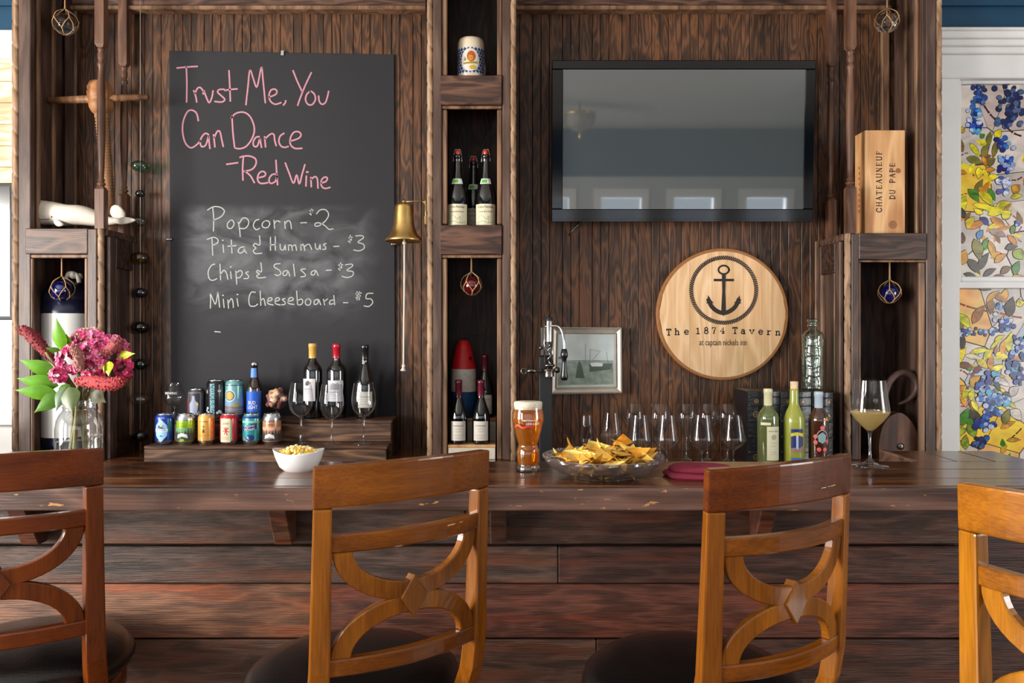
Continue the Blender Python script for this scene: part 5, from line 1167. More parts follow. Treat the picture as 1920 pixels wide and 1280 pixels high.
mb = MB(); text(mb, 'BREWING', 0, .104, .05, .010, cyl_map(.0395), .001); obj('printed_name', mb, M['print'], g, color=WHT)
g = glass_piece('snifter_glass', 'round snifter glass heaped with wine corks', (X(519, 3.28), 3.28, ZR2), inner([(.006, .036), (.026, .042), (.040, .058), (.043, .074), (.040, .090), (.032, .108), (.030, .114)]), stem(.036, .032, .006))
M['corkc'] = plain('cork', (196, 150, 112), .85, var=.15, bscale=90, objcol=True)
rd = random.Random(12); ck = None
spots = [(-.018, -.018, .064), (.016, -.020, .060), (0, .014, .062), (-.024, .010, .074), (.022, .008, .078), (0, -.026, .080), (-.016, -.012, .092), (.017, -.014, .094), (.002, .012, .096), (.0, -.008, .112), (-.010, .006, .108), (.012, .004, .116), (-.022, -.012, .082), (.024, -.012, .086), (.0, -.022, .098), (-.006, -.02, .066), (-.014, .012, .104)]
for i, (a, b, z) in enumerate(spots):
    tone = rd.choice([c8(200, 160, 124), c8(150, 92, 84), c8(214, 182, 148), c8(120, 64, 62), c8(186, 140, 104)])
    mb = MB().lathe([(.001, -.019), (.0098, -.019), (.0105, -.017), (.0105, .017), (.0098, .019), (.001, .019)], 12)
    o = obj('wine_cork', mb, M['corkc'], loc=(X(519, 3.28) + a * 1.12, 3.28 + b * 1.0, ZR2 + z), rot=(rd.uniform(.6, 2.4), rd.uniform(-1, 1), rd.uniform(0, 3)), color=tone)
    tag(o, 'used wine cork heaped in the round snifter glass', 'cork', 'wine corks in the snifter')

# ================================================================== CENTRE CABINET CONTENTS
D = 3.262; st = thing('beer_stein', 'cream ceramic beer mug with a blue checked band and round crest on the top shelf', 'mug', (X(883, D), D, SH[0]))
k = D / F; H_ = .178; R_ = 25.5 * k
M['ceramic'] = plain('cream_ceramic', (216, 198, 172), .3, coat=.3)
body = obj('mug_body', MB().lathe([(.001, 0), (R_ * .93, 0), (R_ * .97, .006), (R_ * .94, .020), (R_, .028), (R_, H_ - .035), (R_ * .97, H_ - .015), (R_ * .88, H_ - .003), (R_ * .82, H_), (R_ * .78, H_ - .004), (R_ * .80, H_ - .1), (.001, H_ - .1)], 36), M['ceramic'], st)
mb = MB(); mb.tube(spline([(.02, R_ * .9, .035), (.045, R_ * 1.5, .05), (.05, R_ * 1.6, .1), (.02, R_ * .9, .14)], 5), .008, 8); obj('handle', mb, M['ceramic'], st)
mp = cyl_map(R_)
def dia(mb, colr):
    for i in range(-9, 10):
        for j in range(8):
            if (i + j) % 2 == colr: 
                u, v = i * .0075, .036 + j * .0125
                if abs(u) > .020 or True: blob(mb, [(u - .0075, v), (u, v - .0085), (u + .0075, v), (u, v + .0085)], mp, .0006)
mb = MB(); dia(mb, 0); obj('blue_checks', mb, M['print'], body, color=c8(34, 46, 96))
mb = MB(); patch(mb, -.075, .075, .028, .132, mp, .0003, 18); obj('white_band', mb, M['print'], body, color=c8(190, 196, 206))
mb = MB(); blob(mb, disc(0, .080, .038, .046, 24), mp, .0010); crest = obj('crest_ground', mb, M['print'], body, color=c8(206, 200, 186))
for poly, col in ((disc(.004, .094, .018, .022, 12), c8(170, 76, 30)), (disc(.002, .088, .010, .013, 10), c8(206, 150, 40)), ([(-.030, .070), (.030, .074), (.032, .066), (-.028, .062)], c8(150, 130, 30)), (disc(.010, .050, .014, .009, 9), c8(190, 160, 40)), ([(-.028, .075), (-.022, .095), (-.014, .078)], c8(110, 130, 80))):
    mb = MB(); blob(mb, poly, mp, .0013); obj('crest_colour', mb, M['print'], body, color=col)

def cider(px, D, H_, lb, first=None):
    r = .0425
    prof = [(.001, .006), (r * .9, 0), (r, .006), (r, .110), (r * .96, .130), (r * .78, .158), (r * .55, .188), (.0165, .225), (.0145, .262), (.0145, .278), (.0165, .280), (.0165, .288), (.012, .292)]
    prof = [(a, b * H_ / .311) for a, b in prof]
    t = bottle('swing_top_bottle', lb, px, D, SH[1], prof, M['dkglass'], None,
       [('paper_label', c8(206, 198, 166), lab(r, -.048, .048, .004, .088), 1), ('label_text', c8(60, 56, 48), ltx(r, 'Cidre Fermier', 0, .077, .066, .010), 0), ('label_text', c8(60, 56, 48), ltx(r, 'Cuvee de la Garde', 0, .058, .056, .007), 0),
        ('label_drawing', c8(120, 132, 110), lambda mb: [ribbon(mb, spline([(-.03, .03), (-.02, .045), (-.005, .034), (.004, .026), (.012, .040), (.012, .012)], 3), .0014, cyl_map(r), .001), ribbon(mb, [(.02, .046), (.02, .010)], .001, cyl_map(r), .001), ribbon(mb, spline([(-.036, .014), (-.01, .020), (.01, .012), (.034, .018)], 3), .002, cyl_map(r), .001)], 0)])
    k = H_ / .311
    mb = MB(); rm = .030
    cm = lambda u, v, d: ((.0245 - (v / k - .188) * .33 + d) * cos(-pi / 2 + u / .026), (.0245 - (v / k - .188) * .33 + d) * sin(-pi / 2 + u / .026), v)
    mb = MB(); patch(mb, -.021, .021, .170 * k, .192 * k, cm, .0012, 10); nl = obj('neck_label', mb, M['print'], t, color=c8(220, 224, 214))
    mb = MB(); patch(mb, -.016, .004, .174 * k, .188 * k, cm, .0018, 6); obj('green_stamp', mb, M['print'], nl, color=c8(90, 170, 60))
    obj('stopper', MB().lathe([(.0095, .292 * k), (.0115, .298 * k), (.0115, .305 * k), (.008, .311 * k), (.001, .312 * k)], 16), M['gloss'], t, color=c8(190, 52, 34))
    mb = MB(); mb.tube(spline([(-.0175, 0, .262 * k), (-.016, -.002, .285 * k), (-.010, 0, .312 * k), (0, 0, .3135 * k), (.010, 0, .312 * k), (.016, -.002, .285 * k), (.0175, 0, .262 * k)], 4), .0011, 6)
    mb.tube([(.016 * cos(a), .016 * sin(a), .264 * k) for a in [2 * pi * i / 12 for i in range(13)]], .001, 5); obj('wire_bail', mb, M['steel'], t)
    return t
cider(858, 3.225, .311, 'swing-top cider bottle with a cream label, at the left of the middle shelf')
cider(911, 3.225, .311, 'swing-top cider bottle with a cream label, at the right front of the middle shelf')
cider(888, 3.34, .308, 'swing-top cider bottle standing behind the other two')

# crates, buoy and small bottles in the lower niche
def crate_box(name, label, x0, x1, y0, y1, z0, z1, lid=None):
    t = thing(name, label, 'box', ((x0 + x1) / 2, (y0 + y1) / 2, z0)); hx, hy, h = (x1 - x0) / 2, (y1 - y0) / 2, z1 - z0
    obj('box_body', MB().box(-hx, hx, -hy, hy, 0, h - .012), M['boxwhite'], t, bevel=.002)
    obj('lid', MB().box(-hx - .001, hx + .001, -hy - .001, hy + .001, h - .0115, h), M['crate'], t, bevel=.002); return t
M['boxwhite'] = plain('painted_box', (214, 206, 190), .55, var=.05)
zc1 = Z(834, 3.17); 
crate_box('wooden_box', 'low white box with a pine lid at the bottom of the middle niche', X(840, 3.18), X(929, 3.18), 3.175, 3.41, ZCN, zc1)
zc2 = Z(784, 3.29); crate_box('wooden_box', 'pale upright box behind the two small wine bottles', X(842, 3.29), X(930, 3.29), 3.285, 3.405, zc1 + .0002, zc2)
def small_bottle(px, D, z, h, lb, r=.0365, u0=-.032, u1=.032, v1=.42):
    pr = burg(h, r, .012, .40); 
    return bottle('small_wine_bottle', lb, px, D, z, pr, M['dkglass'], ('capsule', [(.0135, h * .74), (.0135, h - .016), (.0148, h - .014), (.0148, h - .003), (.001, h + .001)], M['gloss'], c8(96, 24, 40)),
        [('paper_label', c8(214, 208, 196), lab(r, u0, u1, h * .06, h * v1 * .86), 1), ('label_text', c8(80, 74, 70), ltx(r, 'DOMAINE', 0, h * .29, .042, .005), 0), ('label_text', c8(140, 132, 126), lines(r, [(h * .24, .8), (h * .20, .6), (h * .14, 1), (h * .10, .7)], -.022, .022), 0)], group=None)
small_bottle(860, 3.215, zc1, .256, 'small red wine bottle with a white label, left front of the lower middle niche', .036)
small_bottle(902, 3.215, zc1, .256, 'small red wine bottle with a white label, right front of the lower middle niche', .036)
small_bottle(909, 3.335, zc2, .262, 'small wine bottle standing on the pale box behind, right of the striped buoy', .036, -.008, .036)
D = 3.335; by = thing('lobster_buoy', 'red, white and blue painted wooden buoy with a tapered top in the middle niche', 'buoy', (X(869, D), D, zc2))
k = D / F; zt = Z(637, D) - zc2; br = 24 * k
def oct_(prof, seg=8): return MB().lathe(prof, 10, smooth=False)
zb, zw = Z(733, D) - zc2, Z(691, D) - zc2
M['paint'] = plain('brushed_buoy_paint', (255, 255, 255), .4, objcol=True, var=.12, bscale=60, bump=.15)
obj('blue_end', MB().lathe([(.001, 0), (br * .82, 0), (br * .95, zb * .5), (br, zb)], 14), M['paint'], by, color=c8(26, 78, 128))
obj('white_band', MB().lathe([(br, zb), (br * .98, zw)], 14), M['paint'], by, color=c8(214, 206, 192))
obj('red_end', MB().lathe([(br * .98, zw), (br * .86, zw + (zt - zw) * .35), (br * .62, zw + (zt - zw) * .75), (br * .40, zt * .985), (br * .3, zt), (.001, zt)], 14), M['paint'], by, color=c8(206, 22, 30))
obj('rope_hole', MB().ball((14 * k, -br * .72, zw + .045), .007, 10, 6), M['dark'], by)
mb = MB(); mb.tube(spline([(4 * k, 0, zt - .002), (12 * k, 0, zt + .018), (28 * k, .0, zt + .026), (40 * k, 0, zt + .022)], 4), .0035, 6); obj('rope_end', mb, M['matte'], by)

# ================================================================== RIGHT BAY OF THE BACK COUNTER
# corkscrew on its black post
D = 2.97; k = D / F; cs = thing('bar_corkscrew', 'chrome lever corkscrew clamped to a black post on the back counter', 'corkscrew', (X(1028, D), D, ZCN))
def q3(px, py, dy=0): return ((px - 1028) * k, dy, Z(py, D) - ZCN)
obj('post', MB().box(-17 * k, 7 * k, -.012, .03, 0, Z(668, D) - ZCN), M['matte'], cs, bevel=.003)
obj('clamp_back', MB().box(-14 * k, 6 * k, .0, .028, Z(668, D) - ZCN, Z(612, D) - ZCN), M['darksteel'], cs, bevel=.004)
obj('barrel', MB().lathe([(5.8 * k, Z(640, D) - ZCN), (6 * k, Z(602, D) - ZCN), (5.4 * k, Z(600, D) - ZCN), (.001, Z(599, D) - ZCN)], 20, o=(1 * k, -.02, 0)), M['steel'], cs)
obj('barrel_cap', MB().lathe([(7 * k, Z(601, D) - ZCN), (7 * k, Z(595, D) - ZCN), (.001, Z(594, D) - ZCN)], 20, o=(1 * k, -.02, 0)), M['matte'], cs)
obj('barrel_ring', MB().lathe([(6.6 * k, Z(646, D) - ZCN), (6.6 * k, Z(641, D) - ZCN)], 20, o=(1 * k, -.02, 0)), M['matte'], cs)
mb = MB(); n = 70; z0, z1 = Z(682, D) - ZCN, Z(646, D) - ZCN
mb.tube([(1 * k + 2.6 * k * cos(i / 5.), -.02 + 2.6 * k * sin(i / 5.), z0 + (z1 - z0) * i / n) for i in range(n + 1)], 1.6 * k, 6); obj('worm', mb, M['steel'], cs)
mb = MB(); mb.tube([q3(1020, 605, -.018), q3(1021, 682, -.018)], 1.3 * k, 8); mb.tube([q3(1035.5, 640, -.018), q3(1036, 682, -.018)], 1.3 * k, 8); obj('guide_rods', mb, M['steel'], cs)
mb = MB(); mb.tube(spline([q3(1022, 612, -.02), q3(1038, 611, -.03), (q3(1047, 613, -.035)), q3(1053, 622, -.04), q3(1056, 640, -.045), q3(1056.5, 655, -.045)], 5), 2.6 * k, 10); obj('lever_arm', mb, M['steel'], cs)
lx = (1056.5 - 1028) * k
obj('lever_grip', MB().lathe([(.001, Z(653, D) - ZCN), (4.8 * k, Z(653.5, D) - ZCN), (6.8 * k, Z(662, D) - ZCN), (6.6 * k, Z(668, D) - ZCN), (4.4 * k, Z(672, D) - ZCN), (4 * k, Z(680, D) - ZCN), (6 * k, Z(698, D) - ZCN), (7 * k, Z(706, D) - ZCN), (5.5 * k, Z(711, D) - ZCN), (.001, Z(712, D) - ZCN)], 20, o=(lx, -.045, 0)), M['gloss'], cs, color=c8(22, 18, 24))
mb = MB(); mb.tube([(1 * k + 10 * k * cos(a), -.022 + 8 * k * sin(a), Z(693, D) - ZCN) for a in [2 * pi * i / 20 for i in range(21)]], 2.2 * k, 8)
mb.lathe([(10 * k, Z(705, D) - ZCN), (10 * k, Z(697, D) - ZCN), (6 * k, Z(689, D) - ZCN), (11 * k, Z(686, D) - ZCN), (11 * k, Z(682, D) - ZCN), (4 * k, Z(682, D) - ZCN)], 20, o=(1 * k, -.02, 0)); obj('bottle_clamp', mb, M['darksteel'], cs)
mb = MB(); mb.tube(spline([q3(1018, 693, -.03), q3(1006, 694, -.04), q3(994, 696, -.04), q3(984, 695, -.04)], 4), [2.4 * k, 3, 3, 3][0:1][0], 8)
mb.lathe([(2.5 * k, -6 * k), (4.6 * k, 0), (4.2 * k, 9 * k), (2.2 * k, 16 * k)], 12, o=(0, 0, 0)); n_ = len(mb.v); 
mb2 = MB(); mb2.tube([q3(988, 694.5, -.04), q3(996, 694, -.04), q3(1006, 695, -.04)], [3.5 * k, 5 * k, 2.6 * k], 12)
mb2.tube([((982 - 1028) * k + 5 * k * cos(a), -.04, Z(695, D) - ZCN + 5.5 * k * sin(a)) for a in [2 * pi * i / 16 for i in range(17)]], 1.6 * k, 8)
mb2.tube([q3(1006, 694, -.04), q3(1018, 693, -.025)], 1.6 * k, 8); obj('clamp_handle', mb2, M['darksteel'], cs)
mb = MB(); mb.ball(q3(1014, 652, -.005), 4 * k, 12, 8); mb.ball(q3(1044, 693, -.02), 6 * k, 12, 8, (1, 1, 1)); obj('thumb_screws', mb, M['darksteel'], cs)

# leather book boxes
M['leatherb'] = plain('black_book_leather', (22, 22, 26), .32, bump=.25, bscale=60, coat=.2); M['gold'] = plain('gold_tooling', (170, 132, 70), .35, metal=.6)
D = 3.10; k = D / F
for i, (p0, p1, top, lb) in enumerate(((1402, 1462, 733, 'thick black leather volume with gold tooling, left of the three'), (1463, 1521, 734, 'thick black leather volume with gold tooling, middle of the three'), (1522, 1562, 735, 'black leather volume at the right, behind the pink-labelled bottle'))):
    w = (p1 - p0) * k / 2; h = Z(top, D) - ZCN
    bk = thing('leather_book', lb, 'book', (X((p0 + p1) / 2, D), D, ZCN), 0, 'leather volumes under the glass decanter')
    mb = MB(); n = 10
    vs = [(-w + 2 * w * i_ / n, -.012 * sin(pi * i_ / n), z) for z in (0, h) for i_ in range(n + 1)] + [(-w, .19, 0), (w, .19, 0), (-w, .19, h), (w, .19, h)]
    m1 = n + 1; fs = [(i_, i_ + 1, m1 + i_ + 1, m1 + i_) for i_ in range(n)] + [tuple(range(m1 + n, m1 - 1, -1)) + (2 * m1 + 2, 2 * m1 + 3), tuple(range(n + 1)) + (2 * m1 + 1, 2 * m1), (0, m1, 2 * m1 + 2, 2 * m1), (n, m1 + n, 2 * m1 + 3, 2 * m1 + 1), (2 * m1, 2 * m1 + 1, 2 * m1 + 3, 2 * m1 + 2)]
    mb.add(vs, fs); obj('cover', mb, M['leatherb'], bk, bevel=.0015)
    spm = lambda u, v, d: (u, -.012 * max(0, sin(pi * (u + w) / (2 * w))) - d, v)
    for z in (h - .022, h - .055, h - .115, h - .175, .04):
        mb = MB(); pts = [(-w + 2 * w * j / n) for j in range(n + 1)]
        mb.tube([(u, -.012 * sin(pi * (u + w) / (2 * w)) - .001, z) for u in pts], .0032, 6); obj('raised_band', mb, M['leatherb'], bk)
    mb = MB(); c = -w * .15 if i < 2 else 0
    for zz_, r in ((h - .038, .007), (h - .090, .011), (.022, .011)):
        ribbon(mb, disc(c - w * .35, zz_, r, r, 14) + [disc(c - w * .35, zz_, r, r, 14)[0]], .0018, spm, .0012); ribbon(mb, [(c - w * .35 - r, zz_), (c - w * .35 + r, zz_)], .0014, spm, .0012); ribbon(mb, [(c - w * .35, zz_ - r), (c - w * .35, zz_ + r)], .0014, spm, .0012)
        blob(mb, [(c + w * .55, zz_ + .006), (c + w * .55 + .006, zz_ - .004), (c + w * .55 - .006, zz_ - .004)], spm, .0012)
    obj('gold_tooling', mb, M['gold'], bk)
# embossed glass decanter on the books
D = 3.205; k = D / F; zb = Z(734, 3.10) + .0005; H_ = Z(597, D) - zb
dc = thing('glass_decanter', 'pale green embossed glass bottle standing on the black leather volumes', 'bottle', (X(1524, D), D, zb))
r = 20 * k
def boss(a, z): return 1 + (.035 * sin(a * 7 + z * 160) * cos(z * 210 + a * 3) if .02 < z < H_ * .72 else 0)
M['greenglass'] = thin_glass('pale_green_glass', (.72, .86, .78), (.25, .36, .31), 2.2, .12)
pr = [(.001, 0), (r * .95, .001), (r, .008)] + [(r * (.96 if j % 8 == 0 else 1), .01 + (H_ * .74 - .01) * j / 40) for j in range(41)] + [(r * .98, H_ * .76), (r * .8, H_ * .81), (r * .42, H_ * .84), (r * .36, H_ * .88)]
obj('glass_body', MB().lathe(pr, 48, fn=boss), M['greenglass'], dc)
obj('stopper', MB().lathe([(r * .30, H_ * .875), (r * .50, H_ * .885), (r * .50, H_ * .92), (r * .34, H_ * .935), (r * .55, H_ * .955), (r * .55, H_ * .985), (r * .3, H_), (.001, H_)], 24), M['greenglass'], dc)

# three bottles before the books
D = 3.0
M['wglass'] = plain('white_wine_glass', (92, 100, 58), .05, spec=.7, coat=1); M['frost'] = plain('limoncello_glass', (156, 160, 62), .25, coat=.5); M['rglass'] = plain('rose_bottle_glass', (70, 38, 26), .05, spec=.7, coat=1)
R1 = .0395
bottle('wine_bottle', 'green-gold white wine bottle with a cream capsule and cream label', 1440, D, ZCN, bord(.293, R1), M['wglass'], ('capsule', capsule(.293, .0145, .062)[1], M['gloss'], c8(214, 206, 166)),
    [('paper_label', c8(214, 210, 178), lab(R1, -.016, .037, .030, .155), 1), ('label_band', c8(220, 216, 190), lab(R1, -.040, -.002, .160, .170), 1), ('label_text', c8(110, 104, 80), ltx(R1, 'PINOT GRIGIO', .011, .138, .040, .005), 0), ('label_seal', c8(170, 160, 130), lblob(R1, disc(.010, .116, .010, .010, 14)), 0), ('label_text', c8(150, 144, 120), lines(R1, [(.094, .9), (.082, .6), (.060, .8), (.052, 1)], -.004, .030), 0)])
R2 = .0385
bottle('liqueur_bottle', 'frosted yellow liqueur bottle with a lighthouse picture and cork stopper', 1489, D, ZCN, [(.001, .004), (R2 * .95, 0), (R2, .006), (R2, .170), (R2 * .97, .186), (R2 * .78, .205), (.022, .222), (.0165, .238), (.0155, .285), (.0155, .292), (.010, .293)], M['frost'],
    ('cork_stopper', [(.0125, .290), (.0140, .293), (.0145, .320), (.001, .321)], M['corkc'], c8(226, 196, 160)),
    [('picture_sky', c8(34, 44, 110), lab(R2, -.024, .022, .060, .146), 1), ('picture_cloud', c8(206, 196, 60), lblob(R2, [(-.024, .118), (-.024, .130), (-.004, .135), (.022, .130), (.022, .116), (0, .124)]), 0), ('picture_light', c8(180, 196, 225), lab(R2, -.006, .002, .070, .118, .0013), 0), ('picture_lamp', c8(226, 214, 120), lblob(R2, [(-.007, .118), (.003, .118), (-.002, .128)], .0014), 0),
     ('picture_rocks', c8(150, 120, 110), lblob(R2, [(-.024, .060), (-.024, .074), (-.010, .078), (.004, .068), (.022, .086), (.022, .060)], .0014), 0), ('picture_sea', c8(60, 110, 170), lab(R2, -.024, .022, .012, .040), 1), ('picture_sea_foam', c8(206, 214, 222), lblob(R2, [(-.020, .020), (-.006, .032), (.010, .024), (.020, .034), (.016, .016)]), 0)])
R3 = .036
bottle('rose_wine_bottle', 'rose wine bottle with pink rose artwork and a silver screw cap', 1535, D, ZCN, bord(.282, R3), M['rglass'], ('screw_cap', capsule(.282, .0145, .060)[1], M['gloss'], c8(176, 190, 206)),
    [('rose_print', c8(226, 96, 104), lambda mb: [blob(mb, disc(u, v, .008, .008, 10), cyl_map(R3), .0012) for u, v in ((-.024, .118), (.0, .150), (-.012, .070), (.010, .070), (.020, .100), (-.024, .096))], 1),
     ('shield_print', c8(130, 165, 170), lblob(R3, [(-.014, .100), (-.016, .122), (0, .134), (.014, .122), (.012, .100), (0, .092)], .0010), 1), ('scroll_print', c8(200, 196, 200), lambda mb: [ribbon(mb, spline([(-.022, .088), (-.026, .108), (-.014, .134), (0, .142), (.014, .134), (.024, .112), (.020, .088)], 3), .0022, cyl_map(R3), .0008), ribbon(mb, [(-.026, .046), (0, .040), (.026, .046)], .005, cyl_map(R3), .0008), ribbon(mb, [(-.020, .058), (.020, .058)], .002, cyl_map(R3), .0008), ribbon(mb, [(-.026, .030), (.024, .032)], .003, cyl_map(R3), .0008)], 1),
     ('gold_label', c8(214, 160, 70), lblob(R3, [(.004, .176), (.030, .176), (.020, .192)], .001), 1)])

# stemware behind the bar
def angular(rm=.046, rr=.032, h=.232, hb=.095):
    return inner([(.0045, hb), (.010, hb + .003), (rm * .72, hb + .020), (rm * .97, hb + .037), (rm, hb + .045), (rm * .93, hb + .066), (rr, h)])
def stemware(px, D, lb, rm, rr, top, wide, grp, name='wine_glass', hb=None):
    h = Z(top, D) - ZCN; zb_ = Z(wide, D) - ZCN - .045 if hb is None else hb
    return glass_piece(name, lb, (X(px, D), D, ZCN), angular(rm, rr, h, zb_), stem(zb_, .038), group=grp)
k = 3.02 / F
G1 = 'stemmed glasses behind the bar'
for px, lb in ((1199, 'angular wine glass behind the bowl of chips, left of four in the front row'), (1250, 'angular wine glass, second of four in the front row'), (1316, 'angular wine glass, third of four in the front row'), (1375, 'angular wine glass nearest the black books')):
    stemware(px, 3.02, lb, 24.5 * k, 16.5 * k, 777, 823, G1)
k2 = 3.17 / F
for px, lb in ((1189, 'wine glass in the back row, behind the leftmost angular glass'), (1237, 'wine glass in the back row, behind the second angular glass'), (1287, 'wine glass standing alone in the back row with its bowl clear of the others'), (1327, 'wine glass in the back row, behind the third angular glass'), (1364, 'wine glass in the back row, behind the rightmost angular glass')):
    hb = .105; h = Z(756, 3.17) - ZCN
    glass_piece('wine_glass', lb, (X(px, 3.17), 3.17, ZCN), inner([(.005, hb), (.016, hb + .012), (20 * k2, hb + .045), (22 * k2, hb + .062), (20 * k2, hb + .09), (16 * k2, h)]), stem(hb, .034), group=G1)
h = Z(778, 3.02) - ZCN; glass_piece('champagne_flute', 'slim flute glass, leftmost behind the bowl of chips', (X(1100, 3.02), 3.02, ZCN), inner([(.004, .055), (.012, .062), (12 * k, .09), (12.5 * k, .13), (10.5 * k, h)]), stem(.055, .030), group=G1)
h = Z(773, 3.02) - ZCN; glass_piece('tulip_glass', 'tulip glass with a pointed bowl, second from the left behind the chips', (X(1146, 3.02), 3.02, ZCN), inner([(.004, .055), (.014, .062), (.020, .078), (22 * k, .115), (21 * k, .128), (14 * k, h)]), stem(.055, .030), group=G1)

# ================================================================== RIGHT CABINET CONTENTS
D = 3.2; x0, x1 = X(1622, D), X(1697, D); zt = Z(244, D)
wc = thing('wine_crate', 'upright pine wine crate stencilled with its wine region, on the right shelf', 'crate', ((x0 + x1) / 2, D, ZS3))
hw = (x1 - x0) / 2; h = zt - ZS3; dp = .094
obj('front_panel', MB().box(-hw, hw, 0, .010, 0, h), M['crate'], wc, bevel=.0015)
obj('side_panel', MB().box(-hw, -hw + .010, .0185, dp, 0, h), M['crate'], wc, bevel=.0015, color=(1.0, .9, .82))
obj('side_panel', MB().box(hw - .010, hw, .0105, dp, 0, h), M['crate'], wc, bevel=.0015)
obj('groove_strip', MB().box(-hw + .002, -hw + .01, .0101, .0182, 0, h), M['crate'], wc, color=(.55, .48, .42))
obj('back_panel', MB().box(-hw + .01, hw - .01, dp - .01, dp, 0, h), M['crate'], wc)
obj('end_panel', MB().box(-hw + .01, hw - .01, .0105, dp - .01, h - .011, h - .001), M['crate'], wc); obj('end_panel', MB().box(-hw + .01, hw - .01, .0105, dp - .01, 0.001, .011), M['crate'], wc)
SER = {'C': [('.85,.75 .7,.95 .5,1 .2,.85 .1,.5 .2,.15 .5,0 .75,.05 .88,.25', 1)], 'H': [('.2,0 .2,1', 1), ('.8,0 .8,1', 1), ('.2,.5 .8,.5', .5)], 'A': [('.5,1 .85,0', 1.1), ('.5,1 .15,0', .5), ('.27,.35 .73,.35', .5)],
 'T': [('.5,0 .5,1', 1), ('.08,.97 .92,.97', .5), ('.08,1 .08,.8', .6), ('.92,1 .92,.8', .6)], 'E': [('.25,0 .25,1', 1), ('.25,.97 .8,.97 .8,.8', .5), ('.25,.52 .65,.52', .5), ('.25,.03 .85,.03 .85,.2', .5)], 'U': [('.2,1 .2,.3 .3,.05 .5,0 .7,.05 .8,.3 .8,1', .9)],
 'N': [('.2,0 .2,1', .5), ('.2,1 .8,0', 1.1), ('.8,0 .8,1', .5)], 'F': [('.25,0 .25,1', 1), ('.25,.97 .8,.97 .8,.8', .5), ('.25,.52 .65,.52', .5)], 'D': [('.25,0 .25,1', 1), ('.15,.98 .5,.98 .8,.8 .88,.5 .8,.2 .5,.02 .15,.02', .9)], 'P': [('.25,0 .25,1', 1), ('.15,.98 .55,.98 .8,.88 .8,.6 .55,.48 .25,.48', .8)]}
SERF = {'H': [(.2, 0), (.2, 1), (.8, 0), (.8, 1)], 'A': [(.85, 0), (.15, 0)], 'T': [(.5, 0)], 'E': [], 'U': [(.2, 1), (.8, 1)], 'N': [(.2, 0), (.8, 1)], 'F': [(.25, 0)], 'P': [(.25, 0)], 'D': [], 'C': []}
def stencil(word, cx, z0, z1, size):
    mb = MB(); n = len(word); step = (z1 - z0) / n
    for i, ch in enumerate(word):
        if ch == ' ': continue
        def tr(a, b): return (cx - (b - .5) * size, z0 + step * (i + .08 + a * .84))
        f = lambda u, v, d: (u, -d, v)
        for st, wt in SER[ch]:
            pts = [tuple(float(c) for c in p.split(',')) for p in st.split()]; pts = spline(pts, 3) if len(pts) > 4 else pts
            ribbon(mb, [tr(*p) for p in pts], .0038 * wt, f, .0008)
        for a, b in SERF[ch]: ribbon(mb, [tr(a - .12, b), tr(a + .12, b)], .0016, f, .0009)
    return mb
zr = lambda py: Z(py, D) - ZS3
obj('stencil_lettering', stencil('CHATEAUNEUF', X(1648, D) - (x0 + x1) / 2, zr(399), zr(281), .021), M['ink'], wc)
obj('stencil_lettering', stencil('DU PAPE', X(1673, D) - (x0 + x1) / 2, zr(375), zr(304), .021), M['ink'], wc)
mb = MB(); 
for px, py, r_ in ((1684, 320, 5), (1674, 421, 8)): blob(mb, disc(X(px, D) - (x0 + x1) / 2, zr(py), r_ * D / F, r_ * D / F, 12), lambda u, v, d: (u, -d, v), .0006)
obj('knots', mb, plain('pine_knot', (140, 92, 54), .6, var=.2, bscale=120), wc)
mb = MB()
for i in range(9): text(mb, 'Reserve'[i % 7], 0, 0, .010, .012, lambda u, v, d, i=i: (-hw - d, .055 + u, .10 + i * .022 + v), .0008)
obj('side_stencil', mb, plain('faded_red_ink', (120, 50, 44), .7), wc)
# wooden pulley block with iron hook
D = 3.25; k = D / F; pb = thing('pulley_block', 'old dark wooden pulley block with an iron hook in the right niche', 'pulley', (X(1672, D), D, ZCN))
pts = [(1640, 862), (1636, 835), (1642, 800), (1655, 780), (1675, 771), (1692, 782), (1706, 806), (1714, 835), (1715, 866)]
pp = [((a - 1672) * k, max(0, Z(b, D) - ZCN)) for a, b in spline(pts, 4)]; pp = [p for p in pp] 
for y0, y1 in ((-.055, -.025), (.0, .03)): obj('cheek', MB().prism(pp, lambda u, v, d: (u, d, v), y0, y1), M['blockwood'], pb, bevel=.006)
obj('sheave', MB().lathe([(.001, -.011), (.05, -.011), (.046, 0), (.05, .011), (.001, .011)], 24, ).xf(Matrix.Translation((0, -.0125, .08)) @ Matrix.Rotation(pi / 2, 4, 'X')), M['darksteel'], pb)
mb = MB().lathe([(.001, 0), (6 * k, 0), (6 * k, .004), (3 * k, .006), (.001, .006)], 16).xf(Matrix.Translation(((1676 - 1672) * k, -.055, Z(833, D) - ZCN)) @ Matrix.Rotation(pi / 2, 4, 'X')); obj('axle_pin', mb, M['darksteel'], pb)
M['iron'] = plain('rusted_iron', (84, 62, 58), .5, metal=.3, bump=.2, var=.15, bscale=50)
hk = spline([(1660, 790, 0), (1656, 745, 0), (1668, 712, 0), (1690, 698, 0), (1710, 706, 0), (1716, 728, 0), (1702, 748, 0), (1682, 757, 0)], 6)
n = len(hk); obj('hook', MB().tube([((a - 1672) * k, -.012, Z(b, D) - ZCN) for a, b, _ in hk], [k * (6.5 if i < n * .75 else 6.5 * (1 - (i - n * .75) / (n * .25) * .8)) for i in range(n)], 10), M['iron'], pb)

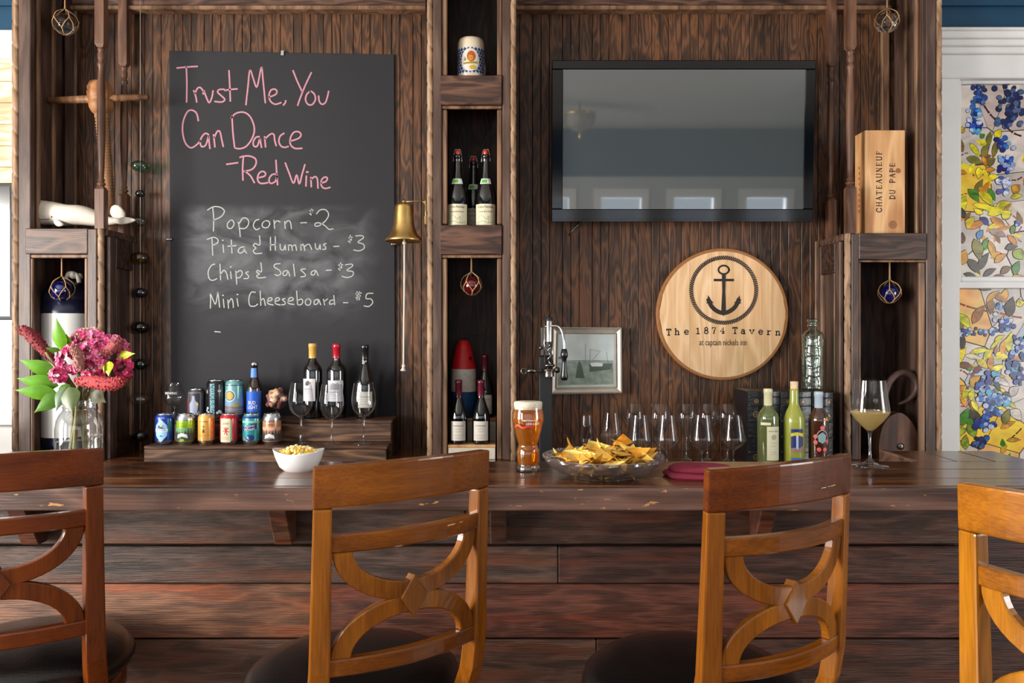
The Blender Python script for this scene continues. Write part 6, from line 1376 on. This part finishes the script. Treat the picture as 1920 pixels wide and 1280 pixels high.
# ================================================================== ON THE BAR
# beer in a curvy pint glass
D = 2.06; k = D / F; pt = thing('beer_glass', 'tall curved pint glass of amber beer with a foam head on the bar', 'glass', (X(990, D), D, ZB))
prof = [(22, 0), (22, 8), (20, 12), (21.5, 25), (22, 34), (20.5, 42), (18.5, 48), (20, 54), (23.5, 66), (27, 80), (29.5, 92), (30, 100), (29, 110), (27.5, 118), (28.5, 128), (28.8, 129)]
o_ = [(r * k, z * k) for r, z in prof]
out = spline(o_, 3)
obj('glass_wall', MB().lathe([(.001, 0)] + out, 40), thin_glass('pint_glass', (.98, .98, .97), (.5, .5, .48), 1.6), pt)
inr = [(max(r - 1.2 * k, .002), z) for r, z in out if z > 11 * k and z < 117 * k]
mb = MB().lathe([(.001, inr[0][1])] + inr + [(.001, inr[-1][1])], 40)
m = thin_glass('amber_beer', (.97, .60, .12), (.75, .30, .03), 1.0, 0, .26, lin((250, 160, 30)))
obj('beer', mb, m, pt)
obj('foam_head', MB().lathe([(.001, 116 * k), (26.2 * k, 116 * k), (27.2 * k, 127 * k), (25 * k, 129.5 * k), (.001, 129 * k)], 32), plain('beer_foam', (236, 226, 206), .7, bump=.3, bscale=300), pt)
pm_ = cyl_map(29.5 * k)
mb = MB(); text(mb, 'EVERYTHING FOR', .004, 97 * k, .040, .0045, pm_, .002); text(mb, 'LOVE & BEER', .012, 91 * k, .034, .006, pm_, .002); obj('white_print', mb, M['print'], pt, color=WHT)
mb = MB(); 
ribbon(mb, spline([(-.036, 85 * k), (-.026, 88 * k), (-.015, 84 * k), (0, 86 * k), (.014, 84.5 * k)], 4), .005, pm_, .002); obj('red_swoosh', mb, M['print'], pt, color=c8(190, 24, 26))
obj('base_glass', MB().lathe([(.001, .0005), (21.8 * k, .0005), (21.8 * k, 8 * k), (19 * k, 10.5 * k), (.001, 10.5 * k)], 32), thin_glass('thick_base_glass', (.85, .85, .8), (.5, .5, .45), 4), pt)

# white wine glass
D = 2.134; k = D / F
wg = thing('wine_glass', 'stemmed glass of white wine standing on the bar at the right', 'glass', (X(1631, D), D, ZB))
bp_ = [(3, 66), (8, 68), (24, 84), (33.5, 98), (35, 104), (33.5, 115), (30.5, 135), (27.5, 161)]
bowl = [(r * k, z * k) for r, z in bp_]
obj('bowl', MB().lathe(inner(spline(bowl, 3), .0008), 40), M['glass'], wg)
obj('stem_and_foot', MB().lathe(stem(66 * k, 33 * k, .0035), 36), M['glass_rim'], wg)
wi = [(max(r - .0016, .001), z) for r, z in spline(bowl, 3) if z < 104 * k]
m = thin_glass('white_wine', (1, .96, .82), (.96, .85, .58), 1.0, 0, .34, lin((255, 226, 150)))
obj('white_wine', MB().lathe([(.001, wi[0][1])] + wi + [(.001, wi[-1][1])], 36), m, wg)

# popcorn bowl
D = 2.06; k = D / F
pbw = thing('oval_bowl', 'small oval white bowl holding popcorn on the bar', 'bowl', (X(560, D), D, ZB))
M['china'] = plain('white_china', (236, 236, 236), .18, coat=.5)
br = [(26, 0), (28, 1.5), (36, 8), (43, 22), (47.5, 33), (48, 35), (46.5, 35), (45, 32), (40, 18), (34, 8), (.1, 5)]
mb = MB().lathe([(a * k, b * k) for a, b in br], 48, sy=.72); mb.v = [(x, y, z + max(0, z - .02) * .35 * (abs(x) / (48 * k)) ** 2) for x, y, z in mb.v]
obj('bowl_body', mb, M['china'], pbw)
rd = random.Random(5); mb = MB(); mb2 = MB()
for i in range(190):
    a = rd.uniform(0, 2 * pi); r = sqrt(rd.random()) * .84; x, y = r * cos(a) * 44 * k, r * sin(a) * 31 * k
    z = (28 + 17 * (1 - r * r) * rd.uniform(.55, 1.0)) * k; tgt = mb if rd.random() < .45 else mb2
    for j in range(3): tgt.ball((x + rd.uniform(-.004, .004), y + rd.uniform(-.004, .004), z + rd.uniform(-.003, .003)), rd.uniform(.003, .0056), 7, 5)
pc_ = obj('popcorn', mb2, plain('popcorn_white', (246, 226, 170), .7, var=.1, bscale=200), loc=(X(560, D), D, ZB)); tag(pc_, 'heap of buttery popcorn in the small white bowl', 'popcorn'); pc_['kind'] = 'stuff'
pp_ = obj('buttered_flakes', mb, plain('popcorn_butter', (246, 190, 50), .6, var=.1, bscale=200), pc_); pp_['kind'] = 'stuff'

# crystal bowl with tortilla chips
D = 1.985; k = D / F; BX, BY = X(1131, D), D
cb_ = thing('crystal_bowl', 'wide shallow cut crystal bowl of tortilla chips on the bar', 'bowl', (BX, BY, ZB))
Rb = .150
def cut(a, z): return 1 + (.030 * abs(((a / (2 * pi) * 30 + z * 300) % 2) - 1) * (1 if .004 < z < .046 else 0)) + .010 * sin(a * 30) * (z > .046)
pr = [(.001, .001), (.075, 0), (.085, .004), (.105, .012), (.123, .022), (.137, .034), (.146, .045), (Rb, .052), (.147, .053), (.142, .045), (.118, .026), (.095, .016), (.07, .010), (.001, .009)]
mb = MB(); n = len(mb.v); mb.lathe(spline(pr, 2), 144, fn=cut, smooth=False)
obj('glass_body', mb, thin_glass('cut_crystal', (.95, .95, .97), (.74, .76, .80), 6, .02, .05, (.8, .82, .86)), cb_)
M['chip'] = plain('corn_chip', (244, 176, 52), .6, var=.12, bscale=55, bump=.3, objcol=True)
rd = random.Random(21)
def chip_mesh(sz, bend):
    mb = MB(); n = 5; pts = []; idx = {}
    for i in range(n + 1):
        for j in range(n + 1 - i):
            u, v = i / n, j / n; x = (u + v * .5 - .5) * sz; y = (v * .87 - .29) * sz
            z = bend * (x * x * 9 - y * y * 4) + rd.uniform(-.0006, .0006); idx[(i, j)] = len(pts); pts.append((x, y, z))
    fs = []
    for i in range(n):
        for j in range(n - i):
            fs.append((idx[(i, j)], idx[(i + 1, j)], idx[(i, j + 1)]))
            if i + j < n - 1: fs.append((idx[(i + 1, j)], idx[(i + 1, j + 1)], idx[(i, j + 1)]))
    m = len(pts); mb.add(pts + [(x, y, z + .0016) for x, y, z in pts], fs + [tuple(q + m for q in f[::-1]) for f in fs], True)
    return mb.mesh('tortilla_chip', M['chip'], fixn=False)
variants = [chip_mesh(s, b) for s, b in ((.064, 1.6), (.058, -2.2), (.062, 2.4), (.052, 1.2), (.066, -1.5))]
tone = [c8(250, 206, 96), c8(246, 182, 60), c8(252, 218, 124), c8(244, 170, 50), c8(250, 202, 84)]
def put_chip(x, y, z, rot, label='yellow tortilla chip piled in the crystal bowl'):
    o = obj('tortilla_chip', rd.choice(variants), None, loc=(BX + x, BY + y, ZB + z), rot=rot, color=rd.choice(tone)); tag(o, label, 'chip', 'tortilla chips in the crystal bowl')
for i in range(120):
    a = rd.uniform(0, 2 * pi); r = sqrt(rd.random()) * .108; lay = i / 120
    z = .016 + .048 * lay * (1 - (r / .15) ** 2 * .6) + max(0, (r - .08)) * .30
    r = min(r, .046 + max(0, z - .014) * 1.9)
    put_chip(r * cos(a), r * sin(a), z, (rd.uniform(-.3, .3) + .12, rd.uniform(-.3, .3), rd.uniform(0, 6.28)))
for x, y, z, rx, ry, rz in ((-.098, -.02, .052, .55, .15, 2.1), (-.078, -.045, .058, .5, -.2, .5), (-.045, -.05, .060, .6, .1, 1.3), (-.01, -.055, .062, .55, .2, .2), (.022, -.045, .066, .5, -.2, 2.4), (.045, .0, .072, .75, .2, 1.1), (.052, .02, .084, .9, .1, 3.1),
                            (.075, -.03, .060, .5, -.2, .8), (.095, .0, .054, .5, .3, 2.2), (-.07, .03, .064, .6, .3, 1.2), (-.02, .03, .068, .6, .0, .3), (.03, -.085, .050, .5, .0, 1.6), (-.05, -.085, .048, .5, .1, 2.8), (.0, -.02, .070, .6, -.1, 1.9)):
    put_chip(x, y, z, (rx, ry, rz), *(['tortilla chip standing highest on the pile in the crystal bowl'] if z > .08 else []))

# burgundy napkin, folded
M['cloth'] = plain('burgundy_cloth', (140, 36, 62), .85, bump=.35, bscale=500)
def slab(rx, ry, h, cx, cy, z0, seed):
    rd2 = random.Random(seed); mb = MB(); n = 40; R_ = []
    for j, (f, z) in enumerate([(.02, .0), (.92, 0), (1, .35), (1, .65), (.93, 1), (.6, 1.04), (.3, .96), (.02, 1.0)]):
        for i in range(n):
            a = 2 * pi * i / n; q = (abs(cos(a)) ** 3.2 + abs(sin(a)) ** 3.2) ** (-1 / 3.2)
            w = 1 + .03 * sin(3 * a + seed) + .015 * sin(7 * a)
            R_.append((cx + rx * f * q * cos(a) * w, cy + ry * f * q * sin(a) * w, z0 + h * z * (1 + .14 * sin(2 * a + seed) * (z > .5))))
    fs = [(j * n + i, j * n + (i + 1) % n, (j + 1) * n + (i + 1) % n, (j + 1) * n + i) for j in range(7) for i in range(n)] + [tuple(range(n))[::-1], tuple(range(7 * n, 8 * n))]
    mb.add(R_, fs, True); return mb
D = 1.98; nk_ = thing('napkin', 'folded burgundy cloth napkin on the bar beside the chips', 'napkin', (X(1312, D), D, ZB))
obj('lower_fold', slab(.088, .060, .013, 0, 0, 0, 1), M['cloth'], nk_); obj('upper_fold', slab(.080, .050, .013, .006, .004, .0125, 4), M['cloth'], nk_)

# jar of flowers
D = 2.05; k = D / F; JX = X(148, D)
jr = thing('jar_vase', 'clear glass jar vase of water with flower stems at the left of the bar', 'vase', (JX, D, ZB))
jp = [(.001, .002), (36, 0), (39, 4), (40.5, 12), (40.5, 82), (39, 96), (34, 108), (28, 115), (26.5, 119), (28.5, 121), (26.5, 124), (28.5, 127), (26.5, 130), (28, 133), (27, 135)]
jo = [(a * k if a > 1 else a, b * k) for a, b in jp]
obj('glass_body', MB().lathe(inner(jo, .0022), 40), thin_glass('jar_glass', (.94, .96, .97), (.55, .6, .62), 2.6, .0), jr)
wv = [(max(a - .003, .001), b + .002) for a, b in jo if b < 58 * k]; wv.append((40.5 * k - .003, 58 * k)); wv.append((.001, 58 * k))
m = thin_glass('vase_water', (.93, .96, .95), (.7, .75, .74), 1)
obj('water', MB().lathe(wv, 36), m, jr)
fl = thing('flower_bouquet', 'bouquet of pink hydrangea, red plumes and bright green leaves in the jar', 'flowers', (JX, D, ZB + .06))
def fq(px, py, dy=0): return Vector((X(px, D) - JX, dy, Z(py, D) - ZB - .06))
M['stemg'] = plain('flower_stem', (120, 112, 62), .55, var=.2, bscale=40)
ends = [((150, 690), 0), ((175, 660), .02), ((205, 680), -.01), ((110, 690), .01), ((90, 660), -.01), ((225, 710), .0), ((160, 720), -.03), ((130, 735), -.03)]
for i, ((px, py), dy) in enumerate(ends):
    a = rd.uniform(0, 2 * pi); b = Vector((.028 * cos(a), .028 * sin(a), -.055)); nk2 = fq(148 + (px - 148) * .16, 752, dy * .4); e = fq(px, py, dy)
    obj('stem', MB().tube(spline([tuple(b), tuple(nk2), tuple(nk2.lerp(e, .5) + Vector((0, 0, .012))), tuple(e)], 4), .0038 if i % 3 else .0052, 6), M['stemg'], fl, color=(1, 1, 1))
M['leafg'] = plain('bright_leaf', (255, 255, 255), .45, var=.15, bscale=60, objcol=True)
def leaf(p0, p1, wid, col, dy=0, fold=.25, droop=.1):
    a, b = fq(*p0, dy), fq(*p1, dy - .02); d = b - a; L_ = d.length; d.normalize(); side = d.cross(Vector((0, 1, 0))).normalized(); nrm = side.cross(d)
    n = 9; vs = []; w = wid * k
    for i in range(n + 1):
        t = i / n; ww = w * (sin(pi * t ** .72) ** 1.25 if 0 < t < 1 else .02); c = a + d * (L_ * t) - Vector((0, 0, 1)) * (droop * L_ * t * t) - nrm * (.08 * L_ * sin(pi * t))
        for s in (-1, -.5, 0, .5, 1): vs.append(c + side * (ww * s * (1 + .05 * (i % 2))) + nrm * (ww * fold * abs(s)))
    m_ = 5; fs = [(i * m_ + j, i * m_ + j + 1, (i + 1) * m_ + j + 1, (i + 1) * m_ + j) for i in range(n) for j in range(4)]
    vs2 = [v + nrm * .0006 for v in vs]; N_ = len(vs)
    mb = MB().add(vs + vs2, fs + [tuple(q + N_ for q in f[::-1]) for f in fs], True); return obj('leaf', mb, M['leafg'], fl, color=col)
G_, G2, G3 = c8(92, 150, 14), c8(78, 126, 20), c8(90, 88, 40)
leaf((122, 660), (118, 588), 13, G_, -.01); leaf((132, 656), (132, 622), 9, G_, 0); leaf((112, 700), (50, 672), 14, G_, -.01, .2, .02); leaf((118, 722), (50, 706), 15, G_, -.02, .2, .02); leaf((120, 736), (51, 727), 14, G_, -.03, .2, .02)
leaf((115, 672), (84, 646), 12, G2, .01); leaf((128, 738), (86, 760), 15, G2, -.03, .2, .2); leaf((150, 722), (164, 768), 18, c8(66, 80, 26), -.05, .25, .0); leaf((140, 722), (130, 762), 12, c8(84, 108, 78), -.04); leaf((166, 728), (206, 742), 20, G3, .0, .2, .25); leaf((140, 720), (122, 740), 10, G2, -.02)
leaf((220, 668), (260, 658), 8, c8(190, 200, 30), .0); leaf((205, 690), (214, 690), 10, c8(180, 190, 40), -.03); leaf((238, 712), (252, 720), 6, G3, -.01); leaf((215, 676), (222, 700), 9, c8(190, 196, 40), -.03)
M['petal'] = plain('hydrangea_petal', (255, 255, 255), .55, var=.12, bscale=120, objcol=True)
def florets(cx, cy, rx, ry, n, cols, dy, name):
    for ci, col in enumerate(cols):
        mb = MB()
        for i in range(n // len(cols)):
            a = rd.uniform(0, 2 * pi); r = rd.uniform(.35, 1) ** .6; dep = rd.uniform(-1, .6)
            c = fq(cx + rx * r * cos(a), cy + ry * r * sin(a), dy + dep * .032 * (1.15 - r))
            nr = Vector((cos(a) * r * .7 + rd.uniform(-.3, .3), -1, -sin(a) * r * .7 + rd.uniform(-.3, .4))).normalized(); u = nr.cross(Vector((0, 0, 1))).normalized(); v = nr.cross(u)
            s = rd.uniform(.0068, .0098); ph = rd.uniform(0, 1.5)
            for q in range(4):
                b = ph + q * pi / 2; d1 = u * cos(b) + v * sin(b); d2 = u * cos(b + .75) + v * sin(b + .75); d3 = u * cos(b - .75) + v * sin(b - .75)
                mb.add([c, c + d3 * s * .75 + nr * s * .15, c + d1 * s + nr * s * .35, c + d2 * s * .75 + nr * s * .15], [(0, 1, 2, 3)])
        o = obj(name, mb, M['petal'], fl, color=col); o['kind'] = 'stuff'
PK = [c8(206, 44, 110), c8(176, 26, 84), c8(226, 96, 150), c8(206, 130, 150)]
florets(164, 650, 36, 34, 190, PK, 0, 'hydrangea_florets'); florets(205, 660, 34, 30, 130, PK, .01, 'hydrangea_florets'); florets(140, 672, 30, 26, 110, PK, -.01, 'hydrangea_florets'); florets(178, 686, 30, 22, 90, PK, -.02, 'hydrangea_florets')
florets(176, 664, 26, 24, 150, PK, -.01, 'hydrangea_florets'); florets(118, 702, 14, 12, 40, PK, -.02, 'hydrangea_florets'); florets(232, 690, 16, 22, 50, [c8(196, 40, 92), c8(160, 30, 70)], 0, 'hydrangea_florets'); florets(165, 628, 24, 12, 40, [c8(206, 170, 140), c8(190, 130, 110)], .01, 'hydrangea_florets')
def plume(path, w0, col, dy):
    pts = [fq(a, b, dy) for a, b in spline(path, 6)]; mb = MB(); n = len(pts)
    mb.tube(pts, [w0 * k * (.3 + .7 * sin(pi * min(1, (i + 1) / n * .9)) ** .6) for i in range(n)], 8)
    for i, p in enumerate(pts):
        rr = w0 * k * (.3 + .7 * sin(pi * min(1, (i + 1) / n * .9)) ** .6)
        for j in range(26):
            v = Vector((rd.gauss(0, 1), rd.gauss(0, 1), rd.gauss(0, 1))).normalized(); mb.ball(p + v * rr, rd.uniform(.0016, .0030), 5, 3)
    return obj('flower_plume', mb, plain('plume_red', col, .8, var=.3, bscale=150), fl)
plume([(98, 672), (76, 648), (58, 628), (42, 617)], 11.5, (122, 36, 40), 0); obj('stem', MB().tube([fq(96, 670), fq(112, 700), fq(136, 735)], .003, 6), M['stemg'], fl)
plume([(160, 712), (190, 714), (220, 718), (240, 714)], 13, (176, 66, 70), -.035); plume([(170, 690), (166, 664), (158, 652)], 9, (150, 100, 90), -.05); plume([(205, 660), (222, 648), (232, 640)], 11, (150, 70, 72), -.02)

# ================================================================== BAR STOOLS
def stool():
    t = thing('bar_stool', 'x', 'bar stool', (0, 0, 0), 0, 'bar stools along the bar')
    w = .180; sag = .040; yb = -.235
    def arc(s): return (w * s, yb - sag * (1 - s * s))            # s in -1..1 across the back
    def tang(s): d = Vector((w, 2 * sag * s, 0)).normalized(); return d, Vector((-d.y, d.x, 0))
    def slabarc(s0, s1, zlo, zhi, th, n=14, lean=0.0):
        mb = MB(); vs = []
        for i in range(n + 1):
            s = s0 + (s1 - s0) * i / n; x, y = arc(s); d, nn = tang(s); a, b = zlo(s), zhi(s)
            for z in (a, b):
                yo = y - lean * (z - .95)
                vs += [(x + nn.x * th / 2, yo + nn.y * th / 2, z), (x - nn.x * th / 2, yo - nn.y * th / 2, z)]
        fs = []
        for i in range(n):
            a = 4 * i; b = a + 4; fs += [(a, b, b + 2, a + 2), (a + 1, a + 3, b + 3, b + 1), (a, a + 1, b + 1, b), (a + 2, b + 2, b + 3, a + 3)]
        fs += [(0, 2, 3, 1), (4 * n, 4 * n + 1, 4 * n + 3, 4 * n + 2)]; mb.add(vs, fs); return mb
    LN = .05
    obj('crest_rail', slabarc(-1.02, 1.02, lambda s: 1.100 + .004 * (1 - s * s), lambda s: 1.176 + .005 * (1 - s * s), .026, lean=LN), M['stool_x'], t, bevel=.004, bseg=2)
    obj('back_rail', slabarc(-.90, .90, lambda s: 1.018, lambda s: 1.052, .020, lean=LN), M['stool_x'], t, bevel=.003)
    obj('back_rail', slabarc(-.88, .88, lambda s: .790, lambda s: .822, .022, lean=LN), M['stool_x'], t, bevel=.003)
    for sg_ in (-1, 1):
        x, y = arc(sg_ * .93); d, nn = tang(sg_ * .93); pa = [(1.1, 0, .034, .026), (1.0, 0, .035, .028), (.9, .0, .037, .030), (.80, .0, .039, .032), (.73, .010, .040, .034), (.67, .035, .042, .036), (.60, .075, .042, .036)]
        mb = MB(); vs = []
        for z, fo, wd, dp in pa:
            yo = y - LN * (z - .95) + fo
            for a, b in ((-1, -1), (1, -1), (1, 1), (-1, 1)): vs.append((x + d.x * wd / 2 * a + nn.x * dp / 2 * b, yo + d.y * wd / 2 * a + nn.y * dp / 2 * b, z))
        fs = [(4 * i + j, 4 * i + (j + 1) % 4, 4 * i + 4 + (j + 1) % 4, 4 * i + 4 + j) for i in range(len(pa) - 1) for j in range(4)] + [(3, 2, 1, 0), (len(vs) - 4, len(vs) - 3, len(vs) - 2, len(vs) - 1)]
        mb.add(vs, fs); obj('back_post', mb, M['stool'], t, bevel=.004, bseg=2)
    zc = .921
    for vert in (1, -1):
        for side in (-1, 1):
            n = 12; L1 = []; zt = 1.020 if vert > 0 else .820
            mb = MB(); vs = []; hw = .0175; th = .018
            for i in range(n + 1):
                ph = pi / 2 * i / n; s = side * (.70 * sin(ph) + .04); z = zt - (zt - (zc + vert * .013)) * cos(ph)
                ds = side * .70 * cos(ph) * w; dz = (zt - zc) * sin(ph); l = sqrt(ds * ds + dz * dz) or 1; ns, nz = -dz / l, ds / l
                for q in (-1, 1):
                    ss = s + q * ns * hw / w; zz = z + q * nz * hw; zz = min(zz, 1.019) if vert > 0 else max(zz, .821)
                    x, y = arc(ss); d, nn = tang(ss); yo = y - LN * (zz - .95)
                    vs += [(x + nn.x * th / 2, yo + nn.y * th / 2, zz), (x - nn.x * th / 2, yo - nn.y * th / 2, zz)]
            fs = []
            for i in range(n):
                a = 4 * i; b = a + 4; fs += [(a, b, b + 2, a + 2), (a + 1, a + 3, b + 3, b + 1), (a, a + 1, b + 1, b), (a + 2, b + 2, b + 3, a + 3)]
            fs += [(0, 2, 3, 1), (4 * n, 4 * n + 1, 4 * n + 3, 4 * n + 2)]
            mb.add(vs, fs); obj('splat_arm', mb, M['stool'], t, bevel=.0025)
    x, y = arc(0); yo = y - LN * (zc - .95); mb = MB(); rr = .037
    ring = [(rr * .78, 0), (0, rr * 1.12), (-rr * .78, 0), (0, -rr * 1.12)]
    vs = [(a, yo - .0125, zc + b) for a, b in ring] + [(a * .94, yo + .014, zc + b * .94) for a, b in ring]
    mb.add(vs, [(0, 1, 2, 3), (7, 6, 5, 4)] + [(i, (i + 1) % 4, 4 + (i + 1) % 4, 4 + i) for i in range(4)]); obj('centre_block', mb, M['stool'], t, bevel=.002, color=(.95, 1, .85))
    obj('seat_cushion', MB().lathe([(.001, .63), (.200, .63), (.226, .642), (.235, .662), (.229, .681), (.208, .698), (.16, .711), (.08, .717), (.001, .718)], 56), M['leather'], t)
    obj('seat_frame', MB().lathe([(.001, .575), (.200, .575), (.215, .587), (.215, .615), (.205, .631), (.001, .631)], 48), M['stool_x'], t)
    for a in (pi / 4, 3 * pi / 4, 5 * pi / 4, 7 * pi / 4):
        obj('leg', MB().tube([(.13 * cos(a), .13 * sin(a), .575), (.175 * cos(a), .175 * sin(a), .3), (.21 * cos(a), .21 * sin(a), 0)], [.024, .022, .018], 10), M['stool'], t)
    obj('foot_ring', MB().tube([(.18 * cos(2 * pi * i / 32), .18 * sin(2 * pi * i / 32), .26) for i in range(33)], .011, 8), M['darksteel'], t)
    return t
s0 = stool()
w = .1825
def put_stool(o, mid, a, lb):
    """mid: centre of the chord between the back posts; a: turn about the vertical"""
    d = .235; o.location = (mid[0] - d * sin(a), mid[1] + d * cos(a), 0); o.rotation_euler.z = a; o['label'] = lb
specs = [((-.212, 1.550), radians(35), 'amber wooden bar stool with black seat standing before the popcorn bowl'), ((-1.030, 1.61), radians(22), 'reddish brown bar stool at the far left in front of the flowers'),
         ((.499, 1.513), radians(29), 'bar stool with scratched dark crest rail before the round sign'), ((.855, 1.16), radians(-50), 'bright orange-brown bar stool at the far right, turned sideways')]
rest = [copy_tree(s0) for _ in specs[1:]]
for o, (mid, a, lb) in zip([s0] + rest, specs): put_stool(o, mid, a, lb)
def tint(o, c):
    for ch in kids(o):
        if ch.name.split('.')[0] != 'seat_cushion' and ch.name.split('.')[0] != 'foot_ring': ch.color = (*c, 1)
tint(rest[0], (.72, .47, .40)); tint(rest[2], (1.3, 1.5, 1.1))
for ch in kids(rest[1]):
    if ch.name.startswith('crest_rail'): ch.color = (.70, .52, .48, 1)

# worn varnish along the rails, posts and crests of the two middle stools
M['bare'] = plain('bare_worn_wood', (226, 190, 140), .6)
def wear(o, seed, marks):
    r2 = random.Random(seed); w, sag, yb, LN = .180, .040, -.235, .05
    mb = MB()
    for s0_, s1_, z, th_ in marks:                       # (from, to, height, half rail depth)
        s = s0_
        while s < s1_:
            l = r2.uniform(.03, .12); e = min(s + l, s1_); n = 3
            pts = [s + (e - s) * i / n for i in range(n + 1)]; h = r2.uniform(.0008, .0026); vs = []
            for q in pts:
                y = yb - sag * (1 - q * q) - LN * (z - .95) - th_ - .0006
                vs += [(w * q, y, z), (w * q, y, z - h * r2.uniform(.5, 1.2))]
            mb.add(vs, [(2 * i, 2 * i + 2, 2 * i + 3, 2 * i + 1) for i in range(n)]); s = e + r2.uniform(.01, .07)
    obj('worn_edge', mb, M['bare'], o)
wear(s0, 3, [(-.62, -.12, 1.178, .0105), (-.9, -.5, 1.050, .0085), (.4, .62, 1.044, .0105)])
wear(rest[1], 5, [(-.8, -.35, 1.176, .0105), (.3, .62, 1.128, .0135)])

# ================================================================== ROOM BEHIND THE CAMERA (seen in the television)
ch_ = thing('chandelier', 'small basket chandelier on the ceiling, reflected in the television', 'chandelier', (.75, -2.4, CEIL - .3))
obj('basket', MB().lathe([(.17, .18), (.175, .14), (.15, .07), (.10, .02), (.02, -.01), (.001, -.02)], 24), plain('crystal_beads', (150, 146, 136), .15, metal=.5, bump=.8, bscale=120), ch_)
obj('stem_rod', MB().tube([(0, 0, .14), (0, 0, .3)], .01, 8), M['brass'], ch_); obj('crown_ring', MB().lathe([(.172, .18), (.178, .19), (.172, .20)], 24), M['brass'], ch_)
obj('finial', MB().lathe([(.001, -.09), (.012, -.07), (.006, -.03), (.014, -.02)], 10), M['brass'], ch_)
